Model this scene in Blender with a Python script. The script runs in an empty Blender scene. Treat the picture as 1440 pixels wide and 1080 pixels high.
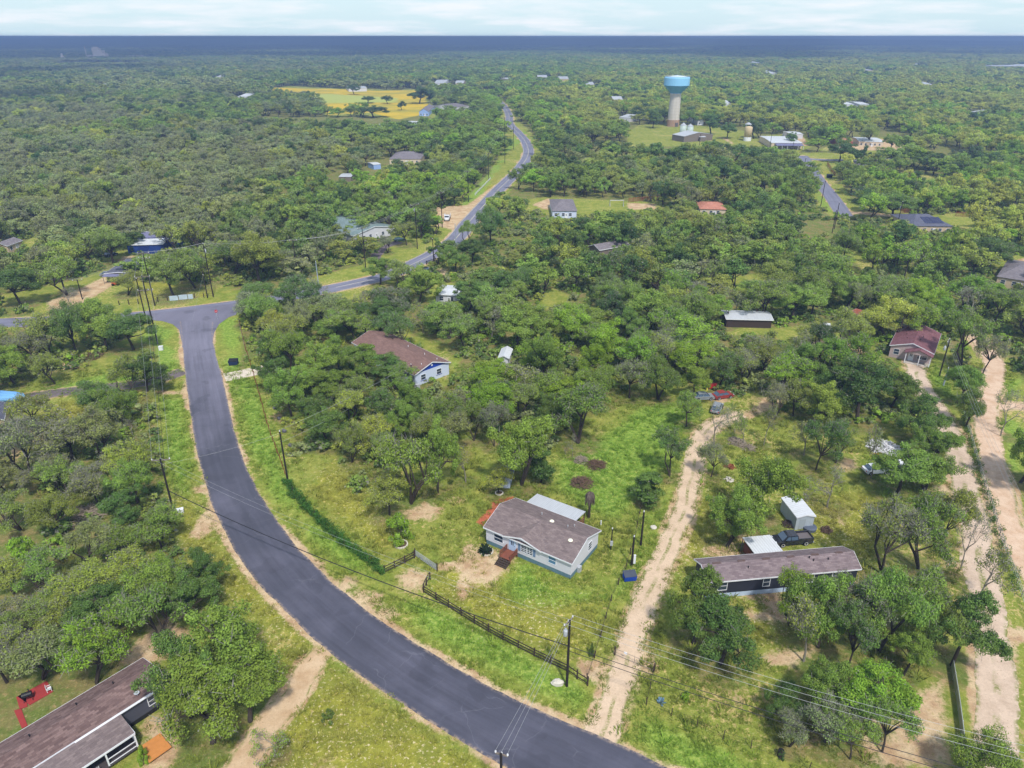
import bpy, math, random
import numpy as np
from math import sin, cos, tan, atan, atan2, radians as R, pi, hypot, sqrt
scene = bpy.context.scene
COL = scene.collection
rng = np.random.default_rng(7)
random.seed(7)

# ------------------------------------------------------------------ camera
CAM_H, FPX, HORIZON = 68.0, 1000.0, 489.0
PITCH = atan(HORIZON / FPX)
cam_d = bpy.data.cameras.new("camera"); cam = bpy.data.objects.new("camera", cam_d); COL.objects.link(cam)
cam_d.sensor_width = 36.0; cam_d.lens = 36.0 * FPX / 1440.0
cam_d.clip_start = 0.5; cam_d.clip_end = 60000.0
cam.location = (0, 0, CAM_H); cam.rotation_euler = (pi / 2 - PITCH, 0, 0)
scene.camera = cam
# ------------------------------------------------------------------ world, sun, exposure
SUN_EL, SUN_AZ = R(56), R(162)     # azimuth clockwise from +Y (the view direction)
w = bpy.data.worlds.new("World"); scene.world = w; w.use_nodes = True
nt = w.node_tree; nt.nodes.clear(); N = nt.nodes.new; L = nt.links.new
out = N("ShaderNodeOutputWorld"); bg = N("ShaderNodeBackground"); sky = N("ShaderNodeTexSky")
sky.sky_type = 'NISHITA'; sky.sun_disc = False; sky.sun_elevation = SUN_EL; sky.sun_rotation = SUN_AZ
sky.altitude = 100; sky.air_density = 1.0; sky.dust_density = 1.6; sky.ozone_density = 1.4
bg.inputs[1].default_value = 0.14
geo = N("ShaderNodeTexCoord"); sep = N("ShaderNodeSeparateXYZ"); L(geo.outputs["Generated"], sep.inputs[0])
zz = N("ShaderNodeMath"); zz.operation = 'MAXIMUM'; L(sep.outputs[2], zz.inputs[0]); zz.inputs[1].default_value = 0.0
zb = N("ShaderNodeMath"); zb.operation = 'ADD'; L(zz.outputs[0], zb.inputs[0]); zb.inputs[1].default_value = 0.10
dv = N("ShaderNodeVectorMath"); dv.operation = 'DIVIDE'; L(geo.outputs["Generated"], dv.inputs[0])
cb = N("ShaderNodeCombineXYZ"); [L(zb.outputs[0], cb.inputs[i]) for i in range(3)]; L(cb.outputs[0], dv.inputs[1])
mp = N("ShaderNodeMapping"); mp.inputs[3].default_value = (0.30, 0.30, 0.0); L(dv.outputs[0], mp.inputs[0])
n1 = N("ShaderNodeTexNoise"); n1.inputs["Scale"].default_value = 3.0; n1.inputs["Detail"].default_value = 7; n1.inputs["Roughness"].default_value = 0.58
L(mp.outputs[0], n1.inputs["Vector"])
rp = N("ShaderNodeValToRGB"); rp.color_ramp.elements[0].position = 0.44; rp.color_ramp.elements[1].position = 0.66
L(n1.outputs[0], rp.inputs[0])
cover = N("ShaderNodeMath"); cover.operation = 'MULTIPLY'; L(rp.outputs[0], cover.inputs[0]); cover.inputs[1].default_value = 0.85
mx = N("ShaderNodeMix"); mx.data_type = 'RGBA'; L(cover.outputs[0], mx.inputs[0])
veil = N("ShaderNodeMix"); veil.data_type = 'RGBA'; 
lift = N('ShaderNodeMapRange'); lift.inputs[1].default_value = 0.05; lift.inputs[2].default_value = 0.6; lift.inputs[3].default_value = 0.85; lift.inputs[4].default_value = 0.2; L(sep.outputs[2], lift.inputs[0]); L(lift.outputs[0], veil.inputs[0])   # thin bright cloud low down, clearer overhead
L(sky.outputs[0], veil.inputs[6]); veil.inputs[7].default_value = (3.75, 4.85, 5.4, 1)
L(veil.outputs[2], mx.inputs[6]); mx.inputs[7].default_value = (5.1, 5.27, 5.6, 1)
L(mx.outputs[2], bg.inputs[0]); L(bg.outputs[0], out.inputs[0])
sd = bpy.data.lights.new("sun", 'SUN'); sun = bpy.data.objects.new("sun", sd); COL.objects.link(sun)
sd.energy = 2.95; sd.angle = R(4); sd.color = (1.0, 0.955, 0.88)
sun.rotation_euler = (pi / 2 - SUN_EL, 0, -SUN_AZ + pi)     # light travels away from the sun's azimuth
scene.view_settings.view_transform = 'Standard'; scene.view_settings.look = 'None'
scene.view_settings.gamma = 1.0; scene.view_settings.use_curve_mapping = False
scene.view_settings.exposure = 0.42
scene.render.engine = 'CYCLES'
cy = scene.cycles
cy.max_bounces = 4; cy.diffuse_bounces = 2; cy.glossy_bounces = 2; cy.transmission_bounces = 2; cy.transparent_max_bounces = 4
cy.volume_bounces = 0; cy.caustics_reflective = False; cy.caustics_refractive = False
cy.use_denoising = True; cy.denoising_input_passes = 'RGB_ALBEDO_NORMAL'; cy.denoising_prefilter = 'ACCURATE'

# ------------------------------------------------------------------ photo pixel -> place on the ground (or at height z)
CP, SP = cos(PITCH), sin(PITCH)
def at(px, py, z=0.0):
    X = (px - 720) / FPX; Y = (540 - py) / FPX
    dz = -SP + Y * CP; t = (z - CAM_H) / dz
    return np.array((X * t, (CP + Y * SP) * t, z))
def depth_at(py, z=0.0):
    return (z - CAM_H) / (-SP + (540 - py) / FPX * CP)
def height(by, ty):
    g = at(720, by)[1]; Y = (540 - ty) / FPX
    return CAM_H + (-SP + Y * CP) * g / (CP + Y * SP)
def pix(p):
    x, y, z = p[0], p[1], p[2] - CAM_H
    d = y * CP - z * SP; u = y * SP + z * CP
    return 720 + FPX * x / d, 540 - FPX * u / d
def pixv(x, y, z):
    z = z - CAM_H; d = y * CP - z * SP; u = y * SP + z * CP
    return 720 + FPX * x / d, 540 - FPX * u / d, d
def poly(pts): return np.array([at(*p)[:2] for p in pts])
def inside(P, x, y):
    c = np.zeros(x.shape, bool); n = len(P)
    for i in range(n):
        x0, y0 = P[i]; x1, y1 = P[(i + 1) % n]
        if y0 == y1: continue
        k = ((y0 > y) != (y1 > y)) & (x < (x1 - x0) * (y - y0) / (y1 - y0) + x0)
        c ^= k
    return c
def dist_line(P, x, y):
    d = np.full(x.shape, 1e9)
    for (x0, y0), (x1, y1) in zip(P[:-1], P[1:]):
        vx, vy = x1 - x0, y1 - y0; l2 = vx * vx + vy * vy + 1e-9
        t = np.clip(((x - x0) * vx + (y - y0) * vy) / l2, 0, 1)
        d = np.minimum(d, np.hypot(x - x0 - t * vx, y - y0 - t * vy))
    return d
def soft_poly(P, x, y, s):
    """1 inside, falling to 0 over s metres across the edge."""
    d = dist_line(np.vstack([P, P[:1]]), x, y); i = inside(P, x, y)
    return np.clip(0.5 + np.where(i, d, -d) / s, 0, 1)

# ------------------------------------------------------------------ materials
def lin(r, g, b):
    f = lambda c: (c / 255 / 12.92) if c <= 10 else ((c / 255 + 0.055) / 1.055) ** 2.4
    return (f(r), f(g), f(b), 1.0)
MATS = {}
def new_mat(name):
    m = bpy.data.materials.new(name); m.use_nodes = True
    t = m.node_tree; t.nodes.clear()
    o = t.nodes.new("ShaderNodeOutputMaterial"); b = t.nodes.new("ShaderNodeBsdfPrincipled")
    t.links.new(b.outputs[0], o.inputs[0]); b.inputs["Specular IOR Level"].default_value = 0.3
    return m, t, b
class G:
    """short node-graph helpers"""
    def __init__(s, t): s.t = t
    def n(s, k, **kw):
        x = s.t.nodes.new("ShaderNode" + k)
        for a, v in kw.items(): setattr(x, a, v)
        return x
    def l(s, a, b): s.t.links.new(a, b)
    def val(s, sock, v):
        if hasattr(v, "is_output") or isinstance(v, bpy.types.NodeSocket): s.l(v, sock)
        elif hasattr(v, '__len__'): sock.default_value = tuple(v)[:len(sock.default_value)]
        else: sock.default_value = v
    def noise(s, vec, scale, detail=4, rough=0.55, out=0):
        x = s.n("TexNoise"); x.inputs["Scale"].default_value = scale; x.inputs["Detail"].default_value = detail
        x.inputs["Roughness"].default_value = rough
        if vec is not None: s.l(vec, x.inputs["Vector"])
        return x.outputs[out]
    def mix(s, f, a, b, mode='MIX'):
        x = s.n("Mix", data_type='RGBA', blend_type=mode); s.val(x.inputs[0], f); s.val(x.inputs[6], a); s.val(x.inputs[7], b)
        return x.outputs[2]
    def m(s, op, a, b=0.0, c=None, clamp=False):
        x = s.n("Math", operation=op, use_clamp=clamp); s.val(x.inputs[0], a); s.val(x.inputs[1], b)
        if c is not None: s.val(x.inputs[2], c)
        return x.outputs[0]
    def step(s, v, lo, hi):
        x = s.n("MapRange", interpolation_type='SMOOTHSTEP'); s.val(x.inputs[0], v); x.inputs[1].default_value = lo; x.inputs[2].default_value = hi
        return x.outputs[0]
    def scale(s, c, f):
        x = s.n("VectorMath", operation='SCALE'); s.val(x.inputs[0], c); s.val(x.inputs[3], f); return x.outputs[0]
def paint(name, rgb, rough=0.6, var=0.18, scale=1.5, metal=0.0, spec=0.3, fine=12.0):
    """weathered plain surface: two scales of noise vary the colour"""
    if name in MATS: return MATS[name]
    m, t, b = new_mat(name); g = G(t); tc = g.n("TexCoord").outputs["Object"]
    a = g.noise(tc, scale, 5); c = g.noise(tc, fine, 3)
    f = g.m('ADD', g.m('MULTIPLY', a, var * 2), g.m('MULTIPLY', c, var)); f = g.m('ADD', f, 1 - var * 1.5)
    col = g.scale(rgb, f); g.l(col, b.inputs["Base Color"])
    b.inputs["Roughness"].default_value = rough; b.inputs["Metallic"].default_value = metal; b.inputs["Specular IOR Level"].default_value = spec
    MATS[name] = m; return m
def shingles(name, rgb, rgb2, course=0.15):
    m, t, b = new_mat(name); g = G(t); uv = g.n("TexCoord").outputs["UV"]
    br = g.n("TexBrick"); br.offset = 0.5; g.l(uv, br.inputs["Vector"])
    br.inputs["Color1"].default_value = rgb; br.inputs["Color2"].default_value = rgb2
    br.inputs["Mortar"].default_value = tuple(c * 0.55 for c in rgb[:3]) + (1,)
    br.inputs["Scale"].default_value = 1.0; br.inputs["Mortar Size"].default_value = 0.012; br.inputs["Bias"].default_value = 0.1
    br.inputs["Brick Width"].default_value = 0.62; br.inputs["Row Height"].default_value = course * 1.6
    st = g.n("Mapping"); g.l(uv, st.inputs[0]); st.inputs[3].default_value = (1.3, 2.6, 1)
    k = g.noise(st.outputs[0], 1.0, 5, 0.7); big = g.noise(uv, 0.35, 4)
    f = g.m('ADD', g.m('MULTIPLY', k, 0.75), g.m('MULTIPLY', big, 0.5)); f = g.m('ADD', f, 0.36)
    g.l(g.scale(br.outputs[0], f), b.inputs["Base Color"]); b.inputs["Roughness"].default_value = 0.9
    bp = g.n("Bump"); bp.inputs["Strength"].default_value = 0.5; bp.inputs["Distance"].default_value = 0.03; g.l(br.outputs["Fac"], bp.inputs["Height"])
    g.l(bp.outputs[0], b.inputs["Normal"])
    MATS[name] = m; return m
def ribbed(name, rgb, pitch=0.28, rough=0.45, var=0.2, axis=0, metal=0.1):
    """corrugated sheet: ribs across UV u, streaks of weathering along v"""
    m, t, b = new_mat(name); g = G(t); uv = g.n("TexCoord").outputs["UV"]
    sp = g.n("SeparateXYZ"); g.l(uv, sp.inputs[0]); u = sp.outputs[axis]
    wv = g.m('FRACT', g.m('MULTIPLY', u, 1 / pitch)); rib = g.step(g.m('ABSOLUTE', g.m('SUBTRACT', wv, 0.5)), 0.38, 0.47)
    mp = g.n("Mapping"); g.l(uv, mp.inputs[0]); mp.inputs[3].default_value = (2.2, 0.35, 1) if axis == 0 else (0.35, 2.2, 1)
    st = g.noise(mp.outputs[0], 1.2, 5, 0.6)
    f = g.m('ADD', g.m('MULTIPLY', st, var * 2), 1 - var); f = g.m('MULTIPLY', f, g.m('SUBTRACT', 1.0, g.m('MULTIPLY', rib, 0.22 if axis == 0 else 0.05)))
    g.l(g.scale(rgb, f), b.inputs["Base Color"]); b.inputs["Roughness"].default_value = rough; b.inputs["Metallic"].default_value = metal
    bp = g.n("Bump"); bp.inputs["Strength"].default_value = 0.6 if axis == 0 else 0.0; bp.inputs["Distance"].default_value = 0.04; g.l(rib, bp.inputs["Height"]); g.l(bp.outputs[0], b.inputs["Normal"])
    MATS[name] = m; return m
def glass(name, rgb):
    m, t, b = new_mat(name); b.inputs["Base Color"].default_value = rgb; b.inputs["Roughness"].default_value = 0.08; b.inputs["Specular IOR Level"].default_value = 0.6
    MATS[name] = m; return m

# ------------------------------------------------------------------ mesh builder and tagging
class MB:
    def __init__(s): s.v = []; s.f = []; s.uv = {}
    def add(s, vs, fs, uvs=None):
        o = len(s.v); s.v += [tuple(map(float, p)) for p in vs]
        for i, f in enumerate(fs):
            if uvs and uvs[i]: s.uv[len(s.f)] = uvs[i]
            s.f.append(tuple(o + k for k in f))
        return s
    def box(s, x0, x1, y0, y1, z0, z1, rz=0, c=(0, 0, 0)):
        vs = [(x, y, z) for z in (z0, z1) for x, y in ((x0, y0), (x1, y0), (x1, y1), (x0, y1))]
        if rz or any(c): vs = [(c[0] + x * cos(rz) - y * sin(rz), c[1] + x * sin(rz) + y * cos(rz), c[2] + z) for x, y, z in vs]
        return s.add(vs, [(3, 2, 1, 0), (4, 5, 6, 7), (0, 1, 5, 4), (1, 2, 6, 5), (2, 3, 7, 6), (3, 0, 4, 7)])
    def slab(s, q, th, uv=True):
        """a quad or triangle (counter-clockwise seen from outside) given thickness inward"""
        q = [np.array(p, float) for p in q]; n = np.cross(q[1] - q[0], q[2] - q[0]); n /= np.linalg.norm(n)
        k = len(q); vs = q + [p - n * th for p in q]
        fs = [tuple(range(k)), tuple(range(2 * k - 1, k - 1, -1))] + [(i, i + k, (i + 1) % k + k, (i + 1) % k) for i in range(k)]
        u = q[1] - q[0]; u /= np.linalg.norm(u); w_ = np.cross(n, u)
        uvs = [[(float((p - q[0]) @ u), float((p - q[0]) @ w_)) for p in q]] + [None] * (k + 1)
        return s.add(vs, fs, uvs)
    def face(s, q):
        q = [np.array(p, float) for p in q]; n = np.cross(q[1] - q[0], q[2] - q[0]); n /= np.linalg.norm(n) + 1e-9
        u = q[1] - q[0]; u /= np.linalg.norm(u); w_ = np.cross(n, u)
        return s.add(q, [tuple(range(len(q)))], [[(float((p - q[0]) @ u), float((p - q[0]) @ w_)) for p in q]])
    def tube(s, pts, rad, n=6, cap=True):
        pts = [np.array(p, float) for p in pts]; m = len(pts)
        rad = [rad] * m if np.isscalar(rad) else list(rad); vs = []
        for i, p in enumerate(pts):
            d = pts[min(i + 1, m - 1)] - pts[max(i - 1, 0)]; d = d / (np.linalg.norm(d) + 1e-9)
            a = np.cross(d, (0, 0, 1.0)); a = a / np.linalg.norm(a) if np.linalg.norm(a) > 1e-3 else np.array((1.0, 0, 0))
            b = np.cross(d, a)
            vs += [p + rad[i] * (cos(2 * pi * k / n) * a + sin(2 * pi * k / n) * b) for k in range(n)]
        fs = [(i * n + k, i * n + (k + 1) % n, (i + 1) * n + (k + 1) % n, (i + 1) * n + k) for i in range(m - 1) for k in range(n)]
        if cap: fs += [tuple(range(n - 1, -1, -1)), tuple((m - 1) * n + k for k in range(n))]
        return s.add(vs, fs)
    def lathe(s, prof, n=24, c=(0, 0, 0), close=True):
        vs = [(c[0] + r * cos(2 * pi * k / n), c[1] + r * sin(2 * pi * k / n), c[2] + z) for r, z in prof for k in range(n)]
        fs = [(i * n + k, i * n + (k + 1) % n, (i + 1) * n + (k + 1) % n, (i + 1) * n + k) for i in range(len(prof) - 1) for k in range(n)]
        if close: fs += [tuple(range(n - 1, -1, -1)), tuple((len(prof) - 1) * n + k for k in range(n))]
        return s.add(vs, fs)
    def blob(s, c, r, n=7, jit=0.25, seed=0, flat=1.0):
        rr = random.Random(seed); vs = []; m = max(3, n // 2 + 1)
        for i in range(m + 1):
            th = pi * i / m
            for k in range(n):
                q = 1 + rr.uniform(-jit, jit); ph = 2 * pi * k / n
                vs.append((c[0] + r[0] * q * sin(th) * cos(ph), c[1] + r[1] * q * sin(th) * sin(ph), c[2] + r[2] * q * cos(th) * flat))
        fs = [(i * n + k, (i + 1) * n + k, (i + 1) * n + (k + 1) % n, i * n + (k + 1) % n) for i in range(m) for k in range(n)]
        return s.add(vs, fs)
    def build(s, name, mat, parent=None, smooth=False, loc=None, rz=0, bevel=0):
        me = bpy.data.meshes.new(name); me.from_pydata(s.v, [], s.f)
        if s.uv:
            ul = me.uv_layers.new(name="UVMap")
            for i, uv in s.uv.items():
                p = me.polygons[i]
                for k, li in enumerate(p.loop_indices): ul.data[li].uv = uv[k]
        me.materials.append(mat)
        if smooth: me.polygons.foreach_set("use_smooth", [True] * len(me.polygons))
        me.update()
        o = bpy.data.objects.new(name, me); COL.objects.link(o)
        if parent is not None: o.parent = parent
        if loc is not None: o.location = loc; o.rotation_euler = (0, 0, rz)
        if bevel:
            bv = o.modifiers.new("edge", 'BEVEL'); bv.width = bevel; bv.segments = 2; bv.limit_method = 'ANGLE'
        return o
def tag(o, label=None, cat=None, group=None, kind=None):
    if label: o["label"] = label
    if cat: o["category"] = cat
    if group: o["group"] = group
    if kind: o["kind"] = kind
    return o
def thing(name, label, cat, loc=(0, 0, 0), rz=0, group=None):
    o = bpy.data.objects.new(name, None); COL.objects.link(o); o.empty_display_size = 0.3
    o.location = tuple(map(float, loc)); o.rotation_euler = (0, 0, rz)
    return tag(o, label, cat, group)
def mesh_np(name, verts, faces_flat, k, mat, attrs=None, smooth=False):
    """fast mesh of k-gons from numpy arrays"""
    me = bpy.data.meshes.new(name); nf = len(faces_flat) // k
    me.vertices.add(len(verts)); me.vertices.foreach_set("co", np.asarray(verts, np.float32).ravel())
    me.loops.add(len(faces_flat)); me.loops.foreach_set("vertex_index", np.asarray(faces_flat, np.int32))
    me.polygons.add(nf); me.polygons.foreach_set("loop_start", np.arange(0, nf * k, k, dtype=np.int32))
    me.polygons.foreach_set("loop_total", np.full(nf, k, np.int32))
    if smooth: me.polygons.foreach_set("use_smooth", np.ones(nf, bool))
    for nm, (typ, data) in (attrs or {}).items():
        a = me.attributes.new(nm, typ, 'POINT'); a.data.foreach_set("color" if typ == 'FLOAT_COLOR' else "value", np.asarray(data, np.float32).ravel())
    me.materials.append(mat); me.update(calc_edges=True); me.validate()
    return me

# ------------------------------------------------------------------ roads and tracks (centre lines and edges measured on the ground plane)
def resample(P, step):
    P = np.asarray(P, float); d = np.r_[0, np.cumsum(np.hypot(*np.diff(P, axis=0).T))]
    n = max(2, int(d[-1] / step)); t = np.linspace(0, d[-1], n)
    # Catmull-Rom through the points
    Q = np.empty((n, 2)); m = np.gradient(P, d, axis=0, edge_order=1)
    for j, tt in enumerate(t):
        i = min(len(d) - 2, max(0, np.searchsorted(d, tt) - 1)); h = d[i + 1] - d[i]; u = (tt - d[i]) / h
        Q[j] = ((2*u**3-3*u**2+1)*P[i] + (u**3-2*u**2+u)*h*m[i] + (-2*u**3+3*u**2)*P[i+1] + (u**3-u**2)*h*m[i+1])
    return Q
def ribbon(name, left, right, mat, z, edge=0.0, nu=8, seed=0):
    """a road sheet between two edge lines with the same number of points; edge = raggedness in metres"""
    rr = np.random.default_rng(seed); n = len(left); c = (left + right) / 2
    v = np.r_[0, np.cumsum(np.hypot(*np.diff(c, axis=0).T))]
    def wob():
        a = rr.normal(0, 1, n + 12); return np.convolve(a, np.ones(4) / 4, 'same')[6:n + 6]
    d = right - left; wdt = np.hypot(d[:, 0], d[:, 1])[:, None]; u_ = d / wdt
    l2 = left - u_ * (edge * wob())[:, None]; r2 = right + u_ * (edge * wob())[:, None]
    vs = []; uv = []
    for k in range(nu + 1):
        t = k / nu; p = l2 * (1 - t) + r2 * t; vs.append(np.c_[p, np.full(n, z)]); uv.append(np.c_[np.full(n, t), v])
    V = np.vstack(vs); U = np.vstack(uv); idx = lambda k, i: k * n + i
    F = [(idx(k, i), idx(k + 1, i), idx(k + 1, i + 1), idx(k, i + 1)) for k in range(nu) for i in range(n - 1)]
    me = bpy.data.meshes.new(name); me.from_pydata(V.tolist(), [], F); ul = me.uv_layers.new(name="UVMap")
    li = np.array([l.vertex_index for l in me.loops]); ul.data.foreach_set("uv", U[li].astype(np.float32).ravel())
    me.materials.append(mat); me.update()
    o = bpy.data.objects.new(name, me); COL.objects.link(o); o["kind"] = "structure"
    return o
def offset(c, w):
    t = np.gradient(c, axis=0); t /= np.hypot(t[:, 0], t[:, 1])[:, None]; nrm = np.c_[-t[:, 1], t[:, 0]]
    return c + nrm * w / 2, c - nrm * w / 2

def asphalt(name, base, wear, aged, cracks=1.0):
    m, t, b = new_mat(name); g = G(t); uv = g.n("TexCoord").outputs["UV"]; ob = g.n("TexCoord").outputs["Object"]
    sp = g.n("SeparateXYZ"); g.l(uv, sp.inputs[0]); u, v = sp.outputs[0], sp.outputs[1]
    st = g.n("Mapping"); g.l(uv, st.inputs[0]); st.inputs[3].default_value = (9, 0.05, 1)
    streak = g.noise(st.outputs[0], 1.0, 4, 0.6); big = g.noise(ob, 0.09, 5, 0.6); fine = g.noise(ob, 1.6, 6, 0.7); grit = g.noise(ob, 9.0, 3, 0.7)
    f = g.m('ADD', g.m('MULTIPLY', streak, 0.95), g.m('MULTIPLY', big, 0.35)); f = g.m('ADD', f, g.m('MULTIPLY', fine, 0.22)); f = g.m('ADD', f, g.m('MULTIPLY', grit, 0.14))
    wheel = g.m('COSINE', g.m('MULTIPLY', u, 4 * pi)); f = g.m('ADD', f, g.m('MULTIPLY', wheel, -0.035)); f = g.m('ADD', f, 0.16)
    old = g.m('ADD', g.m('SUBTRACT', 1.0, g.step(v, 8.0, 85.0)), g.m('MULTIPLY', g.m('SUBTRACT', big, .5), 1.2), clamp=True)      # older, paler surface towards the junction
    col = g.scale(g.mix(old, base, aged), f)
    # dark oil line between the wheel tracks of each lane
    # sealed and open cracks: edges of a warped cell pattern, thinned by a mask
    wp = g.n("VectorMath", operation='ADD'); g.l(ob, wp.inputs[0]); nz = g.n("TexNoise"); nz.inputs["Scale"].default_value = 0.35; nz.inputs["Detail"].default_value = 4; g.l(ob, nz.inputs["Vector"])
    sc = g.n("VectorMath", operation='SCALE'); g.l(nz.outputs["Color"], sc.inputs[0]); sc.inputs[3].default_value = 2.2; g.l(sc.outputs[0], wp.inputs[1])
    vo = g.n("TexVoronoi", feature='DISTANCE_TO_EDGE'); vo.inputs["Scale"].default_value = 0.15; g.l(wp.outputs[0], vo.inputs["Vector"])
    cr = g.m('SUBTRACT', 1.0, g.step(vo.outputs[0], 0.003, 0.010)); keep = g.step(g.noise(ob, 0.13, 3), 0.47, 0.56)
    cr = g.m('MULTIPLY', g.m('MULTIPLY', cr, keep), 0.5 * cracks)
    col = g.mix(cr, col, wear)
    # patches of newer tar
    pt = g.step(g.noise(ob, 0.16, 2), 0.60, 0.63); col = g.mix(g.m('MULTIPLY', pt, 0.28), col, tuple(c * 0.55 for c in base[:3]) + (1,))
    edge_d = g.step(g.m('ABSOLUTE', g.m('SUBTRACT', u, 0.5)), 0.44, 0.5); col = g.mix(g.m('MULTIPLY', g.m('MULTIPLY', edge_d, g.step(fine, 0.42, 0.6)), 0.75), col, lin(170, 150, 130))
    g.l(col, b.inputs["Base Color"]); b.inputs["Roughness"].default_value = 0.5; b.inputs["Specular IOR Level"].default_value = 0.5
    MATS[name] = m; return m
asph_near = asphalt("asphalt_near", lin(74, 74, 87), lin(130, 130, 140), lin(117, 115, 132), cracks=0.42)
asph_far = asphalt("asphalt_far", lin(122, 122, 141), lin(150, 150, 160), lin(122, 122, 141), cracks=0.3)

LE = [(253,452),(255,470),(262,540),(272,607),(278,640),(287,673),(297,707),(312,740),(330,773),(352,807),(400,858),(441,898),(480,931),(523,962),(580,1000),(630,1032),(680,1062),(730,1090),(790,1122),(860,1155)]
RE = [(300,452),(299,470),(315,540),(330,607),(340,640),(354,673),(373,707),(395,740),(421,773),(450,803),(480,831),(517,860),(560,889),(608,920),(660,950),(730,986),(797,1016),(857,1041),(913,1067),(1000,1105)]
le = resample([at(*p)[:2] for p in LE], 1.0); re = resample([at(*p)[:2] for p in RE], 1.0)
k = 260; tt = np.linspace(0, 1, k)
rs = lambda P: np.c_[np.interp(tt, np.linspace(0, 1, len(P)), P[:, 0]), np.interp(tt, np.linspace(0, 1, len(P)), P[:, 1])]
le, re = rs(le), rs(re)
# pair the two edges by nearest point across
cen = (le + re) / 2
CENTRE_MAIN = cen
CROSS = resample([at(*p)[:2] for p in [(-120,463),(0,454.5),(100,450.5),(180,446),(290,434),(400,418),(500,398.5),(540,389),(584,370),(630,345),(660,312),(700,268),(728,240),(743,217),(740,201),(729,187),(717,174),(716,163),(711,152),(700,140)]], 2.0)
RIGHT_ROAD = resample([at(*p)[:2] for p in [(1128,219),(1135,228),(1150,252),(1172,280),(1182,295),(1188,304)]], 2.0)
RIGHT_X = resample([at(*p)[:2] for p in [(1100,222),(1125,223),(1163,225),(1215,224),(1262,222),(1330,221)]], 2.0)
TRACK = resample([at(*p)[:2] for p in [(838,1050),(850,1025),(873,960),(888,900),(915,830),(940,770),(964,710),(972,670),(984,625),(998,602),(1020,590),(1044,583)]], 0.8)
GRAVEL = resample([at(*p)[:2] for p in [(1408,1150),(1408,1085),(1402,1000),(1396,920),(1388,850),(1375,770),(1362,700),(1346,640),(1326,590),(1300,550),(1290,530),(1285,505)]], 0.8)
SANDY = resample([at(*p)[:2] for p in [(1500,880),(1462,820),(1430,765),(1412,720),(1400,670),(1390,620),(1386,575),(1396,535),(1398,510),(1382,485),(1370,470)]], 0.8)
SPUR = resample([at(*p)[:2] for p in [(1400,572),(1420,570),(1460,575),(1510,590)]], 0.8)
DRIVE = resample([at(*p)[:2] for p in [(320,1120),(350,1062),(385,1010),(415,975),(437,935),(452,912)]], 0.8)
DARK_DRIVE = resample([at(*p)[:2] for p in [(20,562),(60,556),(110,549),(170,543),(225,533),(258,522)]], 1.0)
FARM_DRIVE = resample([at(*p)[:2] for p in [(545,388),(538,372),(528,362),(536,350),(560,340)]], 1.0)
GRAVEL_X = resample([at(*p)[:2] for p in [(1186,298),(1200,299),(1235,302),(1290,307)]], 1.5)
STUB_DRIVE = resample([at(*p)[:2] for p in [(316,531),(345,525),(372,519)]], 1.0)

def flat_poly(name, px_pts, mat, z):
    P = [at(*p) for p in px_pts]; c = sum(P) / len(P); me = bpy.data.meshes.new(name); me.from_pydata([(p[0], p[1], z) for p in P] , [], [tuple(range(len(P)))]); me.materials.append(mat); ul = me.uv_layers.new(name="UVMap")
    for l in me.loops: v_ = me.vertices[l.vertex_index].co; ul.data[l.index].uv = (.4 + (v_.x - c[0]) * .01, 4 + (v_.y - c[1]) * .2)
    o = bpy.data.objects.new(name, me); COL.objects.link(o); o["kind"] = "structure"; return o
flat_poly("junction_road", [(178,450.5),(205,450),(228,451.5),(243,456),(252,464),(256,482),(299,482),(301,468),(308,456),(322,446),(345,438.5),(362,434.5),(340,425),(300,431),(250,437),(200,442.5)], asph_near, 0.026)
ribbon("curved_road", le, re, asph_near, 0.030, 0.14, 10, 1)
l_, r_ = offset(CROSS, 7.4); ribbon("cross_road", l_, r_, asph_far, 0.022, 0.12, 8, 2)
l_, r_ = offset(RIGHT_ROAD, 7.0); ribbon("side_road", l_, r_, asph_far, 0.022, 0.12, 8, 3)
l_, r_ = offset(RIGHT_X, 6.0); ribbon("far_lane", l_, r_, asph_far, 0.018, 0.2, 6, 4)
# painted lines on the cross road beyond the junction
mk = paint("road_paint", lin(205, 200, 180), 0.8, 0.3, 2.0)
def line_on(c, off, wd, name, lo, hi):
    t = np.gradient(c, axis=0); t /= np.hypot(t[:, 0], t[:, 1])[:, None]; nrm = np.c_[-t[:, 1], t[:, 0]]
    c = (c + nrm * off)[lo:hi]; a, b_ = offset(c, wd); ribbon(name, a, b_, mk, 0.034, 0.02, 1, 5)
nC = len(CROSS); j0 = int(np.argmin(np.hypot(*(CROSS - at(470, 404)[:2]).T)))
line_on(CROSS, 0.12, 0.22, "road_centre_line", j0, nC - 10)
line_on(CROSS, 3.35, 0.15, "road_edge_line", j0, nC - 10); line_on(CROSS, -3.35, 0.15, "road_edge_line", j0, nC - 10)
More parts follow.
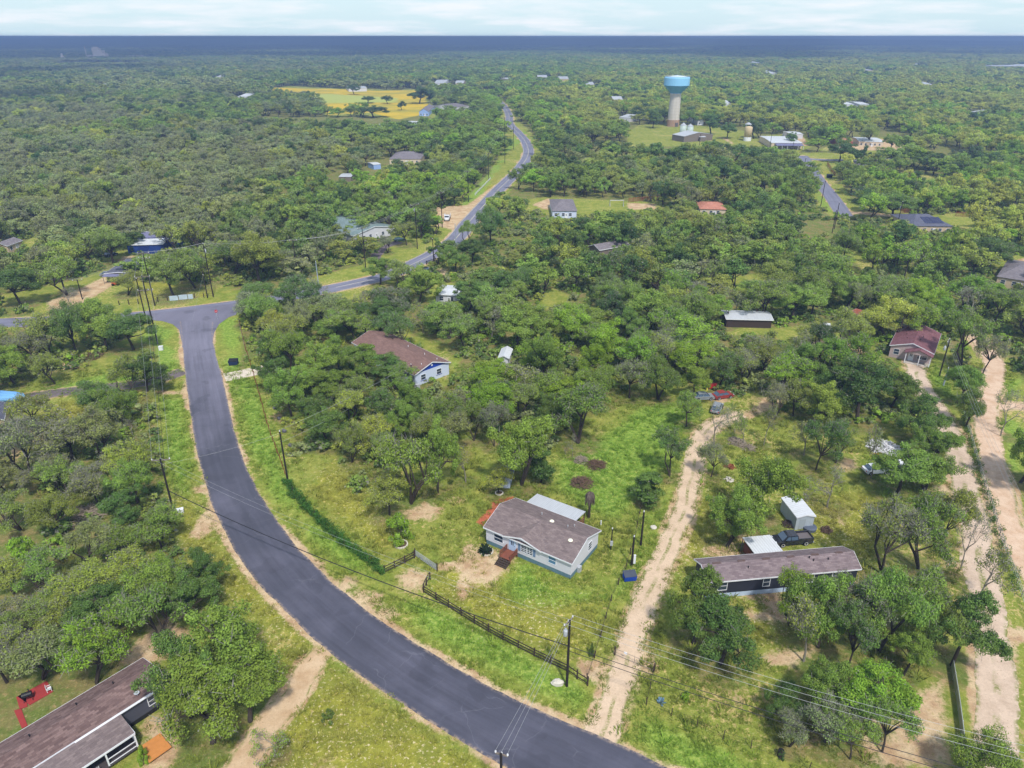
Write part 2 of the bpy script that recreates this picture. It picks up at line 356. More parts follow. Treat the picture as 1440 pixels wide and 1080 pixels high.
# concrete driveway stub
def plain_track(name, base, dark, spec_u, ruts=True, green=lin(120, 125, 62)):
    m, t, b = new_mat(name); g = G(t); uv = g.n("TexCoord").outputs["UV"]; ob = g.n("TexCoord").outputs["Object"]
    sp = g.n("SeparateXYZ"); g.l(uv, sp.inputs[0]); u = sp.outputs[0]
    big = g.noise(ob, 0.35, 5, 0.65); fine = g.noise(ob, 2.6, 6, 0.75); grit = g.noise(ob, 8.0, 3, 0.8)
    col = g.mix(g.step(big, 0.35, 0.7), base, dark)
    col = g.scale(col, g.m('ADD', 0.55, g.m('ADD', g.m('MULTIPLY', fine, 0.5), g.m('MULTIPLY', grit, 0.4))))
    if ruts:
        c = g.m('ABSOLUTE', g.m('SUBTRACT', u, 0.5)); k = g.m('SUBTRACT', 1.0, g.step(c, spec_u * 0.4, spec_u))
        k = g.m('MULTIPLY', k, g.step(fine, 0.40, 0.56)); k = g.m('MULTIPLY', k, g.step(g.noise(ob, 0.22, 3), 0.42, 0.60)); col = g.mix(k, col, green)
    c2 = g.step(g.m('ABSOLUTE', g.m('SUBTRACT', u, 0.5)), 0.36, 0.5); c2 = g.m('MULTIPLY', c2, g.step(g.noise(ob, 0.9, 6, 0.75), 0.42, 0.56)); col = g.mix(c2, col, green)
    st = g.step(g.noise(ob, 4.5, 2), 0.66, 0.72); col = g.mix(g.m('MULTIPLY', st, 0.6), col, lin(120, 88, 64))
    g.l(col, b.inputs["Base Color"]); b.inputs["Roughness"].default_value = 0.95
    bp = g.n("Bump"); bp.inputs["Strength"].default_value = 0.5; bp.inputs["Distance"].default_value = 0.12; g.l(fine, bp.inputs["Height"]); g.l(bp.outputs[0], b.inputs["Normal"])
    MATS[name] = m; return m
sandm = plain_track("sand_track", lin(206, 182, 156), lin(190, 166, 140), 0.10)
gravm = plain_track("gravel_track", lin(204, 182, 162), lin(182, 160, 140), 0.13)
redm = plain_track("red_sand_track", lin(208, 182, 158), lin(190, 158, 130), 0.06, ruts=False)
drvm = plain_track("pale_drive", lin(200, 174, 142), lin(180, 150, 116), 0.1, ruts=False)
tarm = plain_track("old_tar_drive", lin(112, 102, 106), lin(92, 84, 86), 0.1, ruts=False, green=lin(150, 132, 108))
conm = plain_track("concrete_drive", lin(205, 190, 172), lin(185, 172, 158), 0.1, ruts=False)
for nm, c, wd, mt, z, e in (("dirt_track", TRACK, 3.7, sandm, 0.020, .35), ("gravel_track", GRAVEL, 4.3, gravm, 0.020, .4), ("sandy_road", SANDY, 4.6, redm, 0.020, .35),
                            ("sandy_path", SPUR, 3.6, redm, 0.012, .35), ("dirt_drive_path", DRIVE, 3.1, drvm, 0.016, .5), ("tar_drive_path", DARK_DRIVE, 4.2, tarm, 0.012, .3),
                            ("farm_drive_path", FARM_DRIVE, 4.0, tarm, 0.012, .4), ("concrete_drive_path", STUB_DRIVE, 4.6, paint("drive_concrete", lin(206, 194, 180), .9, .12, .8), 0.014, .05), ("sandy_lane", GRAVEL_X, 5.0, drvm, 0.012, .4)):
    l_, r_ = offset(c, wd); ribbon(nm, l_, r_, mt, z, e, 8, len(nm))

# ------------------------------------------------------------------ what grows where: open ground (no wood) in photo pixels
OPEN = [poly(p) for p in (
 [(330,560),(352,505),(372,520),(420,640),(470,640),(500,690),(560,660),(660,600),(760,640),(850,560),(900,540),(990,545),(1000,575),(1060,545),(1100,575),(1180,600),(1240,590),(1300,610),(1280,530),(1290,490),(1318,500),(1330,540),(1355,580),(1370,520),(1360,470),(1400,480),(1440,540),(1600,560),(1600,800),(1500,1150),(330,1200),(200,1200),(150,1100),(100,1000),(150,950),(205,905),(240,850),(255,760),(240,700),(225,640),(215,560),(225,520),(215,460),(200,440),(260,410),(420,395),(500,375),(540,365),(560,400),(470,420),(360,440),(335,445),(340,480)],
 [(0,560),(40,552),(110,548),(200,530),(215,450),(190,470),(140,500),(120,520),(40,535),(0,545)],
 [(20,640),(30,560),(110,552),(140,600),(120,625),(60,640)], [(-40,700),(-40,560),(30,560),(40,600),(20,640)],
 [(0,440),(0,415),(100,395),(150,380),(170,362),(190,360),(190,395),(250,400),(300,400),(330,405),(330,420),(190,440)],
 [(140,365),(150,355),(180,352),(200,365),(190,390),(150,395)],
 [(500,380),(530,355),(550,335),(590,335),(600,345),(620,330),(600,320),(615,295),(650,288),(690,240),(705,215),(715,215),(700,265),(650,330),(600,372),(540,395)],
 [(708,215),(700,165),(712,150),(722,165),(740,180),(765,205),(765,225),(745,225),(730,250),(720,265),(700,290),(690,300)],
 [(560,480),(600,478),(640,505),(640,535),(620,545),(590,475)], [(636,480),(650,500),(640,520),(600,490),(560,470),(570,462)],
 [(735,300),(745,280),(770,277),(880,283),(930,284),(930,296),(880,300),(830,303),(830,306)],
 [(755,425),(775,405),(805,418),(800,428),(770,435)], [(595,425),(610,395),(645,400),(650,415),(625,432)],
 [(1110,240),(1118,222),(1130,215),(1165,215),(1200,215),(1262,212),(1275,225),(1265,232),(1200,235),(1175,248),(1185,262),(1200,285),(1220,290),(1280,298),(1290,312),(1200,306),(1170,305),(1150,290),(1130,255)],
 [(880,205),(885,185),(900,175),(960,176),(1000,178),(1060,186),(1070,205),(1040,212),(1000,205),(930,206)],
 [(1072,208),(1078,190),(1130,188),(1145,205),(1120,215),(1090,212)], [(1150,212),(1190,195),(1260,193),(1290,200),(1310,212),(1260,215)],
 [(1220,255),(1300,245),(1340,262),(1340,272),(1280,270)], [(1280,330),(1275,305),(1345,300),(1440,305),(1440,318),(1345,325)],
 [(375,128),(400,121),(470,124),(560,127),(605,124),(600,140),(608,152),(600,160),(560,168),(500,162),(462,165),(440,142)],
 [(1020,470),(1060,455),(1100,462),(1150,455),(1180,455),(1215,470),(1240,480),(1240,505),(1195,520),(1165,500),(1140,500),(1080,470)],
 [(1020,390),(1070,385),(1095,400),(1090,425),(1050,425)],[(1160,355),(1190,345),(1220,360),(1225,385),(1180,380)],
 [(1385,375),(1440,355),(1500,380),(1500,410),(1400,400)], [(1310,470),(1345,500),(1350,560),(1320,560),(1296,515)],
 [(-20,350),(30,345),(60,322),(65,332),(40,352)], [(440,412),(470,398),(505,400),(505,425),(460,430)],
 [(600,800/5),(625,152),(660,150),(660,160),(610,168)], [(1080,118),(1095,116),(1110,121),(1085,124)],
)]
LUSH = [poly(p) for p in (
 [(322,536),(352,522),(372,560),(402,662),(440,715),(545,800),(520,826),(430,755),(375,690),(340,610)],
 [(563,850),(600,845),(690,890),(800,950),(838,985),(815,1000),(700,945),(610,902)],
 [(300,450),(335,446),(350,515),(318,528)], [(215,455),(248,465),(254,522),(215,535),(90,556),(40,550),(150,525)],
 [(225,560),(258,560),(276,660),(262,700),(240,690),(228,640)],
 [(780,650),(850,610),(900,570),(950,560),(985,580),(960,640),(905,690),(880,735),(830,720),(775,680)],
 [(960,690),(980,640),(998,612),(1010,640),(985,680)], [(1210,650),(1250,640),(1270,680),(1300,720),(1255,720),(1225,690)],
 [(905,760),(900,720),(945,690),(925,750),(905,800),(880,850),(830,850)], [(735,780),(800,826),(850,820),(830,850),(720,850),(700,820)],
 [(1305,530),(1318,500),(1350,570),(1330,560)], [(1400,540),(1440,530),(1440,560),(1405,565)], [(1400,590),(1440,580),(1440,700),(1420,690)],
 [(885,1035),(900,1000),(960,1030),(1100,1085),(1000,1120),(900,1050)], [(655,530),(600,500),(630,500),(660,520)],
 [(1020,425),(1035,400),(1075,395),(1090,420)], [(590,362),(625,345),(640,352),(610,372)], [(640,285),(700,225),(712,225),(680,275),(640,300)],
 [(180,437),(330,410),(420,398),(500,385),(560,360),(500,382),(400,407),(260,424)], [(1160,300),(1150,280),(1130,250),(1120,240),(1150,265),(1175,300)], [(1180,262),(1215,275),(1230,290),(1200,290)],
 [(690,230),(735,180),(760,205),(750,212),(735,200)], [(1130,480),(1170,470),(1170,490)],
)]
DRY = [poly(p) for p in (
 [(265,690),(300,760),(440,900),(430,925),(330,850),(240,770),(245,700)], [(470,940),(560,1000),(720,1100),(560,1120),(400,1120),(380,1040),(440,970)],
 [(930,820),(960,740),(1000,690),(1040,730),(1020,770),(960,800)], [(1100,700),(1250,690),(1290,760),(1200,790),(1110,740)],
 [(600,830),(640,780),(740,800),(850,850),(820,930),(700,890)], [(1030,850),(1090,850),(1090,900),(1040,900)], [(430,690),(470,640),(560,750),(540,785)],
 [(240,780),(330,860),(430,930),(420,960),(330,900)], [(30,640),(40,575),(110,560),(200,545),(215,600),(150,630)],
 [(1110,240),(1130,225),(1165,240),(1190,225),(1270,215),(1280,235),(1160,245)], [(545,270),(700,270),(700,160),(560,230)],
 [(180,395),(300,390),(300,420),(180,430)],
)]
DIRT = [poly(p) for p in (
 [(548,808),(585,790),(613,806),(597,835),(560,836)], [(640,800),(690,780),(722,800),(700,830),(650,830)], [(560,720),(600,700),(628,712),(615,735),(575,738)],
 [(1260,975),(1335,940),(1350,1085),(1190,1090),(1230,1040)], [(1060,918),(1110,905),(1160,910),(1130,945),(1075,945)], [(190,1010),(245,988),(268,1020),(245,1090),(190,1100)],
 [(160,925),(240,850),(275,895),(235,930),(170,960)], [(180,955),(100,985),(40,1040),(70,1040),(200,970)], [(1040,855),(1100,850),(1105,880),(1050,880)], [(590,620),(620,600),(640,615),(600,640)],
 [(1170,645),(1205,640),(1215,665),(1180,665)], [(1050,575),(1080,545),(1110,560),(1100,575),(1060,590)], [(950,790),(965,760),(985,775),(960,810)], [(250,522),(265,560),(255,560)],
 [(1130,480),(1165,470),(1205,475),(1230,500),(1190,515),(1150,500)], [(745,288),(770,278),(790,283),(770,297)], [(880,285),(925,286),(925,294),(880,296)], [(640,520),(600,495),(632,500)], [(610,290),(655,288),(690,262),(700,270),(665,305),(640,325),(610,318)],
 [(600,390),(625,372),(635,385),(615,398)], [(120,445),(70,450),(60,425),(110,405),(150,385),(170,360),(195,358),(175,380),(165,400),(135,418)], [(1160,210),(1190,195),(1260,195),(1300,207),(1260,213)], [(1078,208),(1078,192),(1130,190),(1140,205)],
 [(1005,190),(1025,195),(1035,203),(1028,203)], [(1400,380),(1440,360),(1500,380),(1500,400)], [(1235,455),(1246,455),(1256,500),(1246,505)], [(1200,296),(1290,304),(1290,308),(1200,300)], [(1005,555),(1030,560),(1020,575),(1000,570)],
 [(75,508),(130,500),(110,520),(70,525)], [(0,640),(40,600),(30,650)], [(20,570),(50,555),(90,556),(45,572)],
)]
RED = [poly(p) for p in ([(668,735),(700,702),(722,698),(722,705),(690,745)], [(690,706),(718,700),(718,704),(700,722)])]
FIELD = poly([(376,131),(385,123),(470,125),(530,128),(605,126),(598,140),(605,152),(595,161),(560,168),(520,158),(462,162),(444,142),(400,140)])
FIELD_PALE = poly([(398,137),(460,132),(560,138),(555,144),(460,145)])

# ------------------------------------------------------------------ ground: one sheet out to the horizon, finer towards the viewer
ys = [6.0]
while ys[-1] < 26000: ys.append(ys[-1] + max(0.42, 0.0062 * ys[-1]))
ys = np.array(ys); us = np.linspace(-1.35, 1.35, 560)
GX = us[None, :] * (ys[:, None] + 32); GY = np.repeat(ys[:, None], len(us), 1)
def vnoise(x, y, s, seed):
    r2 = np.random.default_rng(seed); T = r2.random((64, 64)); X = x / s; Y = y / s; ix = np.floor(X).astype(int); iy = np.floor(Y).astype(int)
    fx = X - ix; fy = Y - iy; fx = fx * fx * (3 - 2 * fx); fy = fy * fy * (3 - 2 * fy); t = lambda a, b: T[a % 64, b % 64]
    return (t(ix, iy) * (1 - fx) + t(ix + 1, iy) * fx) * (1 - fy) + (t(ix, iy + 1) * (1 - fx) + t(ix + 1, iy + 1) * fx) * fy
def terrain(x, y):
    """flat where people live, low wooded ridges from four kilometres out"""
    far = np.clip((y - 3500) / 3500, 0, 1); far = far * far * (3 - 2 * far)
    lx = x / (y + 1)
    r1 = np.exp(-((y - 8800) / 1500) ** 2) * np.clip(1.12 - np.abs(lx + 0.28) * 1.15, 0, 1) * 58
    r2_ = np.exp(-((y - 7600) / 900) ** 2) * np.clip(1.1 - np.abs(lx - 0.35) * 1.6, 0, 1) * 24
    r3 = np.exp(-((y - 16000) / 2600) ** 2) * np.clip(0.35 + lx * 0.9, 0, 1) * 46
    n = vnoise(x, y, 1500, 3) * 13 + vnoise(x, y, 420, 4) * 9
    return far * (r1 + r2_ + r3 + n * np.exp(-((y - 8000) / 9000) ** 2))
GZ = np.minimum(terrain(GX, GY), 69.0)
fx, fy = GX.ravel(), GY.ravel(); near = fy < 1300
def layer(polys, soft, base=None):
    r = np.zeros(fx.shape)
    for P in polys:
        lo = P.min(0) - 2 * soft; hi = P.max(0) + 2 * soft
        k = np.nonzero((fx > lo[0]) & (fx < hi[0]) & (fy > lo[1]) & (fy < hi[1]))[0]
        if len(k): r[k] = np.maximum(r[k], soft_poly(P, fx[k], fy[k], soft))
    return r
m_open = layer(OPEN, 4.0); m_lush = layer(LUSH, 5.0) * np.clip(.42 + .85 * vnoise(fx, fy, 6.5, 61), 0, 1); m_dry = layer(DRY, 7.0); m_dirt = layer(DIRT, 4.0) * .74; m_red = layer(RED, 1.6)
m_field = layer([FIELD], 6.0) + layer([FIELD_PALE], 6.0) * 0.0; m_pale = layer([FIELD_PALE], 5.0)
k = np.nonzero(fy < 260)[0]
def road_d(c, step=4):
    d = np.full(fx.shape, 99.0); P = np.asarray(c)[::step]; lo = P.min(0) - 20; hi = P.max(0) + 20
    k = np.nonzero((fx > lo[0]) & (fx < hi[0]) & (fy > lo[1]) & (fy < hi[1]))[0]; d[k] = dist_line(P, fx[k], fy[k]); return d
d_main = np.minimum(road_d(le), road_d(re)); d_cross = road_d(CROSS) - 3.7; d_side = np.minimum(road_d(RIGHT_ROAD), road_d(RIGHT_X)) - 3.5
sand = np.clip(1.15 - np.minimum(d_main / 1.5, np.minimum(d_cross / 1.3, d_side / 1.3)), 0, 1)
for c, wd in ((TRACK, 1.9), (GRAVEL, 2.3), (SANDY, 2.5), (DRIVE, 1.6), (SPUR, 1.8), (DARK_DRIVE, 2.2)):
    sand = np.maximum(sand, np.clip(1.0 - (road_d(c) - wd) / 1.3, 0, 0.85))
m_dirt = np.maximum(m_dirt, sand * (0.35 + 0.75 * vnoise(fx, fy, 6.5, 51)))
m_dirt = np.maximum(m_dirt, np.where(fy < 160, np.clip((vnoise(fx, fy, 9, 52) * .6 + vnoise(fx, fy, 3.2, 53) * .4 - .57) * 3.2, 0, .75), 0) * m_open * (1 - m_lush))
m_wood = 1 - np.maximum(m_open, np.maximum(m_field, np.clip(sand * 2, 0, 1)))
gv = np.c_[fx, fy, GZ.ravel()]; ny, nx = GX.shape
ii = (np.arange(ny - 1)[:, None] * nx + np.arange(nx - 1)[None, :]).ravel()
gf = np.c_[ii, ii + 1, ii + nx + 1, ii + nx].ravel()
gm, gt, gb = new_mat("land"); g = G(gt); ob = g.n("TexCoord").outputs["Object"]
ca = g.n("Attribute", attribute_name="cover_a"); cb_ = g.n("Attribute", attribute_name="cover_b")
sa = g.n("SeparateColor"); g.l(ca.outputs["Color"], sa.inputs[0]); sb = g.n("SeparateColor"); g.l(cb_.outputs["Color"], sb.inputs[0])
dirt_, lush_, dry_ = sa.outputs; wood_, field_, red_ = sb.outputs
n_big = g.noise(ob, 0.055, 5, 0.6); n_mid = g.noise(ob, 0.33, 6, 0.65); n_fine = g.noise(ob, 1.5, 6, 0.72); n_grit = g.noise(ob, 5.5, 4, 0.8)
blades = g.m('ADD', g.m('MULTIPLY', n_fine, 0.9), g.m('MULTIPLY', n_grit, 0.6)); blades = g.m('ADD', g.m('MULTIPLY', blades, 1.35), 0.0)
grass = g.mix(g.step(n_mid, 0.38, 0.64), lin(118, 132, 54), lin(150, 150, 74))
grass = g.mix(g.step(n_big, 0.42, 0.66), grass, lin(130, 142, 58))
bare = g.step(g.m('ADD', g.m('MULTIPLY', n_fine, 0.6), g.m('MULTIPLY', n_big, 0.5)), 0.585, 0.66); grass = g.mix(g.m('MULTIPLY', bare, 0.7), grass, lin(196, 168, 120))
dryc = g.mix(g.step(n_mid, 0.36, 0.62), lin(149, 148, 60), lin(125, 129, 54)); dryc = g.mix(g.m('MULTIPLY', g.step(n_fine, 0.56, 0.68), 0.75), dryc, lin(206, 178, 128))
f = lambda msk, nz, lo=0.42, hi=0.62, a=0.75: g.step(g.m('ADD', msk, g.m('MULTIPLY', g.m('SUBTRACT', nz, 0.5), a)), lo, hi)
n_edge = g.m('ADD', g.m('MULTIPLY', n_mid, 0.5), g.m('MULTIPLY', n_fine, 0.5))
c_ = g.mix(f(dry_, n_edge, .35, .7, 1.6), grass, dryc)
lushc = g.mix(g.step(n_fine, 0.35, 0.68), lin(104, 142, 50), lin(146, 162, 74)); c_ = g.mix(g.m('MULTIPLY', f(lush_, n_edge, .34, .78, 2.0), 0.9), c_, lushc)
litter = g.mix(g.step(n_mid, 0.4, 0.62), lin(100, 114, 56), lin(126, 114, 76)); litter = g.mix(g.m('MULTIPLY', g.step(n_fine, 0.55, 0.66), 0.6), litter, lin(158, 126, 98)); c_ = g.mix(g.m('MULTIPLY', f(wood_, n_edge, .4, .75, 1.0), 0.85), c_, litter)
dirtc = g.mix(g.step(n_mid, 0.38, 0.66), lin(204, 180, 146), lin(176, 144, 112)); dirtc = g.mix(g.m('MULTIPLY', g.step(n_fine, 0.54, 0.62), 0.55), dirtc, lin(138, 126, 74))
c_ = g.mix(f(dirt_, n_edge, .40, .66, 1.5), c_, dirtc)
c_ = g.mix(f(red_, n_edge, .35, .7, .9), c_, g.mix(g.step(n_mid, .4, .6), lin(186, 104, 78), lin(166, 92, 70)))
c_ = g.scale(c_, blades)
fl = g.noise(ob, 2.7, 3, .6); flecks = g.m('MULTIPLY', g.step(fl, .585, .64), g.step(n_big, .36, .56)); flecks = g.m('MULTIPLY', flecks, g.m('ADD', .18, dry_, clamp=True)); c_ = g.mix(g.m('MULTIPLY', flecks, .72), c_, lin(228, 210, 178))
dk = g.step(g.noise(ob, 2.1, 4, .7), .60, .70); c_ = g.mix(g.m('MULTIPLY', dk, .28), c_, lin(78, 84, 36))
fieldc = g.mix(g.step(g.noise(ob, 0.02, 4), 0.4, 0.62), lin(200, 172, 52), lin(164, 154, 62)); fieldc = g.mix(ca.outputs["Alpha"], fieldc, lin(168, 176, 92)); c_ = g.mix(g.step(field_, 0.3, 0.7), c_, fieldc)
# beyond the built trees the land is closed wood, given as colour and relief
hz = cb_.outputs["Alpha"]; n_can = g.noise(ob, 0.012, 4, 0.6); n_pat = g.noise(ob, 0.0016, 4, 0.6)
canc = g.mix(g.step(n_can, 0.35, 0.65), lin(64, 82, 54), lin(90, 106, 68)); canc = g.mix(g.step(n_pat, 0.52, 0.66), canc, lin(108, 116, 66)); c_ = g.mix(hz, c_, canc)
g.l(c_, gb.inputs["Base Color"]); gb.inputs["Roughness"].default_value = 1.0; gb.inputs["Specular IOR Level"].default_value = 0.05
bp = g.n("Bump"); bp.inputs["Strength"].default_value = 0.7; bp.inputs["Distance"].default_value = 0.25; g.l(g.m('ADD', n_fine, g.m('MULTIPLY', n_grit, .5)), bp.inputs["Height"]); g.l(bp.outputs[0], gb.inputs["Normal"])
far_mask = np.clip((fy - 3200) / 900, 0, 1)
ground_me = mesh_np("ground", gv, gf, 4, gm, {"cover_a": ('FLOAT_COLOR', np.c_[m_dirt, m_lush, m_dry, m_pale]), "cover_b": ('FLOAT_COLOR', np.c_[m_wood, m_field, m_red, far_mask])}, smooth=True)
ground = bpy.data.objects.new("ground", ground_me); COL.objects.link(ground); ground["kind"] = "structure"

# ------------------------------------------------------------------ trees
def leaf_material(name, instancer):
    m, t, b = new_mat(name); g = G(t)
    if instancer: tone = g.n("Attribute", attribute_name="tone", attribute_type='INSTANCER').outputs["Color"]
    else: tone = g.n("ObjectInfo").outputs["Color"]
    lf = g.n("Attribute", attribute_name="leaf"); s = g.n("SeparateColor"); g.l(lf.outputs["Color"], s.inputs[0])
    c = g.scale(tone, s.outputs[0])                                     # lighter and darker leaves and sprays
    warm = g.mix(0.55, tone, lin(160, 160, 62)); c = g.mix(s.outputs[1], c, warm)   # young yellowish sprays
    c = g.mix(s.outputs[2], c, lin(142, 140, 130))                    # lichen-grey twigs
    g.l(c, b.inputs["Base Color"]); b.inputs["Roughness"].default_value = 0.75; b.inputs["Specular IOR Level"].default_value = 0.15
    tr = g.n("BsdfTranslucent"); g.l(g.scale(c, 1.15), tr.inputs[0]); ms = g.n("MixShader"); ms.inputs[0].default_value = 0.32
    g.l(b.outputs[0], ms.inputs[1]); g.l(tr.outputs[0], ms.inputs[2])
    o = [x for x in t.nodes if x.type == 'OUTPUT_MATERIAL'][0]; g.l(ms.outputs[0], o.inputs[0])
    return m
leaf_near = leaf_material("leaves", False); leaf_far = leaf_material("wood_leaves", True)
bark = paint("bark", lin(66, 58, 52), 0.95, 0.5, 2.0, fine=9.0); bark_grey = paint("grey_bark", lin(132, 126, 116), 0.95, 0.4, 2.0, fine=9.0)

def leaves_np(cen, rad, n, size, r, up=0.35, jit=1.0, shell=0.55):
    """leaf cards scattered through ellipsoid clumps, facing outwards and up"""
    tot = len(cen) * n; c = np.repeat(cen, n, 0); ra = np.repeat(rad, n, 0)
    d = r.normal(size=(tot, 3)); d /= np.linalg.norm(d, axis=1)[:, None]
    q = (shell + (1 - shell) * r.random(tot) ** 0.6) ; q = np.where(r.random(tot) < 0.25, r.random(tot) ** 0.5, q); q = q * np.where(r.random(tot) < 0.22, r.uniform(1.0, 1.45, tot), 1.0)
    p = c + d * ra * q[:, None]
    nrm = d * 0.9 + np.array((0, 0, up)) + r.normal(size=(tot, 3)) * 0.42 * jit; nrm /= np.linalg.norm(nrm, axis=1)[:, None]
    a = np.cross(nrm, r.normal(size=(tot, 3))); a /= np.linalg.norm(a, axis=1)[:, None]; b_ = np.cross(nrm, a)
    s = size * r.uniform(0.6, 1.35, tot)[:, None]; asp = r.uniform(0.5, 0.85, tot)[:, None]
    return np.stack([p - a * s, p - b_ * s * asp + nrm * s * .12, p + a * s, p + b_ * s * asp + nrm * s * .12], 1), d
def crown_points(r, kind, Hh, Rr, n, cs=(.14, .25)):
    """clump centres of an uneven crown: several limbs, each carrying a flattened head of leaf clumps with gaps between"""
    pts, rad, own_ = [], [], []; heads = []
    if kind in ("tall", "shrub"):
        lobes = r.uniform(0.72, 1.12, 7); base = {"tall": 0.22, "shrub": 0.05}[kind] * Hh
        for _ in range(n):
            a = r.uniform(0, 2 * pi); u = r.random() ** 0.5; hgt = r.random(); prof = (1 - hgt * 0.62) * (0.5 + 0.5 * min(1, hgt / .25)) if kind == "tall" else sqrt(max(0, 1 - hgt ** 2))
            rr = Rr * prof * lobes[int(a / (2 * pi) * 7) % 7] * u; cr = Rr * r.uniform(.18, .32); pts.append((rr * cos(a) * .86, rr * sin(a) * .86, max(.1, base + (Hh - base) * hgt * .93 - cr * .35))); rad.append((cr, cr, cr * .75)); own_.append(0)
        return np.array(pts), np.array(rad), np.array([[0, 0, Hh * .5]]), np.array(own_)
    nb = {"oak": 9, "wide": 10, "airy": 8}[kind] + int(r.integers(-1, 2)); a0 = r.uniform(0, 6.28); skew = r.normal(0, .12, 2) * Rr
    for b in range(nb):
        a = a0 + b * 2.4 + r.normal(0, .35); reach = Rr * (r.uniform(.05, .25) if b < (2 if kind != "oak" else 3) else r.uniform(.42, .78)); zc = Hh * r.uniform(.48 if kind == "oak" else .56, .90) * (1 - .30 * (reach / Rr) ** 2) * (1.0 if b > 1 else 1.04); sr = Rr * r.uniform(.26, .46) * (1.12 if kind == "oak" else 1.0)
        heads.append((reach * cos(a) + skew[0], reach * sin(a) + skew[1], min(zc, Hh * .86))); k_ = max(3, int(n / nb * r.uniform(.6, 1.4)))
        for _ in range(k_):
            d = r.normal(size=3); d[2] = d[2] * .8 + .25; d /= np.linalg.norm(d); q = sr * r.uniform(.45, 1.0); cr = Rr * r.uniform(*cs); p = np.array(heads[-1]) + d * q * np.array((1, 1, .78))
            pts.append((p[0], p[1], min(max(p[2], Hh * .26), Hh - cr * .55))); rad.append((cr * r.uniform(.9, 1.25), cr * r.uniform(.9, 1.25), cr * r.uniform(.6, .9))); own_.append(b)
    return np.array(pts), np.array(rad), np.array(heads), np.array(own_)
def limbs(r, pts, heads, own_, Hh, stems, thick):
    mb = MB(); forks = []
    for s_ in range(stems):
        a = r.uniform(0, 2 * pi); lean = (0.07 if stems == 1 else 0.20) * Hh * r.uniform(0.6, 1.2); z1 = Hh * r.uniform(0.28, 0.40)
        p0 = np.array((cos(a), sin(a), 0)) * (0.0 if stems == 1 else thick * 0.7); p1 = np.array((cos(a) * lean * .5, sin(a) * lean * .5, z1 * .55)); p2 = np.array((cos(a) * lean + r.normal(0, .1), sin(a) * lean + r.normal(0, .1), z1))
        mb.tube([p0 - (0, 0, .25), p0 + (0, 0, .15), p1, p2], [thick * 1.5, thick * 1.1, thick * .9, thick * .75], 7); forks.append(p2)
    for b, h in enumerate(heads):
        f = min(forks, key=lambda f_: np.linalg.norm(f_[:2] - h[:2]) + r.random() * .8); m1 = f + (h - f) * .5 + np.array((r.normal(0, .22), r.normal(0, .22), r.uniform(-.02, .06) * Hh))
        mb.tube([f, m1, h], [thick * .62, thick * .42, thick * .24], 5, cap=False); ids = np.nonzero(own_ == b)[0]
        for k in ids[:5]: mb.tube([h, (h + pts[k]) / 2 + r.normal(0, .1, 3), pts[k]], [thick * .22, thick * .15, thick * .06], 4, cap=False)
    return mb
def make_tree(kind, seed, Hh, Rr, n, per, size, stems=1, thick=.2, grey=0.0, twig=0, lod=False, cs=(.115, .21)):
    r = np.random.default_rng(seed); pts, rad, heads, own_ = crown_points(r, kind, Hh, Rr, n, cs)
    q, d = leaves_np(pts, rad, per, size, r, jit=1.0 if lod else 1.2); nl = len(q); cl = np.repeat(np.arange(len(pts)), per)
    cb = r.uniform(0.80, 1.20, len(pts))[cl] * (r.uniform(0.84, 1.16, nl) if lod else r.uniform(0.72, 1.28, nl)); warm = np.clip(r.normal(0.03, 0.16, len(pts))[cl] + r.normal(0, .10, nl), 0, 0.6)
    gy = np.where(r.random(nl) < np.clip(r.normal(grey, grey * .8, len(pts)), 0, .9)[cl], r.uniform(.5, 1, nl), 0)
    if twig:      # thin bare twigs poking out of the leaves
        tn = twig; ci = r.integers(0, len(pts), tn); dd = r.normal(size=(tn, 3)); dd[:, 2] += .5; dd /= np.linalg.norm(dd, axis=1)[:, None]
        p0 = pts[ci] + dd * rad[ci] * r.uniform(0.2, .7, (tn, 1)); ln = rad[ci][:, :1] * r.uniform(.5, 1.1, (tn, 1)); sd_ = np.cross(dd, r.normal(size=(tn, 3))); sd_ /= np.linalg.norm(sd_, axis=1)[:, None]; sd_ *= 0.035
        tw = np.stack([p0 - sd_, p0 + sd_, p0 + dd * ln + sd_ * .4, p0 + dd * ln - sd_ * .4], 1)
        q = np.vstack([q, tw]); cb = np.r_[cb, np.ones(tn)]; warm = np.r_[warm, np.zeros(tn)]; gy = np.r_[gy, np.ones(tn)]; nl += tn
    at_ = np.repeat(np.c_[cb, warm, gy, np.ones(nl)], 4, 0); flat = q.reshape(-1, 3); fit = np.array((Rr / np.percentile(np.hypot(flat[:, 0], flat[:, 1]), 95),) * 2 + (Hh / np.percentile(flat[:, 2], 99),)); q = q * fit
    cm = mesh_np("crown", q.reshape(-1, 3), np.arange(nl * 4), 4, leaf_far if lod else leaf_near, {"leaf": ('FLOAT_COLOR', at_)})
    mb = limbs(r, pts, heads, own_, Hh, stems, thick); mb.v = (np.array(mb.v) * fit).tolist(); me = bpy.data.meshes.new("trunk"); me.from_pydata(mb.v, [], mb.f); me.materials.append(bark); me.update()
    return me, cm
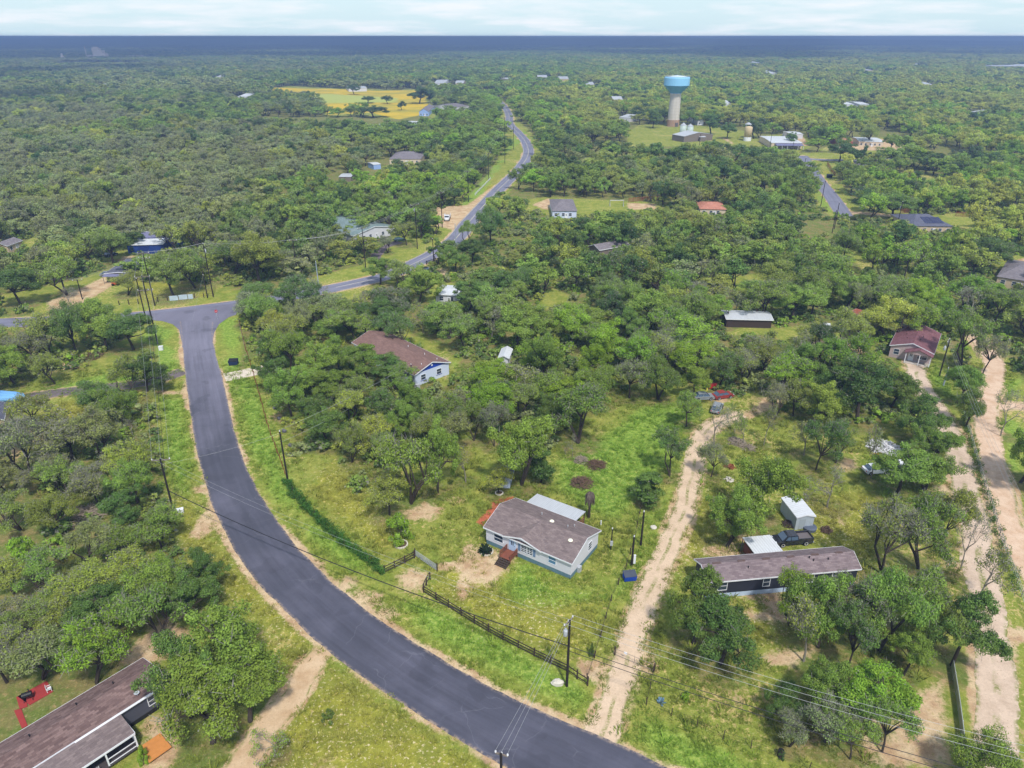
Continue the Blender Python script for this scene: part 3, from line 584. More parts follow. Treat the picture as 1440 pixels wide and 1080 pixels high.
def make_bare(seed, Hh, Rr, leafy=0):
    r = np.random.default_rng(seed); mb = MB(); tips = []
    def grow(p, d, ln, rd, lev):
        m = p + d * ln * .5 + r.normal(0, .05 * ln, 3); e = p + d * ln + r.normal(0, .05 * ln, 3)
        mb.tube([p, m, e], [rd, rd * .8, rd * .6], 6 if lev < 2 else 3, cap=False)
        if lev >= 5: tips.append(e); return
        for _ in range(3 if lev in (0, 2, 3) else 2 + (r.random() < .6)):
            nd = d * .75 + r.normal(0, .52, 3) + np.array((0, 0, .12 if lev < 3 else -.02)); nd /= np.linalg.norm(nd); grow(e, nd, ln * r.uniform(.6, .82), rd * .58, lev + 1)
    grow(np.array((0, 0, -.2)), np.array((r.normal(0, .1), r.normal(0, .1), 1.0)), Hh * .34, Hh * .026, 0)
    v = np.array(mb.v); sc = Hh / v[:, 2].max(); v[:, 2] *= sc; hr = np.percentile(np.hypot(v[:, 0], v[:, 1]), 97); k = Rr / hr; v[:, :2] *= np.clip(k, .6, 1.6)
    me = bpy.data.meshes.new("trunk"); me.from_pydata(v.tolist(), [], mb.f); me.materials.append(bark_grey); me.update()
    tp = np.array(tips) * (min(1.6, max(.6, k)), min(1.6, max(.6, k)), sc); sel = r.choice(len(tp), min(len(tp), 60 + leafy * 30), replace=False)
    q, d = leaves_np(tp[sel], np.full((len(sel), 3), .45), 10 + leafy * 9, .10, r); nl = len(q)
    gy = np.where(r.random(nl) < (.75 if not leafy else .35), 1.0, 0.0); at_ = np.repeat(np.c_[r.uniform(.7, 1.3, nl), np.zeros(nl), gy, np.ones(nl)], 4, 0)
    cm = mesh_np("crown", q.reshape(-1, 3), np.arange(nl * 4), 4, leaf_near, {"leaf": ('FLOAT_COLOR', at_)})
    return me, cm
# one of each form: (trunk mesh, crown mesh, height, radius)
FORMS = {
 "oak":  [(make_tree("oak", 10 + i, 8.5, 4.3, 84, 300, .098, 1 + (i == 2), .22, .03, 220), 8.5, 4.3) for i in range(4)],
 "wide": [(make_tree("wide", 30 + i, 7.5, 4.8, 84, 250, .098, 1 + i % 2, .23, .05, 400), 7.5, 4.8) for i in range(4)],
 "airy": [(make_tree("airy", 50 + i, 8.0, 4.2, 72, 135, .105, 1 + i % 3, .17, .07, 700), 8.0, 4.2) for i in range(5)],
 "grey": [(make_tree("airy", 70 + i, 7.5, 4.2, 66, 90, .10, 1 + i % 2, .17, .22, 1700), 7.5, 4.2) for i in range(3)],
 "tall": [(make_tree("tall", 90 + i, 8.0, 2.6, 36, 260, .11, 1, .15, .03, 60), 8.0, 2.6) for i in range(2)],
 "bush": [(make_tree("shrub", 100 + i, 2.6, 1.9, 20, 240, .09, 3, .05, .04, 60), 2.6, 1.9) for i in range(3)],
 "bare": [(make_bare(110 + i, 7.5, 3.6, 0), 7.5, 3.6) for i in range(2)],
 "thin": [(make_bare(120 + i, 7.0, 3.2, 1), 7.0, 3.2) for i in range(2)],
}
TONES = {"dark": lin(88, 114, 64), "deep": lin(70, 96, 58), "mid": lin(112, 138, 70), "bright": lin(116, 148, 58), "yellow": lin(142, 156, 76), "olive": lin(122, 138, 74), "grey": lin(124, 138, 98), "blue": lin(100, 124, 88)}
TONES = {k: ((v[0] * 1.52, v[1] * 1.42, v[2] * 1.16, 1.0)) for k, v in TONES.items()}
TREES = []      # (x, y, height, radius, form, tone, manual)
def tree_px(bx, by, ty, wpx, form, tone):
    p = at(bx, by); hh = height(by, ty) ; d = depth_at(by); rr = wpx * d / FPX / 2
    hh = max(1.0, hh - (rr * 0.45 if form not in ("bare", "thin", "bush") else 0) * max(0.0, tan(PITCH + atan((by - 540) / FPX)) * 0.9))
    TREES.append((p[0], p[1], hh, rr, form, tone, True))
MANUAL = [
 # left of the curved road
 (78,633,556,78,"thin","olive"),(147,590,538,72,"wide","dark"),(174,604,545,66,"wide","mid"),(187,613,588,26,"bare","grey"),(60,602,548,60,"airy","olive"),(10,640,600,40,"wide","dark"),
 (20,700,648,62,"airy","grey"),(70,690,640,66,"grey","grey"),(98,700,642,62,"airy","mid"),(140,715,650,72,"grey","grey"),(172,690,622,66,"airy","yellow"),(195,712,640,60,"wide","mid"),(182,748,690,64,"oak","dark"),
 (213,668,622,48,"airy","yellow"),(30,745,690,70,"airy","olive"),(85,750,695,70,"wide","olive"),(35,790,757,34,"bush","bright"),(125,790,730,70,"airy","grey"),(165,790,742,72,"airy","mid"),(228,772,708,74,"airy","mid"),
 (20,835,775,76,"airy","olive"),(75,830,770,76,"airy","mid"),(125,845,785,84,"airy","yellow"),(185,840,775,80,"airy","yellow"),(240,850,772,84,"wide","mid"),(285,835,775,66,"oak","dark"),(266,875,802,84,"oak","dark"),
 (220,908,812,88,"airy","mid"),(150,890,822,84,"oak","dark"),(95,900,835,90,"airy","olive"),(45,900,838,86,"airy","olive"),(5,900,840,80,"grey","grey"),(135,962,866,104,"airy","bright"),(60,955,880,100,"airy","grey"),(10,960,880,90,"grey","olive"),(100,930,872,80,"airy","mid"),
 (318,985,846,126,"oak","mid"),(268,1010,890,98,"oak","dark"),(352,1015,905,112,"oak","mid"),(300,1045,925,150,"wide","mid"),(205,1072,1050,18,"bush","bright"),(462,1012,999,20,"bush","dark"),(388,1060,1025,60,"thin","bright"),
 # between the road and the white house
 (578,708,600,88,"airy","mid"),(548,724,660,68,"airy","olive"),(616,693,588,56,"oak","mid"),(655,678,622,42,"thin","yellow"),(733,681,576,94,"oak","mid"),(761,678,630,36,"tall","deep"),(701,694,655,46,"airy","yellow"),
 (813,624,538,82,"airy","mid"),(772,605,550,48,"oak","dark"),(805,643,608,22,"bare","grey"),(942,670,601,52,"airy","dark"),(910,708,662,46,"tall","dark"),(563,757,724,36,"bush","bright"),
 (495,650,588,46,"airy","olive"),(525,642,584,58,"airy","yellow"),(567,622,566,54,"oak","mid"),(600,640,575,50,"airy","olive"),(640,640,580,52,"airy","grey"),(667,620,556,44,"airy","mid"),(695,628,565,48,"grey","grey"),(540,660,610,46,"airy","olive"),
 (460,625,572,56,"oak","dark"),(492,600,545,50,"airy","yellow"),(440,600,553,50,"wide","dark"),(410,585,515,62,"oak","mid"),(385,545,500,50,"oak","dark"),(430,560,512,60,"oak","mid"),(470,568,520,60,"oak","mid"),(500,580,525,60,"airy","olive"),(540,595,540,58,"airy","dark"),(575,585,528,50,"oak","mid"),(625,600,548,56,"airy","mid"),(655,595,548,50,"grey","grey"),(690,585,530,56,"airy","dark"),(730,590,535,56,"airy","olive"),
 (770,570,515,60,"airy","mid"),(840,570,512,60,"wide","mid"),(885,560,500,60,"grey","olive"),(925,562,500,56,"wide","dark"),(965,600,545,46,"airy","mid"),
 # right of the dirt track
 (1065,741,628,100,"oak","mid"),(1021,769,684,78,"oak","mid"),(1004,624,572,48,"bare","grey"),(1000,671,622,42,"grey","grey"),(1033,608,568,26,"thin","mid"),(1045,624,588,30,"thin","bright"),(1074,626,570,28,"thin","olive"),(1147,662,582,62,"airy","dark"),(1130,640,590,44,"thin","grey"),
 (1175,651,598,48,"airy","olive"),(1163,713,652,66,"bare","grey"),(1225,672,598,38,"thin","olive"),(1262,694,622,88,"oak","mid"),(1300,690,632,66,"wide","mid"),(1240,806,698,84,"grey","olive"),(1292,800,696,84,"airy","mid"),(1322,760,680,66,"airy","olive"),(1290,626,556,74,"oak","dark"),(1312,650,596,68,"oak","mid"),
 (1350,802,724,50,"bare","grey"),(1373,850,776,66,"thin","olive"),(1205,592,500,92,"oak","deep"),(1170,580,500,72,"oak","dark"),(1250,578,520,66,"oak","dark"),(1150,600,532,66,"oak","yellow"),(1115,585,528,56,"airy","olive"),(1090,590,535,46,"grey","grey"),(1407,613,552,48,"bare","grey"),(1434,678,588,72,"oak","mid"),(1475,700,600,80,"oak","mid"),
 (1013,934,838,112,"oak","dark"),(975,905,797,92,"oak","dark"),(1110,880,800,60,"airy","bright"),(1150,910,803,96,"oak","mid"),(1130,930,842,70,"thin","olive"),(1195,900,795,90,"grey","mid"),(1235,915,800,90,"wide","mid"),(1190,945,850,80,"airy","dark"),(1285,890,790,92,"airy","mid"),(1338,936,826,94,"oak","dark"),(1300,920,830,70,"wide","olive"),(1270,950,885,56,"oak","mid"),
 (1145,1000,918,78,"oak","mid"),(1218,1022,930,104,"oak","bright"),(1098,1010,958,58,"oak","dark"),(1160,1045,975,86,"grey","grey"),(1240,1058,975,84,"airy","mid"),(1195,1068,1000,70,"airy","mid"),(1110,1050,1000,54,"grey","grey"),(1372,1110,1030,84,"wide","mid"),
 (1345,568,512,52,"oak","mid"),(1358,600,548,40,"wide","dark"),(1352,520,430,66,"airy","mid"),(1380,530,470,46,"grey","grey"),(964,983,972,12,"bush","bright"),(832,922,905,9,"bush","dark"),(1098,1066,1056,10,"bush","deep"),
 (1010,545,490,52,"airy","dark"),(1045,540,488,56,"grey","olive"),(1080,530,478,62,"airy","olive"),(1130,545,480,66,"oak","mid"),(975,560,510,46,"oak","mid"),
 # by the junction
 (372,468,412,56,"wide","mid"),(402,492,438,58,"airy","olive"),(428,480,424,50,"airy","grey"),(410,522,462,62,"wide","mid"),(450,540,480,64,"oak","mid"),(385,515,468,50,"wide","dark"),(478,522,470,52,"oak","mid"),(448,440,388,40,"bare","grey"),(542,540,496,60,"oak","dark"),(516,532,480,54,"oak","mid"),(566,556,512,50,"airy","mid"),(472,480,436,66,"oak","mid"),
 (75,505,432,66,"airy","olive"),(108,500,424,58,"wide","dark"),(150,492,420,66,"oak","mid"),(188,492,435,62,"oak","dark"),(45,520,465,60,"grey","grey"),(78,540,490,46,"airy","olive"),(20,540,482,60,"oak","mid"),(130,470,425,60,"wide","mid"),(205,505,492,24,"bush","olive"),(182,518,498,26,"bush","olive"),
 (100,432,405,30,"bare","grey"),(180,415,378,46,"airy","olive"),(245,420,352,70,"wide","olive"),(275,405,345,60,"airy","mid"),(365,398,330,90,"wide","olive"),(330,385,335,60,"airy","dark"),(160,371,322,62,"wide","olive"),(95,415,355,70,"airy","mid"),(30,430,370,60,"oak","dark"),
 # middle, seen against roofs and lawns
 (595,468,425,40,"thin","olive"),(590,430,372,62,"oak","mid"),(660,440,392,60,"oak","dark"),(560,410,365,50,"airy","olive"),(535,400,362,46,"oak","mid"),(655,345,310,30,"airy","mid"),(690,345,292,50,"wide","dark"),(663,372,335,40,"oak","deep"),(640,385,345,44,"oak","mid"),(545,356,330,26,"grey","grey"),(572,345,310,42,"airy","olive"),
 (1178,500,432,60,"airy","olive"),(1138,492,452,52,"airy","olive"),(1212,482,446,40,"oak","yellow"),(1232,470,430,44,"oak","mid"),(1000,300,287,26,"oak","dark"),(1018,301,288,22,"oak","mid"),(1090,420,365,58,"wide","olive"),(1190,372,320,42,"airy","mid"),(1255,305,268,72,"wide","mid"),(1222,297,266,36,"oak","dark"),(1390,382,335,66,"wide","dark"),(1180,228,198,40,"oak","deep"),(1148,204,178,34,"oak","dark"),(1112,206,186,18,"oak","dark"),
 (1000,190,160,30,"oak","dark"),(918,180,152,26,"oak","dark"),(1022,195,172,26,"oak","dark"),(1060,195,168,26,"oak","dark"),(1000,222,196,26,"oak","dark"),(1220,205,176,34,"wide","olive"),(1250,214,188,26,"oak","mid"),
 (517,145,135,24,"oak","deep"),(545,146,134,18,"oak","deep"),(565,155,142,16,"oak","deep"),(425,142,128,28,"grey","olive"),(525,165,148,40,"oak","deep"),(590,146,122,40,"oak","deep"),(498,133,118,20,"oak","deep"),
]
for a in MANUAL: tree_px(*a)
# sight lines the photo keeps open: (x0, y0, x1, y1, y of the thing's foot)
KEEP = [(0,446,48,462,463),(1080,97,1092,103,104),(1187,141,1223,147,148),(1365,148,1377,158,159),(334,130,348,136,137),(143,114,148,119,120),(610,111,626,117,118),(705,103,715,111,112),(870,159,886,166,167),(1019,141,1028,146,147),(1385,88,1446,94,94),(486,120,516,125,125),(80,70,200,88,88),
 (756,104,770,109,110),(786,106,800,111,112),(824,114,836,119,120),(862,134,876,140,141),(1056,84,1072,89,90),(1215,94,1228,99,100),(1298,114,1312,119,120),(640,112,652,117,118),(300,104,312,109,110),(205,76,216,80,81),(1285,86,1300,91,92),
 (1243,452,1316,525,526),(583,500,636,545,546),(517,460,600,520,497),(178,330,242,356,360),(146,364,200,395,398),(1285,298,1345,322,322),(1400,368,1440,396,398),(775,275,828,304,306),(828,328,856,352,356),(983,277,1023,288,296),(492,296,556,332,331),(548,209,592,224,226),
 (1020,437,1090,456,460),(1190,430,1218,446,456),(612,396,645,418,420),(930,100,970,178,182),(1042,170,1060,198,202),(1082,186,1132,202,206),(945,174,995,194,197),(1195,190,1245,204,206),(586,148,608,160,162),(10,322,50,345,348),(475,242,496,250,252),(524,228,537,238,238),(640,138,660,150,152),(700,487,720,502,504),
 (590,340,700,376,376),(640,270,735,335,335),(700,165,758,270,270),(1115,220,1200,300,300),(170,428,340,462,462),(378,124,605,165,165),(455,386,560,404,404),(1190,295,1290,308,310),(985,545,1022,580,582),(895,175,1070,200,203),(745,268,930,292,294),(755,405,805,430,432),(290,440,330,520,560),(570,470,640,500,500),(640,240,720,320,322),(1130,300,1180,330,310)]
def visible_ok(x, y, hh, rr):
    px, py, d = pixv(x, y, 0.0); _, ty, _ = pixv(x, y, hh); hw = rr * FPX / d * 0.8
    ok = np.ones(x.shape, bool)
    for x0, y0, x1, y1, fy_ in KEEP: ok &= ~((py > fy_) & (px + hw > x0) & (px - hw < x1) & (ty + 1 < y1) & (py > y0))
    return ok
def hexgrid(x0, x1, y0, y1, s, r):
    xs = np.arange(x0, x1, s); ysg = np.arange(y0, y1, s * .87); X, Y = np.meshgrid(xs, ysg); X = X + (np.arange(len(ysg)) % 2)[:, None] * s / 2
    return (X + r.uniform(-.36, .36, X.shape) * s).ravel(), (Y + r.uniform(-.36, .36, X.shape) * s).ravel()
r = np.random.default_rng(21)
bands = [(95, 420, 8.7), (420, 1000, 12.3), (1000, 1900, 15.0), (1900, 3400, 20.0), (3400, 5600, 29.0)]
FX, FY, FS = [], [], []
for y0, y1, s in bands:
    x, y = hexgrid(-0.80 * y1 - 30, 0.80 * y1 + 30, y0, y1, s, r); k = np.abs(x) < 0.78 * y + 30; FX.append(x[k]); FY.append(y[k]); FS.append(np.full(k.sum(), s))
FX, FY, FS = map(np.concatenate, (FX, FY, FS))
ok = r.random(FX.shape) > 0.07
for P in OPEN + [FIELD]:
    k = ok & (FX > P[:, 0].min()) & (FX < P[:, 0].max()) & (FY > P[:, 1].min()) & (FY < P[:, 1].max()); i = np.nonzero(k)[0]
    if len(i): ok[i] &= ~inside(P, FX[i], FY[i])
for c, wd in ((le, 7), (re, 7), (CROSS, 8), (RIGHT_ROAD, 8), (RIGHT_X, 6), (TRACK, 5), (GRAVEL, 5), (SANDY, 5), (DARK_DRIVE, 5)):
    i = np.nonzero(ok & (FY < 1100))[0]; ok[i] &= dist_line(np.asarray(c)[::4], FX[i], FY[i]) > wd
M = np.array([(t[0], t[1], t[3]) for t in TREES])
i = np.nonzero(ok & (FY < 800))[0]
for j in range(0, len(i), 4000):
    b = i[j:j + 4000]; dd = np.hypot(FX[b][:, None] - M[:, 0], FY[b][:, None] - M[:, 1]); ok[b] &= (dd > 2.2 + 0.55 * M[:, 2]).all(1)
# a few natural glades so the wood is not one even carpet
glade = vnoise(FX, FY, 34, 77) * .6 + vnoise(FX, FY, 90, 78) * .4; ok &= ~((glade < 0.25) & (FY > 130))
FX, FY, FS = FX[ok], FY[ok], FS[ok]; n = len(FX)
FR = FS * r.uniform(0.47, 0.76, n); FH = np.minimum(FS * .55 + 4.6, 11.0) * r.uniform(0.72, 1.2, n)
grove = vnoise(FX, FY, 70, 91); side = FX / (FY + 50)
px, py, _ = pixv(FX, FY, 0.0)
# grey-olive mesquite left, greener oak right; sun and cloud shade also put into leaf tone
sunlit_tone = np.clip(0.45 + side * 0.75 + (grove - .5) * 1.1 + r.normal(0, .16, n) + np.where(FY > 560, np.clip((side + .15) * 2.2, 0, .55), 0), 0, 1.4)
names = np.array(["grey", "olive", "dark", "mid", "bright", "yellow"]); ti = np.digitize(sunlit_tone, [0.08, 0.26, 0.40, 0.80, 1.12])
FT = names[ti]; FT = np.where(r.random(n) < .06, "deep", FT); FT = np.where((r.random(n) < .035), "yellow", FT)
u = r.random(n); FF = np.where(FT == "grey", np.where(u < .6, "grey", "airy"), np.where(np.isin(FT, ["dark", "deep", "mid", "bright"]), np.where(u < .42, "oak", np.where(u < .55, "wide", "airy")), np.where(u < .85, "airy", "wide")))
k = visible_ok(FX, FY, FH, FR); FX, FY, FR, FH, FT, FF = FX[k], FY[k], FR[k], FH[k], FT[k], FF[k]; n = len(FX)
k = (r.random(n) < .07) & (FY < 420); FF = np.where(k, 'grey', FF)
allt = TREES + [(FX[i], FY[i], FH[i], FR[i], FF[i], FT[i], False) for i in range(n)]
# the 300 that show largest stand as trees of their own: those inside the frame, nearest first, every single one measured by hand among them
px, py, d = pixv(FX, FY, FH * .6); vis = (px > -20) & (px < 1460) & (py < 1090)
near_i = [i for i in np.argsort(FY) if vis[i]]
n_own = 300 - sum(1 for t in TREES if t[4] != "bush"); own_fill = near_i[:max(0, n_own)]; own_set = set(own_fill)

# landmarks by which a tree is pointed out
MARKS = [("the red-stepped white house", at(745, 760)), ("the long black-walled home", at(1110, 800)), ("the white-railed porch home", at(110, 1020)), ("the blue-gabled house", at(590, 520)), ("the maroon-roofed house", at(1280, 490)),
 ("the small grey metal shed", at(1127, 722)), ("the black pickup", at(1113, 755)), ("the road junction", at(280, 445)), ("the dark blue dumpster", at(329, 512)), ("the bright blue dumpster", at(885, 815)), ("the blue metal building", at(205, 350)), ("the grey-roofed trailer", at(170, 385)),
 ("the teal-roofed house", at(525, 325)), ("the blue-gated water tower", at(950, 178)), ("the gravel track", at(1350, 650)), ("the bend of the sandy road", at(1395, 560)), ("the brush piles", at(818, 665)), ("the junked pale car", at(1008, 572)), ("the blue tarp", at(14, 556)),
 ("the pale sand driveway", at(390, 1000)), ("the pipe gate", at(892, 930)), ("the leaning roadside pole", at(243, 718)), ("the low grey sheet fence", at(1345, 1000)), ("the long pale metal roof", at(1055, 450)), ("the white trailer roof", at(627, 408)),
 ("the ivy hedge", at(470, 740)), ("the grey hip-roofed house", at(800, 295)), ("the solar-panelled house", at(1310, 312)), ("the golden field", at(500, 145)), ("the side road", at(1150, 255)), ("the flatbed truck", at(630, 300)), ("the salmon roof", at(1003, 292)), ("the tan hill house roof", at(1425, 392)), ("the white canopy", at(708, 496))]
MARKS[13] = ("the water tower", at(950, 178)); MARKS[32] = ("the edge-cut tan house", at(1425, 392))
FORM_WORDS = {"oak": "rounded leafy oak", "wide": "broad spreading oak", "airy": "loose feathery mesquite", "grey": "twiggy half-bare mesquite", "tall": "narrow upright tree", "bush": "low leafy shrub", "bare": "leafless grey tree", "thin": "sparse thin-crowned tree"}
FORM_NAME = {"oak": "oak_tree", "wide": "oak_tree", "airy": "mesquite_tree", "grey": "mesquite_tree", "tall": "cedar_tree", "bush": "shrub", "bare": "bare_tree", "thin": "mesquite_tree"}
FORM_CAT = {"bush": "shrub"}
TONE_WORDS = {"dark": "dark green", "deep": "deepest green", "mid": "mid green", "bright": "bright green", "yellow": "yellowish green", "olive": "olive", "grey": "grey-green", "blue": "bluish green"}
ORD = ["nearest", "second nearest", "third nearest", "fourth nearest", "fifth nearest", "sixth nearest", "seventh nearest", "eighth nearest", "ninth nearest", "tenth nearest", "eleventh nearest", "twelfth nearest"] + [f"{k}th nearest" for k in range(13, 60)]
def mark_of(x, y):
    p = np.array((x, y)); nm, q = min(MARKS, key=lambda m: np.linalg.norm(m[1][:2] - p) / (1 + 0.0 * p[1])); d = p - q[:2]
    rel = ("right of" if d[0] > 0 else "left of") if abs(d[0]) > abs(d[1]) * .8 else ("behind" if d[1] > 0 else "in front of")
    return nm, rel, float(np.linalg.norm(d))
own = TREES + [allt[len(TREES) + i] for i in own_fill]; rb_ = random.Random(3)
own = [t if t[6] or rb_.random() > .08 else (t[0], t[1], t[2], t[3] * .85, rb_.choice(['thin', 'thin', 'bare']), 'grey', False) for t in own]
info = []
for t in own:
    nm, rel, d = mark_of(t[0], t[1]); look = ("" if t[4] == "bare" else TONE_WORDS[t[5]] + " ") + FORM_WORDS[t[4]]; info.append((look, rel, nm, d))
groups = {}
for i, f_ in enumerate(info): groups.setdefault(f_[:3], []).append(i)
labels = [None] * len(own)
for (look, rel, nm), ids in groups.items():
    ids.sort(key=lambda i: info[i][3])
    for q_, i in enumerate(ids): labels[i] = f"{look} {rel} {nm}" if len(ids) == 1 else f"{ORD[q_]} {look} {rel} {nm}"
# leaf litter and worn earth lie under the crowns
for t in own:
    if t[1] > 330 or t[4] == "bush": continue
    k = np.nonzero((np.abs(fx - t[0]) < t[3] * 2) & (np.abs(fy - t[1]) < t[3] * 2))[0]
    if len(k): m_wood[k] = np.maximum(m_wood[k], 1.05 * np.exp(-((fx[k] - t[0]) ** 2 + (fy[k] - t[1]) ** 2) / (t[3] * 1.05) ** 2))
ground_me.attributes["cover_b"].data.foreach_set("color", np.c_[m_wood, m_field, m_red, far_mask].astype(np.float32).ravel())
rt = random.Random(5)
WARM = {k: v for k, v in TONES.items()}
def vary(tone, rr): 
    c = TONES[tone]; a = rr.uniform(.84, 1.18); h = rr.uniform(-.10, .10); return (c[0] * a * (1 + h), c[1] * a, c[2] * a * (1 - h), 1.0)
tree_log = []
for i, t in enumerate(own):
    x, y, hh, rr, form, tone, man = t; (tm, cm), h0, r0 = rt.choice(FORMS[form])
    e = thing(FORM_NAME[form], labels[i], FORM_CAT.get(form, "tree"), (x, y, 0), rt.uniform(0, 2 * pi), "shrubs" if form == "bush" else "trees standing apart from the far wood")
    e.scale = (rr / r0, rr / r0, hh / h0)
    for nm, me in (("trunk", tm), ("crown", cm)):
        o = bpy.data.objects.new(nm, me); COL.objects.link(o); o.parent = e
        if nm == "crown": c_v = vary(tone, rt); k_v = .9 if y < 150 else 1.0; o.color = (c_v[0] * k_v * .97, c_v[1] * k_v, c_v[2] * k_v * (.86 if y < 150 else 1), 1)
# ------------------------------------------------------------------ the far wood: one mass, instanced on points
def scatter(name, label, protos, P, idx, rot, scl, tone, kind="stuff"):
    pc = bpy.data.collections.new(name + "_forms")
    for j, me in enumerate(protos):
        o = bpy.data.objects.new(f"{name}_form_{j:02d}", me); pc.objects.link(o)
    me = bpy.data.meshes.new(name); me.vertices.add(len(P)); me.vertices.foreach_set("co", np.asarray(P, np.float32).ravel())
    for nm, typ, dat, key in (("idx", 'INT', idx, "value"), ("rot", 'FLOAT_VECTOR', rot, "vector"), ("scl", 'FLOAT_VECTOR', scl, "vector"), ("tone", 'FLOAT_COLOR', tone, "color")):
        a = me.attributes.new(nm, typ, 'POINT'); a.data.foreach_set(key, np.asarray(dat, np.int32 if typ == 'INT' else np.float32).ravel())
    o = bpy.data.objects.new(name, me); COL.objects.link(o); o["kind"] = kind; o["label"] = label
    ng = bpy.data.node_groups.new(name, 'GeometryNodeTree'); ng.interface.new_socket("Geometry", in_out='INPUT', socket_type='NodeSocketGeometry'); ng.interface.new_socket("Geometry", in_out='OUTPUT', socket_type='NodeSocketGeometry')
    gi = ng.nodes.new("NodeGroupInput"); go = ng.nodes.new("NodeGroupOutput"); ip = ng.nodes.new("GeometryNodeInstanceOnPoints"); ci = ng.nodes.new("GeometryNodeCollectionInfo")
    ci.inputs["Collection"].default_value = pc; ci.inputs["Separate Children"].default_value = True; ci.inputs["Reset Children"].default_value = True
    ip.inputs["Pick Instance"].default_value = True
    def attr(nm, ty):
        a = ng.nodes.new("GeometryNodeInputNamedAttribute"); a.data_type = ty; a.inputs["Name"].default_value = nm; return [s for s in a.outputs if s.enabled and s.name == "Attribute"][0]
    L2 = ng.links.new; L2(gi.outputs[0], ip.inputs["Points"]); L2(ci.outputs[0], ip.inputs["Instance"]); L2(attr("idx", 'INT'), ip.inputs["Instance Index"])
    L2(attr("rot", 'FLOAT_VECTOR'), ip.inputs["Rotation"]); L2(attr("scl", 'FLOAT_VECTOR'), ip.inputs["Scale"]); L2(ip.outputs[0], go.inputs[0])
    md = o.modifiers.new("scatter", 'NODES'); md.node_group = ng
    return o
def join_tree(tm, cm, name):
    """trunk and crown of a form as one mesh with two materials"""
    nv = len(tm.vertices); a = np.empty(nv * 3, np.float32); tm.vertices.foreach_get("co", a); mc = len(cm.vertices); b = np.empty(mc * 3, np.float32); cm.vertices.foreach_get("co", b)
    lf = np.empty(mc * 4, np.float32); cm.attributes["leaf"].data.foreach_get("color", lf)
    fl = [tuple(p.vertices) for p in tm.polygons]; nq = mc // 4
    me = bpy.data.meshes.new(name); me.from_pydata(np.r_[a, b].reshape(-1, 3).tolist(), [], fl + (np.arange(mc).reshape(-1, 4) + nv).tolist())
    at_ = me.attributes.new("leaf", 'FLOAT_COLOR', 'POINT'); at_.data.foreach_set("color", np.r_[np.ones(nv * 4, np.float32), lf])
    me.materials.append(bark); me.materials.append(cm.materials[0]); me.polygons.foreach_set("material_index", np.r_[np.zeros(len(fl), np.int32), np.ones(nq, np.int32)]); me.update(); return me
MIDF = []; MKEY = {"oak": [], "wide": [], "airy": [], "grey": []}
for kd, n_, per, sz, gr, tw, cnt in (("oak", 54, 74, .21, .02, 0, 4), ("wide", 54, 70, .21, .04, 40, 3), ("airy", 50, 58, .19, .07, 120, 3), ("grey", 46, 46, .18, .22, 380, 3)):
    for i in range(cnt):
        tm, cm = make_tree("airy" if kd == "grey" else kd, 200 + len(MIDF), 8.0, 4.4, n_, per, sz, 1 + i % 2, .18, gr, tw, lod=True); MKEY[kd].append(len(MIDF)); MIDF.append(join_tree(tm, cm, "wood_tree"))
FARK = []
for i in range(4):
    tm, cm = make_tree("oak" if i % 2 else "wide", 240 + i, 8.0, 4.6, 30, 26, .46, 1, .18, .03, 0, lod=True); FARK.append(len(MIDF)); MIDF.append(join_tree(tm, cm, "wood_tree"))
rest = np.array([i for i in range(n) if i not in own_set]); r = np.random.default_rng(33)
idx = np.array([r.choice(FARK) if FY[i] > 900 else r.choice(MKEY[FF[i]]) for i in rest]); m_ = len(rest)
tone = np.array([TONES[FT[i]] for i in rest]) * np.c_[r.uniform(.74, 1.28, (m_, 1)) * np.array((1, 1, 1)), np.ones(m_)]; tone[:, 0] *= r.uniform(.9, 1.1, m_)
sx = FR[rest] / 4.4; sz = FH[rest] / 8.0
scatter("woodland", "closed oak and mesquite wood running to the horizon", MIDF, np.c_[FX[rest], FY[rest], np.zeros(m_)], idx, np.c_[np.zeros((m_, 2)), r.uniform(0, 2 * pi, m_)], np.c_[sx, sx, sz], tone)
# hanging undergrowth below the near wood, and tufts on open ground
BUSH = []
for i in range(3):
    tm, cm = make_tree("shrub", 300 + i, 1.6, 1.5, 9, 42, .17, 2, .04, .12, 30, lod=True); BUSH.append(join_tree(tm, cm, "undergrowth_form"))
x, y = hexgrid(-250, 250, 70, 330, 2.9, r); kk = np.abs(x) < .8 * y; x, y = x[kk], y[kk]; okk = np.ones(len(x), bool)
for P in OPEN: okk &= ~inside(P, x, y)
for c, wd in ((le, 6), (re, 6), (CROSS, 6.5), (RIGHT_ROAD, 6), (TRACK, 4.5), (GRAVEL, 4.5), (SANDY, 4.5), (DARK_DRIVE, 4)): okk &= dist_line(np.asarray(c)[::4], x, y) > wd
okk &= visible_ok(x, y, np.full(len(x), 1.6), np.full(len(x), 1.5)) & (r.random(len(x)) < .8); x, y = x[okk], y[okk]; m_ = len(x)
tn = np.array([TONES[k] for k in r.choice(["dark", "olive", "mid", "grey", "yellow", "bright"], m_, p=[.2, .25, .2, .15, .1, .1])]); s_ = r.uniform(.45, 1.6, (m_, 1))
scatter("undergrowth", "brushy undergrowth below the trees", BUSH, np.c_[x, y, np.zeros(m_)], r.integers(0, 3, m_), np.c_[np.zeros((m_, 2)), r.uniform(0, 6.28, m_)], np.c_[s_, s_, s_ * r.uniform(.7, 1.2, (m_, 1))], tn)
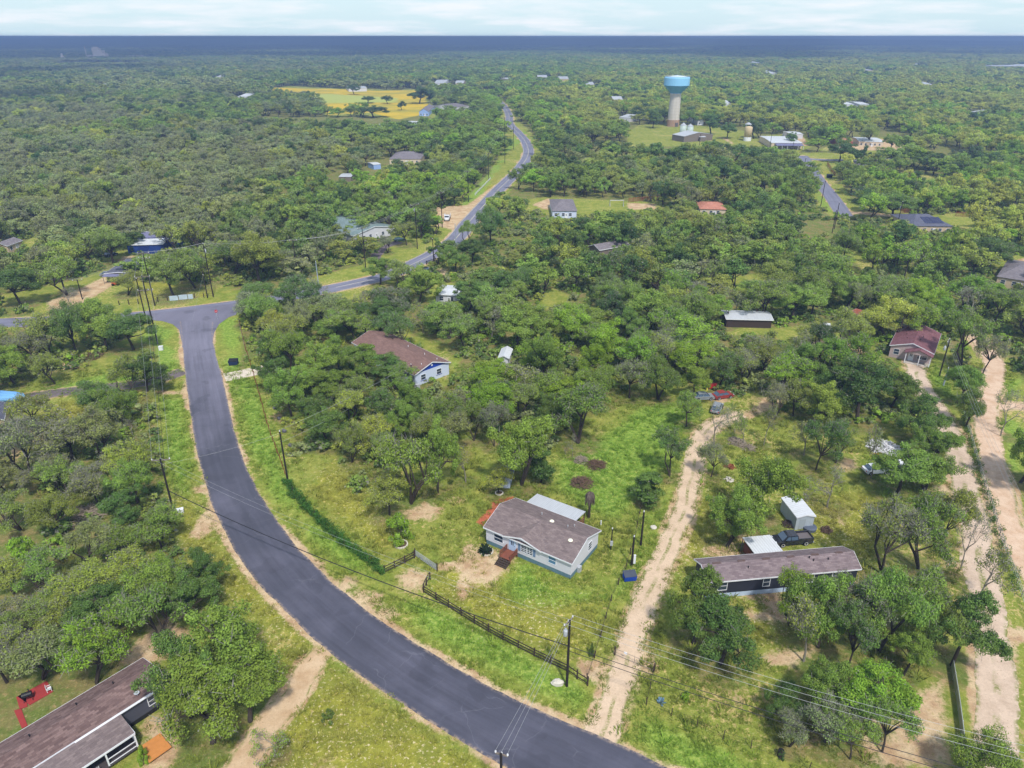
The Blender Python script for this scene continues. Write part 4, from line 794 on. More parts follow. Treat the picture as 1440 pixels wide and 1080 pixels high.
def tuft(seed, nb, hh, rr, wd):
    q_ = np.random.default_rng(seed); V = []
    for _ in range(nb):
        a = q_.uniform(0, 2 * pi); p = np.array((cos(a), sin(a), 0)) * rr * q_.random() ** .5; o_ = np.array((cos(a), sin(a), 0)) * hh * q_.uniform(.2, .9); s2 = np.array((-sin(a), cos(a), 0)) * wd
        tip = p + o_ + (0, 0, hh * q_.uniform(.5, 1.1)); V += [p - s2, p + s2, tip + s2 * .4, tip - s2 * .4]
    V = np.array(V); nl = len(V) // 4; at_ = np.repeat(np.c_[q_.uniform(.65, 1.35, nl), q_.random(nl) * .35, np.zeros(nl), np.ones(nl)], 4, 0)
    return mesh_np("tuft_form", V, np.arange(len(V)), 4, leaf_far, {"leaf": ('FLOAT_COLOR', at_)})
TUF = [tuft(400, 26, .16, .38, .022), tuft(401, 34, .22, .45, .026), tuft(402, 22, .34, .30, .03), tuft(403, 40, .12, .55, .028)]
nT = 46000; yy = 44 + 106 * r.random(nT) ** .8; xx = (r.random(nT) * 2 - 1) * (.76 * yy + 4)
okk = np.ones(nT, bool)
for c, wd in ((TRACK, 1.2), (GRAVEL, 1.7), (SANDY, 2.0), (DRIVE, 1.6)): okk &= dist_line(np.asarray(c)[::4], xx, yy) > wd
RP = np.vstack([le, re[::-1]])
okk &= ~inside(RP, xx, yy) & (np.minimum(dist_line(le[::5], xx, yy), dist_line(re[::5], xx, yy)) > .5)
def mask_at(polys, x, y, s=3.0):
    r_ = np.zeros(x.shape)
    for P in polys: r_ = np.maximum(r_, soft_poly(P, x, y, s))
    return r_
dm = mask_at(DIRT, xx, yy); lm = mask_at(LUSH, xx, yy, 5); ym = mask_at(DRY, xx, yy, 6); patch = vnoise(xx, yy, 4.5, 12)
okk &= r.random(nT) > dm * .93; okk &= (patch + lm * .4 > r.random(nT) * .85); xx, yy, lm, ym = xx[okk], yy[okk], lm[okk], ym[okk]; m_ = len(xx)
ca_, cb2, cc_ = np.array(lin(118, 154, 56)), np.array(lin(124, 136, 58)), np.array(lin(164, 158, 82))
tn = cb2 * (1 - ym[:, None] * .7) + cc_ * ym[:, None] * .7; tn = tn * (1 - lm[:, None]) + ca_ * lm[:, None]; tn = tn * r.uniform(.75, 1.2, (m_, 1)); tn[:, 3] = 1
big = np.where(r.random(m_) < .06, 2.0, 1.0)[:, None]; s_ = r.uniform(.6, 1.3, (m_, 1)) * big
scatter("grass_tufts", "tufts of grass and weeds on the open ground", TUF, np.c_[xx, yy, np.zeros(m_)], r.integers(0, 4, m_), np.c_[np.zeros((m_, 2)), r.uniform(0, 6.28, m_)], np.c_[s_, s_, s_], tn)

# ------------------------------------------------------------------ house materials
sh_brown = shingles("brown_shingle", lin(134, 120, 118), lin(110, 97, 97)); sh_long = shingles("mauve_shingle", lin(138, 124, 126), lin(112, 98, 102)); sh_dark = shingles("umber_shingle", lin(130, 108, 104), lin(96, 76, 74))
sh_red = shingles("red_brown_shingle", lin(136, 108, 100), lin(118, 92, 86)); sh_maroon = shingles("maroon_shingle", lin(128, 88, 94), lin(112, 74, 80)); sh_grey = shingles("grey_shingle", lin(136, 130, 134), lin(112, 106, 112))
sh_teal = shingles("teal_shingle", lin(128, 146, 146), lin(108, 126, 128)); sh_salmon = shingles("salmon_tile", lin(196, 138, 116), lin(176, 116, 98)); sh_slate = shingles("slate_shingle", lin(104, 106, 122), lin(88, 90, 106)); sh_terra = shingles("terracotta_tile", lin(166, 98, 76), lin(146, 82, 62))
mt_white = ribbed("white_metal", lin(214, 218, 224), .4, .4); mt_grey = ribbed("grey_metal", lin(190, 194, 200), .32, .45); mt_blue = ribbed("blue_metal", lin(38, 70, 150), .4, .5, metal=.1); mt_shed = ribbed("shed_siding", lin(176, 186, 196), .2, .5, metal=.1); mt_slope = ribbed("purple_grey_metal", lin(120, 120, 152), .5, .5)
sd_white = ribbed("white_siding", lin(206, 206, 214), .16, .6, .1, 1, 0); sd_dark = ribbed("black_siding", lin(44, 46, 58), .18, .6, .15, 1, 0); sd_slate = ribbed("slate_siding", lin(74, 76, 88), .18, .6, .15, 1, 0); sd_tan = ribbed("tan_siding", lin(198, 178, 150), .18, .7, .1, 1, 0); sd_pale = ribbed("pale_blue_siding", lin(196, 206, 228), .18, .6, .1, 1, 0)
sd_mauve = ribbed("mauve_siding", lin(176, 158, 158), .18, .7, .1, 1, 0); sd_blue = ribbed("bright_blue_siding", lin(30, 66, 168), .18, .6, .1, 1, 0); sd_sky = ribbed("sky_siding", lin(146, 172, 220), .18, .6, .1, 1, 0)
white_p = paint("white_trim", lin(222, 224, 230), .5, .08); skirt_teal = paint("teal_skirt", lin(96, 124, 138), .8, .25, .8); skirt_pale = paint("pale_skirt", lin(176, 192, 216), .7, .2, .8); stucco = paint("stucco", lin(206, 190, 166), .9, .12); brick_p = paint("red_brick", lin(150, 84, 66), .9, .25)
pane = glass("window_pane", lin(52, 64, 80)); car_pane = glass("car_glass", lin(78, 96, 116)); bed_grey = paint("bed_liner", lin(104, 98, 100), .7, .2); pane_b = glass("blue_pane", lin(84, 124, 158)); shut_p = paint("blue_shutter", lin(106, 128, 160), .7, .1); black_p = paint("black_metal", lin(32, 32, 36), .5, .15); wood_red = paint("red_deck", lin(124, 74, 58), .85, .3, 2); wood_dark = paint("dark_wood", lin(66, 54, 48), .9, .35, 3); wood_grey = paint("grey_wood", lin(120, 110, 102), .9, .35, 3)
wood_orange = paint("orange_deck", lin(190, 126, 66), .8, .2, 2); dome_p = paint("skylight_dome", lin(240, 236, 214), .25, .05, spec=.5); steel = paint("galvanised", lin(176, 180, 186), .45, .15, metal=.15); concrete = paint("concrete", lin(180, 172, 164), .9, .2); rust = paint("rust", lin(122, 72, 46), .9, .4)
blue_bin = paint("blue_bin", lin(26, 70, 176), .5, .2); navy_bin = paint("navy_bin", lin(40, 52, 92), .6, .2); red_p = paint("red_paint", lin(182, 34, 44), .5, .15); car_black = paint("car_black", lin(38, 40, 48), .12, .1, spec=.8); car_white = paint("car_white", lin(222, 226, 232), .3, .06, spec=.6); car_silver = paint("car_silver", lin(160, 166, 174), .3, .08, metal=.4, spec=.6); tyre = paint("tyre", lin(28, 28, 28), .9, .2); rim_p = paint("rim", lin(206, 208, 212), .4, .1, metal=.1); car_green = paint("car_green", lin(52, 84, 66), .4, .1, spec=.5)
pole_m = paint("creosote_pole", lin(40, 34, 32), .9, .3, 1.0); pole_l = paint("light_post", lin(148, 158, 172), .6, .15); wire_m = paint("cable", lin(168, 170, 174), .6, .1, metal=.3); wire_k = paint("black_cable", lin(40, 40, 44), .7, .1); insul = paint("insulator", lin(206, 206, 210), .4, .1); stone = paint("pale_stone", lin(196, 190, 178), .9, .2); ivy_t = lin(66, 110, 44)

def roof_gable(mb, x0, x1, y0, y1, ze, zr, ov, th=.14, ox=None, mid=None):
    """ridge along x"""
    ox = ov if ox is None else ox; ym = (y0 + y1) / 2 if mid is None else mid; s1 = (zr - ze) / (ym - y0); s2 = (zr - ze) / (y1 - ym)
    a, b, c, d = x0 - ox, x1 + ox, y0 - ov, y1 + ov
    mb.slab([(a, c, ze - s1 * ov + th), (b, c, ze - s1 * ov + th), (b, ym, zr + th), (a, ym, zr + th)], th)
    mb.slab([(b, d, ze - s2 * ov + th), (a, d, ze - s2 * ov + th), (a, ym, zr + th), (b, ym, zr + th)], th); return mb
def wall_gable(mb, x0, x1, y0, y1, z0, ze, zr, mid=None):
    ym = (y0 + y1) / 2 if mid is None else mid
    mb.face([(x0, y0, z0), (x1, y0, z0), (x1, y0, ze), (x0, y0, ze)]); mb.face([(x1, y1, z0), (x0, y1, z0), (x0, y1, ze), (x1, y1, ze)])
    mb.face([(x1, y0, z0), (x1, y1, z0), (x1, y1, ze), (x1, ym, zr), (x1, y0, ze)]); mb.face([(x0, y1, z0), (x0, y0, z0), (x0, y0, ze), (x0, ym, zr), (x0, y1, ze)]); return mb
def window(par, side, u, z, wd, ht, dims, kind="window", shutters=False, pm=None, bars=(1, 2), fr=None):
    """side f/b/l/r of a box of dims (L, D); u along that side"""
    Lx, Dy = dims
    mb = MB(); t_ = .07; hw = wd / 2
    for a, b, c, d in ((-hw - t_, hw + t_, -t_, 0), (-hw - t_, hw + t_, ht, ht + t_), (-hw - t_, -hw, 0, ht), (hw, hw + t_, 0, ht)): mb.box(a, b, -.06, .03, c, d)
    for k in range(1, bars[0]): mb.box(-hw + wd * k / bars[0] - .025, -hw + wd * k / bars[0] + .025, -.04, .02, 0, ht)
    for k in range(1, bars[1]): mb.box(-hw, hw, -.045, .02, ht * k / bars[1] - .025, ht * k / bars[1] + .025)
    o = mb.build(kind, fr or white_p, par); p = MB().box(-hw, hw, -.015, .01, 0, ht).build("pane", pm or pane, o)
    loc, rz = {"f": ((u, 0, z), 0), "r": ((Lx, u, z), pi / 2), "b": ((Lx - u, Dy, z), pi), "l": ((0, Dy - u, z), -pi / 2)}[side]
    o.location = loc; o.rotation_euler = (0, 0, rz)
    if shutters:
        for s in (-1, 1): MB().box(s * (hw + .1) - .02 if s > 0 else -hw - .44, hw + .44 if s > 0 else -hw - .08, -.05, .02, -.04, ht + .04).build("shutter", shut_p, o)
    return o
def door(par, side, u, z, dims, mat=None, wd=.95, ht=2.05):
    Lx, Dy = dims; o = MB().box(-wd / 2, wd / 2, -.05, .03, 0, ht).box(-wd / 2 - .1, -wd / 2, -.06, .03, 0, ht + .1).box(wd / 2, wd / 2 + .1, -.06, .03, 0, ht + .1).box(-wd / 2, wd / 2, -.06, .03, ht, ht + .1).build("door", mat or white_p, par)
    MB().box(-.22, -.06, -.065, -.055, ht * .5, ht * .85).box(.06, .22, -.065, -.055, ht * .5, ht * .85).build("pane", pane, o)
    MB().box(wd / 2 - .14, wd / 2 - .08, -.10, -.05, ht * .45, ht * .45 + .08).build("handle", black_p, o)
    loc, rz = {"f": ((u, 0, z), 0), "r": ((Lx, u, z), pi / 2), "b": ((Lx - u, Dy, z), pi), "l": ((0, Dy - u, z), -pi / 2)}[side]; o.location = loc; o.rotation_euler = (0, 0, rz); return o
def frame_of(fl, fr, third, z, third_is="r"):
    """origin, angle, length and depth of a building from three eave corners seen in the photo"""
    a = at(*fl, z); b = at(*fr, z); c = at(*third, z); d = b[:2] - a[:2]; Lx = float(np.hypot(*d)); an = atan2(d[1], d[0]); nrm = np.array((-sin(an), cos(an)))
    return a, an, Lx, float(abs((c[:2] - a[:2]) @ nrm))
def house(name, label, fl, fr, third, ze, rise, roof_m, wall_m, ov=.35, skirt=None, skirt_m=None, cat="house", group=None, ridge="x", hip=0.0, trim=True, D=None):
    a, an, Lx, Dy = frame_of(fl, fr, third, ze); Dy = D or Dy
    Lx -= 2 * ov; Dy -= 2 * ov; o2 = a[:2] + ov * np.array((cos(an) - sin(an), sin(an) + cos(an)))
    e = thing(name, label, cat, (o2[0], o2[1], 0), an, group); s = skirt or 0.0; ov_ = ov
    w_ = MB(); rf = MB(); zr = ze + rise
    if hip:
        for q in ([(0, 0), (Lx, 0)], [(Lx, 0), (Lx, Dy)], [(Lx, Dy), (0, Dy)], [(0, Dy), (0, 0)]): w_.face([(*q[0], s), (*q[1], s), (*q[1], ze), (*q[0], ze)])
        h = hip; k = rise / (Dy / 2); zo = ze - k * ov + .12; A, B, C, D_ = (-ov, -ov, zo), (Lx + ov, -ov, zo), (Lx + ov, Dy + ov, zo), (-ov, Dy + ov, zo); P, Q = (h, Dy / 2, zr + .12), (Lx - h, Dy / 2, zr + .12)
        rf.slab([A, B, Q, P], .12).slab([B, C, Q], .12).slab([C, D_, P, Q], .12).slab([D_, A, P], .12)
    elif ridge == "x": wall_gable(w_, 0, Lx, 0, Dy, s, ze, zr); roof_gable(rf, 0, Lx, 0, Dy, ze, zr, ov)
    else:
        t1 = MB(); wall_gable(t1, 0, Dy, 0, Lx, s, ze, zr); t2 = MB(); roof_gable(t2, 0, Dy, 0, Lx, ze, zr, ov); rot = lambda V: [(Lx - y, x, z) for x, y, z in V]
        w_.v, w_.f, w_.uv = rot(t1.v), t1.f, t1.uv; rf.v, rf.f, rf.uv = rot(t2.v), t2.f, t2.uv
    wo = w_.build("wall", wall_m, e); ro = rf.build("roof", roof_m, e)
    if skirt: MB().box(.03, Lx - .03, .03, Dy - .03, -.1, skirt - .002).build("skirting", skirt_m, e)
    else: MB().box(.02, Lx - .02, .02, Dy - .02, -.2, .02).build("foundation", concrete, e)
    if trim and not hip:
        f_ = MB(); t = .16
        if ridge == "x":
            k = rise / (Dy / 2); zf = ze - k * ov
            for y_ in (-ov - .04, Dy + ov + .002): f_.box(-ov, Lx + ov, y_, y_ + .038, zf - .06, zf + t - .02)
            for x_ in (-ov - .04, Lx + ov + .002):
                for sg in (0, 1):
                    y0_, y1_ = (-ov, Dy / 2) if not sg else (Dy + ov, Dy / 2); f_.add([(x_ + q, yy_, zz_ + h_) for q in (0, .038) for yy_, zz_ in ((y0_, zf), (y1_, zr)) for h_ in (-.06, t - .02)], [(0, 1, 3, 2), (4, 6, 7, 5), (0, 4, 5, 1), (2, 3, 7, 6), (1, 5, 7, 3), (0, 2, 6, 4)])
        else:
            k = rise / (Lx / 2); zf = ze - k * ov
            for x_ in (-ov - .04, Lx + ov + .002): f_.box(x_, x_ + .038, -ov, Dy + ov, zf - .06, zf + t - .02)
            for y_ in (-ov - .04, Dy + ov + .002):
                for sg in (0, 1):
                    x0_, x1_ = (-ov, Lx / 2) if not sg else (Lx + ov, Lx / 2); f_.add([(xx_, y_ + q, zz_ + h_) for q in (0, .038) for xx_, zz_ in ((x0_, zf), (x1_, zr)) for h_ in (-.06, t - .02)], [(0, 1, 3, 2), (4, 6, 7, 5), (0, 4, 5, 1), (2, 3, 7, 6), (1, 5, 7, 3), (0, 2, 6, 4)])
        f_.build("fascia", white_p, e)
    return e, Lx, Dy, ro
def vents(par, spots, mat=None):
    for x, y, z in spots: MB().lathe([(.06, 0), (.06, .35), (.09, .36), (.09, .42), (.02, .45)], 8, (x, y, z)).build("vent_pipe", mat or steel, par)

# ------------------------------------------------------------------ 1 the white house
e, Lx, Dy, ro = house("mobile_home", "white double-wide home with brown shingle roof and red wooden steps", (679.5, 741.5), (804.5, 793.5), (845.5, 746.0), 3.05, 1.45, sh_brown, sd_white, .3, .75, skirt_teal, cat="house")
WH = e; dims = (Lx, Dy); zr = 3.05 + 1.45
# low front gable over the door and the double window
ua, ub, up = Lx * .24, Lx * .66, Lx * .445; gz = 3.05 + .80
MB().face([(ua, -.012, 3.0), (ub, -.012, 3.0), (up, -.012, gz)]).build("front_gable", sd_white, e)
rg = MB(); zo = 3.05 + .03
rg.slab([(ua - .3, -.42, zo), (up, -.42, gz + .16), (up + .05 * Lx, Dy * .46, zr + .155)], .1); rg.slab([(up, -.42, gz + .16), (ub + .3, -.42, zo), (up + .05 * Lx, Dy * .46, zr + .155)], .1); rg.build("front_gable_roof", sh_brown, e)
tr_ = MB()
for (x0_, z0_), (x1_, z1_) in (((ua - .3, zo), (up, gz + .16)), ((up, gz + .16), (ub + .3, zo))): tr_.add([(x_, y_, z_ + h_) for y_ in (-.47, -.425) for x_, z_ in ((x0_, z0_), (x1_, z1_)) for h_ in (-.2, .02)], [(0, 1, 3, 2), (4, 6, 7, 5), (0, 4, 5, 1), (2, 3, 7, 6), (1, 5, 7, 3), (0, 2, 6, 4)])
tr_.build("gable_fascia", white_p, e)
window(e, "f", Lx * .155, 1.35, 1.5, 1.15, dims, pm=pane, bars=(1, 2)); window(e, "f", Lx * .53, 1.35, 1.0, 1.2, dims, bars=(2, 4)); wn = window(e, "f", Lx * .465, 1.35, 1.0, 1.2, dims, bars=(2, 4))
for x_ in (Lx * .465 - 1.0, Lx * .53 + .57): MB().box(x_, x_ + .4, -.05, .02, 1.3, 2.6).build("shutter", shut_p, e)
window(e, "f", Lx * .445, 2.95, .7, .28, dims, bars=(2, 1)); window(e, "f", Lx * .79, 1.45, 1.15, 1.15, dims, pm=pane_b, bars=(1, 2)); window(e, "r", Dy * .68, 1.45, 1.0, 1.3, dims, bars=(1, 3))
door(e, "f", Lx * .325, .76, dims, paint("pale_blue_door", lin(176, 198, 226), .5, .08))
sl = 1.45 / (Dy / 2)
for u_, v_ in ((.60, .60), (.90, .34)): 
    x_, y_ = Lx * u_ - .3, Dy * v_; z_ = 3.05 + sl * (y_ if y_ < Dy / 2 else Dy - y_) + .13; MB().lathe([(.36, 0), (.36, .06), (.3, .14), (.18, .2), (.03, .22)], 18, (x_, y_, z_)).build("skylight", dome_p, e, smooth=True)
vents(e, [(Lx * .42, Dy * .72, 3.05 + sl * Dy * .28 + .1), (Lx * .76, Dy * .62, 3.05 + sl * Dy * .38 + .1), (Lx * .80, Dy * .74, 3.05 + sl * Dy * .26 + .1)])
MB().box(Lx + .02, Lx + .45, Dy * .22, Dy * .30, 0, .9).build("meter_box", steel, e)
# porch steps, a part of the house
st = MB()
px0 = Lx * .325; st.box(px0 - .9, px0 + .9, -2.0, -.04, .62, .72)
for s in (-1, 1):
    for y_ in (-1.95, -.12): st.box(px0 + s * .88 - .05, px0 + s * .88 + .05, y_ - .05, y_ + .05, 0, 1.62)
    st.box(px0 + s * .88 - .04, px0 + s * .88 + .04, -1.9, -.12, 1.5, 1.62)
    for q in range(9): st.box(px0 + s * .88 - .02, px0 + s * .88 + .02, -1.85 + q * .2, -1.75 + q * .2, .72, 1.5)
dk = st.build("deck", wood_red, e); 
for q in range(4): MB().box(px0 - .95, px0 + .95, -2.34 - q * .3, -2.06 - q * .3, .47 - q * .145, .53 - q * .145).build("step", wood_dark, dk)
for s in (-1, 1): MB().add([(px0 + s * .92 + t_, y_, z_) for t_ in (-.03, .03) for y_, z_ in ((-2.02, .6), (-2.02, .3), (-3.3, -.05), (-3.3, .12))], [(0, 1, 2, 3), (7, 6, 5, 4), (0, 4, 5, 1), (1, 5, 6, 2), (2, 6, 7, 3), (3, 7, 4, 0)]).build("stringer", wood_dark, dk)
# patio cover behind the house
pc_ = MB(); x0_, x1_ = Lx * .10, Lx * .71; pc_.slab([(x0_, Dy + .32, 2.78), (x1_, Dy + .32, 2.78), (x1_, Dy + 3.9, 2.45), (x0_, Dy + 3.9, 2.45)], .08); pv = pc_.build("patio_roof", mt_grey, e)
for x_ in (x0_ + .15, (x0_ + x1_) / 2, x1_ - .15): MB().box(x_ - .06, x_ + .06, Dy + 3.7, Dy + 3.82, 0, 2.40).build("post", wood_dark, pv)
MB().box(x0_ + .1, x1_ - .1, Dy + .02, Dy + 3.7, .0, .35).build("patio_deck", wood_red, e)
for q in range(4): MB().box(x1_ - .10, x1_ - .05, Dy + .5, Dy + 3.6, .6 + q * .32, .72 + q * .32).build("patio_rail", wood_red, e)

# ------------------------------------------------------------------ 2 the long black-walled home
e, Lx, Dy, ro = house("mobile_home", "long black-walled mobile home with mauve shingle roof and pale skirting", (994, 819.5), (1212, 800), (975.5, 786), 3.15, .95, sh_long, sd_dark, .3, .8, skirt_pale); dims = (Lx, Dy); sl = .95 / (Dy / 2)
for u_, w_ in ((.10, 1.2), (.39, .9), (.56, 1.0), (.68, 1.1), (.86, 1.2)): window(e, "f", Lx * u_, 1.4, w_, 1.35, dims, bars=(1, 2))
door(e, "f", Lx * .62, .8, dims); vents(e, [(Lx * .28, Dy * .26, 3.2 + sl * Dy * .26), (Lx * .72, Dy * .30, 3.2 + sl * Dy * .3), (Lx * .70, Dy * .40, 3.2 + sl * Dy * .4), (Lx * .82, Dy * .3, 3.2 + sl * Dy * .3)], black_p)
for k in range(6): MB().box(Lx * (.06 + k * .165), Lx * (.06 + k * .165) + 1.1, Dy / 2 - .14, Dy / 2 + .14, 3.15 + .95 + .12, 3.15 + .95 + .2).build("ridge_vent", sh_dark, e)
# carport of white sheet behind it
a, an, cl, cd = frame_of((1061, 778.5), (1101, 774.5), (1045, 754), 2.7)
e = thing("carport", "white sheet-metal lean-to shelter behind the long black-walled home", "carport", (a[0], a[1], 0), an); MB().slab([(0, 0, 2.7), (cl, 0, 2.7), (cl, cd, 2.5), (0, cd, 2.5)], .07).build("roof", mt_white, e)
for x_, y_ in ((.1, .1), (cl - .1, .1), (.1, cd - .1), (cl - .1, cd - .1)): MB().box(x_ - .05, x_ + .05, y_ - .05, y_ + .05, 0, 2.43).build("post", wood_grey, e)
MB().box(.3, .34, .3, cd - .3, .2, 1.9).build("side_panel", wood_red, e)

# ------------------------------------------------------------------ 3 the home in the corner with the porch
e, Lx, Dy, ro = house("mobile_home", "umber-roofed home with slate siding and a white-railed porch", (-50, 1141.5), (233.5, 961), (214, 917.5), 3.1, .8, sh_dark, sd_slate, .25, .6, black_p); dims = (Lx, Dy); sl = .8 / (Dy / 2)
def loc_of(p, e, z=0):
    q = at(*p, z); dx, dy = q[0] - e.location.x, q[1] - e.location.y; a_ = e.rotation_euler.z; return dx * cos(a_) + dy * sin(a_), -dx * sin(a_) + dy * cos(a_)
p1 = loc_of((189.5, 1031), e, 2.6); p0x = p1[0]; pd = p1[1]      # outer right corner of the porch roof
po = MB(); po.slab([(p0x - 9.0, pd, 2.62), (p0x, pd, 2.62), (p0x, -.30, 3.02), (p0x - 9.0, -.30, 3.02)], .1); pr = po.build("porch_roof", sh_brown, e)
MB().box(p0x - 9.0, p0x, pd - .05, pd - .003, 2.42, 2.66).box(p0x + .003, p0x + .05, pd, -.3, 2.5, 2.66).build("porch_fascia", white_p, e)
MB().box(p0x - 9, p0x, pd, -.05, .45, .6).build("porch_floor", paint("porch_boards", lin(70, 64, 66), .8, .2), e)
for x_ in (p0x - .1, p0x - 3.0, p0x - 6.0, p0x - 8.9): MB().box(x_ - .07, x_ + .07, pd + .03, pd + .17, .6, 2.42).build("post", white_p, e)
rl = MB()
for z_ in (.75, 1.0, 1.25, 1.5): rl.box(p0x - .06, p0x - .01, pd + .18, -.3, z_, z_ + .07)
for z_ in (.72, 1.42): rl.box(p0x - 2.9, p0x - .18, pd + .05, pd + .12, z_, z_ + .07); rl.box(p0x - 8.8, p0x - 4.4, pd + .05, pd + .12, z_, z_ + .07)
rl.build("railing", white_p, e); bl = MB()
for q in range(18): bl.box(p0x - 6.3 + q * .14, p0x - 6.25 + q * .14, pd + .06, pd + .11, .79, 1.42)
bl.build("baluster_rail", white_p, e); MB().box(p0x - .2, p0x + 2.2, pd - 2.6, pd - .06, .42, .52).build("lower_deck", wood_orange, e)
for k_, (u_, v_) in enumerate(((.60, .72), (.80, .68), (.35, .6), (.9, .2))): vents(e, [(Lx * u_, Dy * v_, 3.15 + sl * Dy * (1 - v_ if v_ > .5 else v_))], black_p)
window(e, "f", Lx - 1.4, 1.3, 1.0, 1.2, dims, bars=(1, 2)); MB().box(Lx * .5, Lx + .25, -.40, -.30, 2.96, 3.06).build("gutter", white_p, e)
MB().lathe([(.05, 0), (.05, .4)], 6, (Lx - 2.6, .35, 3.2)).lathe([(.03, .4), (.24, .46), (.3, .52)], 10, (Lx - 2.6, .35, 3.2)).build("satellite_dish", steel, e)
# red mats beyond it
for pts, lab in ((((25, 980), (66, 958), (75, 973), (42, 992)), "large red ground sheet beside the barbecue, behind the umber-roofed home"), (((20, 1000), (30, 997), (39, 1021), (31, 1025)), "narrow red path board nearest the umber-roofed home"), (((23, 981), (35, 975), (39, 994), (28, 998)), "small red ground board left of the barbecue")):
    q = [at(*p) for p in pts]; c_0 = sum(q) / 4; m_b = MB(); m_b.slab([(p[0] - c_0[0], p[1] - c_0[1], .10) for p in q][::-1], .08); nz_ = np.cross(q[1] - q[0], q[2] - q[0])[2]
    m_b = MB(); qq = [(p[0] - c_0[0], p[1] - c_0[1], .10) for p in (q if nz_ > 0 else q[::-1])]; m_b.slab(qq, .08); o = m_b.build("ground_board", paint("red_board", lin(150, 54, 52), .85, .2, 1.2), None, loc=c_0); tag(o, lab, "board", "red boards behind the umber-roofed home")
c_0 = at(41, 985); e = thing("barbecue", "black barrel barbecue standing between the red boards", "barbecue", c_0, .5); b_ = MB(); b_.tube([(-.5, 0, .95), (-.48, 0, .95), (.48, 0, .95), (.5, 0, .95)], [.1, .32, .32, .1], 12).build("barrel", black_p, e)
for s in (-1, 1):
    for t_ in (-1, 1): MB().tube([(s * .38, t_ * .15, .75), (s * .45, t_ * .3, 0)], .03, 5).build("leg", black_p, e)
MB().tube([(.3, 0, 1.2), (.3, 0, 1.7)], .06, 6).build("chimney", black_p, e)
c_0 = at(70, 972); e = thing("garden_chair", "white plastic garden chair on the red ground sheet", "chair", c_0, 2.2); MB().box(-.25, .25, -.25, .25, .42, .46).build("seat", white_p, e); MB().box(-.25, .25, .22, .26, .46, .95).build("backrest", white_p, e)
for s in (-1, 1):
    for t_ in (-1, 1): MB().box(s * .22 - .025, s * .22 + .025, t_ * .22 - .025, t_ * .22 + .025, 0, .42).build("leg", white_p, e)
    MB().box(s * .26 - .03, s * .26 + .03, -.22, .24, .64, .68).build("armrest", white_p, e)

# ------------------------------------------------------------------ 4 blue gable
e, Lx, Dy, ro = house("house", "pale house with bright blue gable and long red-brown roof", (582.5, 528), (634, 509.5), (545, 500), 2.95, 1.55, sh_red, sd_pale, .35, None, ridge="y", D=25.0); dims = (Lx, Dy)
MB().face([(0.15, -.02, 3.0), (Lx - .15, -.02, 3.0), (Lx / 2, -.02, 4.44)]).build("gable_panel", sd_blue, e); MB().tube([(Lx / 2, -.08, 3.75), (Lx / 2, -.03, 3.75)], .22, 12).build("gable_vent", white_p, e)
window(e, "f", Lx * .24, 1.05, 1.2, 1.2, dims, bars=(1, 2)); window(e, "f", Lx * .70, 1.05, 1.2, 1.2, dims, bars=(1, 2))
for s in (.24, .70): MB().box(Lx * s - .8, Lx * s + .8, -.1, -.07, .9, 1.0).build("sill", paint("blue_sill", lin(30, 66, 168), .6), e)
MB().box(-.6, .2, -1.5, -.4, 0, 1.1).build("ac_unit", steel, e); vents(e, [(Lx * .7, 5, 4.0), (Lx * .68, 11, 4.1), (Lx * .3, 1.2, 3.9), (Lx * .78, 1.5, 3.7)], white_p); MB().box(-.2, 0, 1.0, 6.0, 2.4, 2.5).build("gutter", white_p, e)
# ------------------------------------------------------------------ 5 maroon roof
e, Lx, Dy, ro = house("house", "mauve-walled house with maroon shingle roof and a gabled front porch", (1251, 485.5), (1314, 498.0), (1243, 454.5), 2.9, 1.45, sh_maroon, sd_mauve, .3, None, ridge="y"); dims = (Lx, Dy)
px0_, px1_ = Lx * .40, Lx - .02; w2 = px1_ - px0_
pg = MB(); pzr = 2.62 + .95; yy0 = -2.0
for sg in (0, 1):
    xa = px0_ - .3 if sg == 0 else px1_ + .3; xm = (px0_ + px1_) / 2; q = [(xa, yy0 - .3, 2.58), (xm, yy0 - .3, pzr + .1), (xm, 1.2, pzr + .1), (xa, 1.2, 2.58)]; pg.slab(q[::-1] if sg == 0 else q, .12)
pr = pg.build("porch_roof", sh_maroon, e); MB().face([(px0_, yy0, 2.5), (px1_, yy0, 2.5), ((px0_ + px1_) / 2, yy0, pzr - .05)]).build("porch_gable", sd_mauve, e)
for x_ in (px0_ + .1, (px0_ + px1_) / 2 + .3, px1_ - .1): MB().box(x_ - .08, x_ + .08, yy0 - .06, yy0 + .1, 0, 2.5).build("post", white_p, e)
MB().box(px0_, px1_, yy0, -.02, 0, .16).build("porch_floor", concrete, e); door(e, "f", Lx * .52, .16, dims); window(e, "f", Lx * .78, .9, 1.9, 1.4, dims, bars=(2, 2)); window(e, "f", Lx * .16, .95, 1.1, 1.3, dims, bars=(1, 2)); window(e, "l", Dy * .3, 1, 1.0, 1.2, dims); window(e, "l", Dy * .7, 1, 1.0, 1.2, dims)
vents(e, [(Lx * .3, 4, 3.7), (Lx * .25, 7, 3.6), (Lx * .62, 3.5, 4.1), (Lx * .66, 6, 4.1)], black_p)
# ------------------------------------------------------------------ 6 grey shed
e, Lx, Dy, ro = house("garden_shed", "small grey metal shed with a low white roof beside the black pickup", (1120.5, 728.5), (1147.6, 726.5), (1107, 700.0), 2.35, .32, mt_white, mt_shed, .12, None, cat="shed", ridge="y"); MB().box(.5, 1.5, -.03, -.005, .1, 1.95).build("door", mt_shed, e)
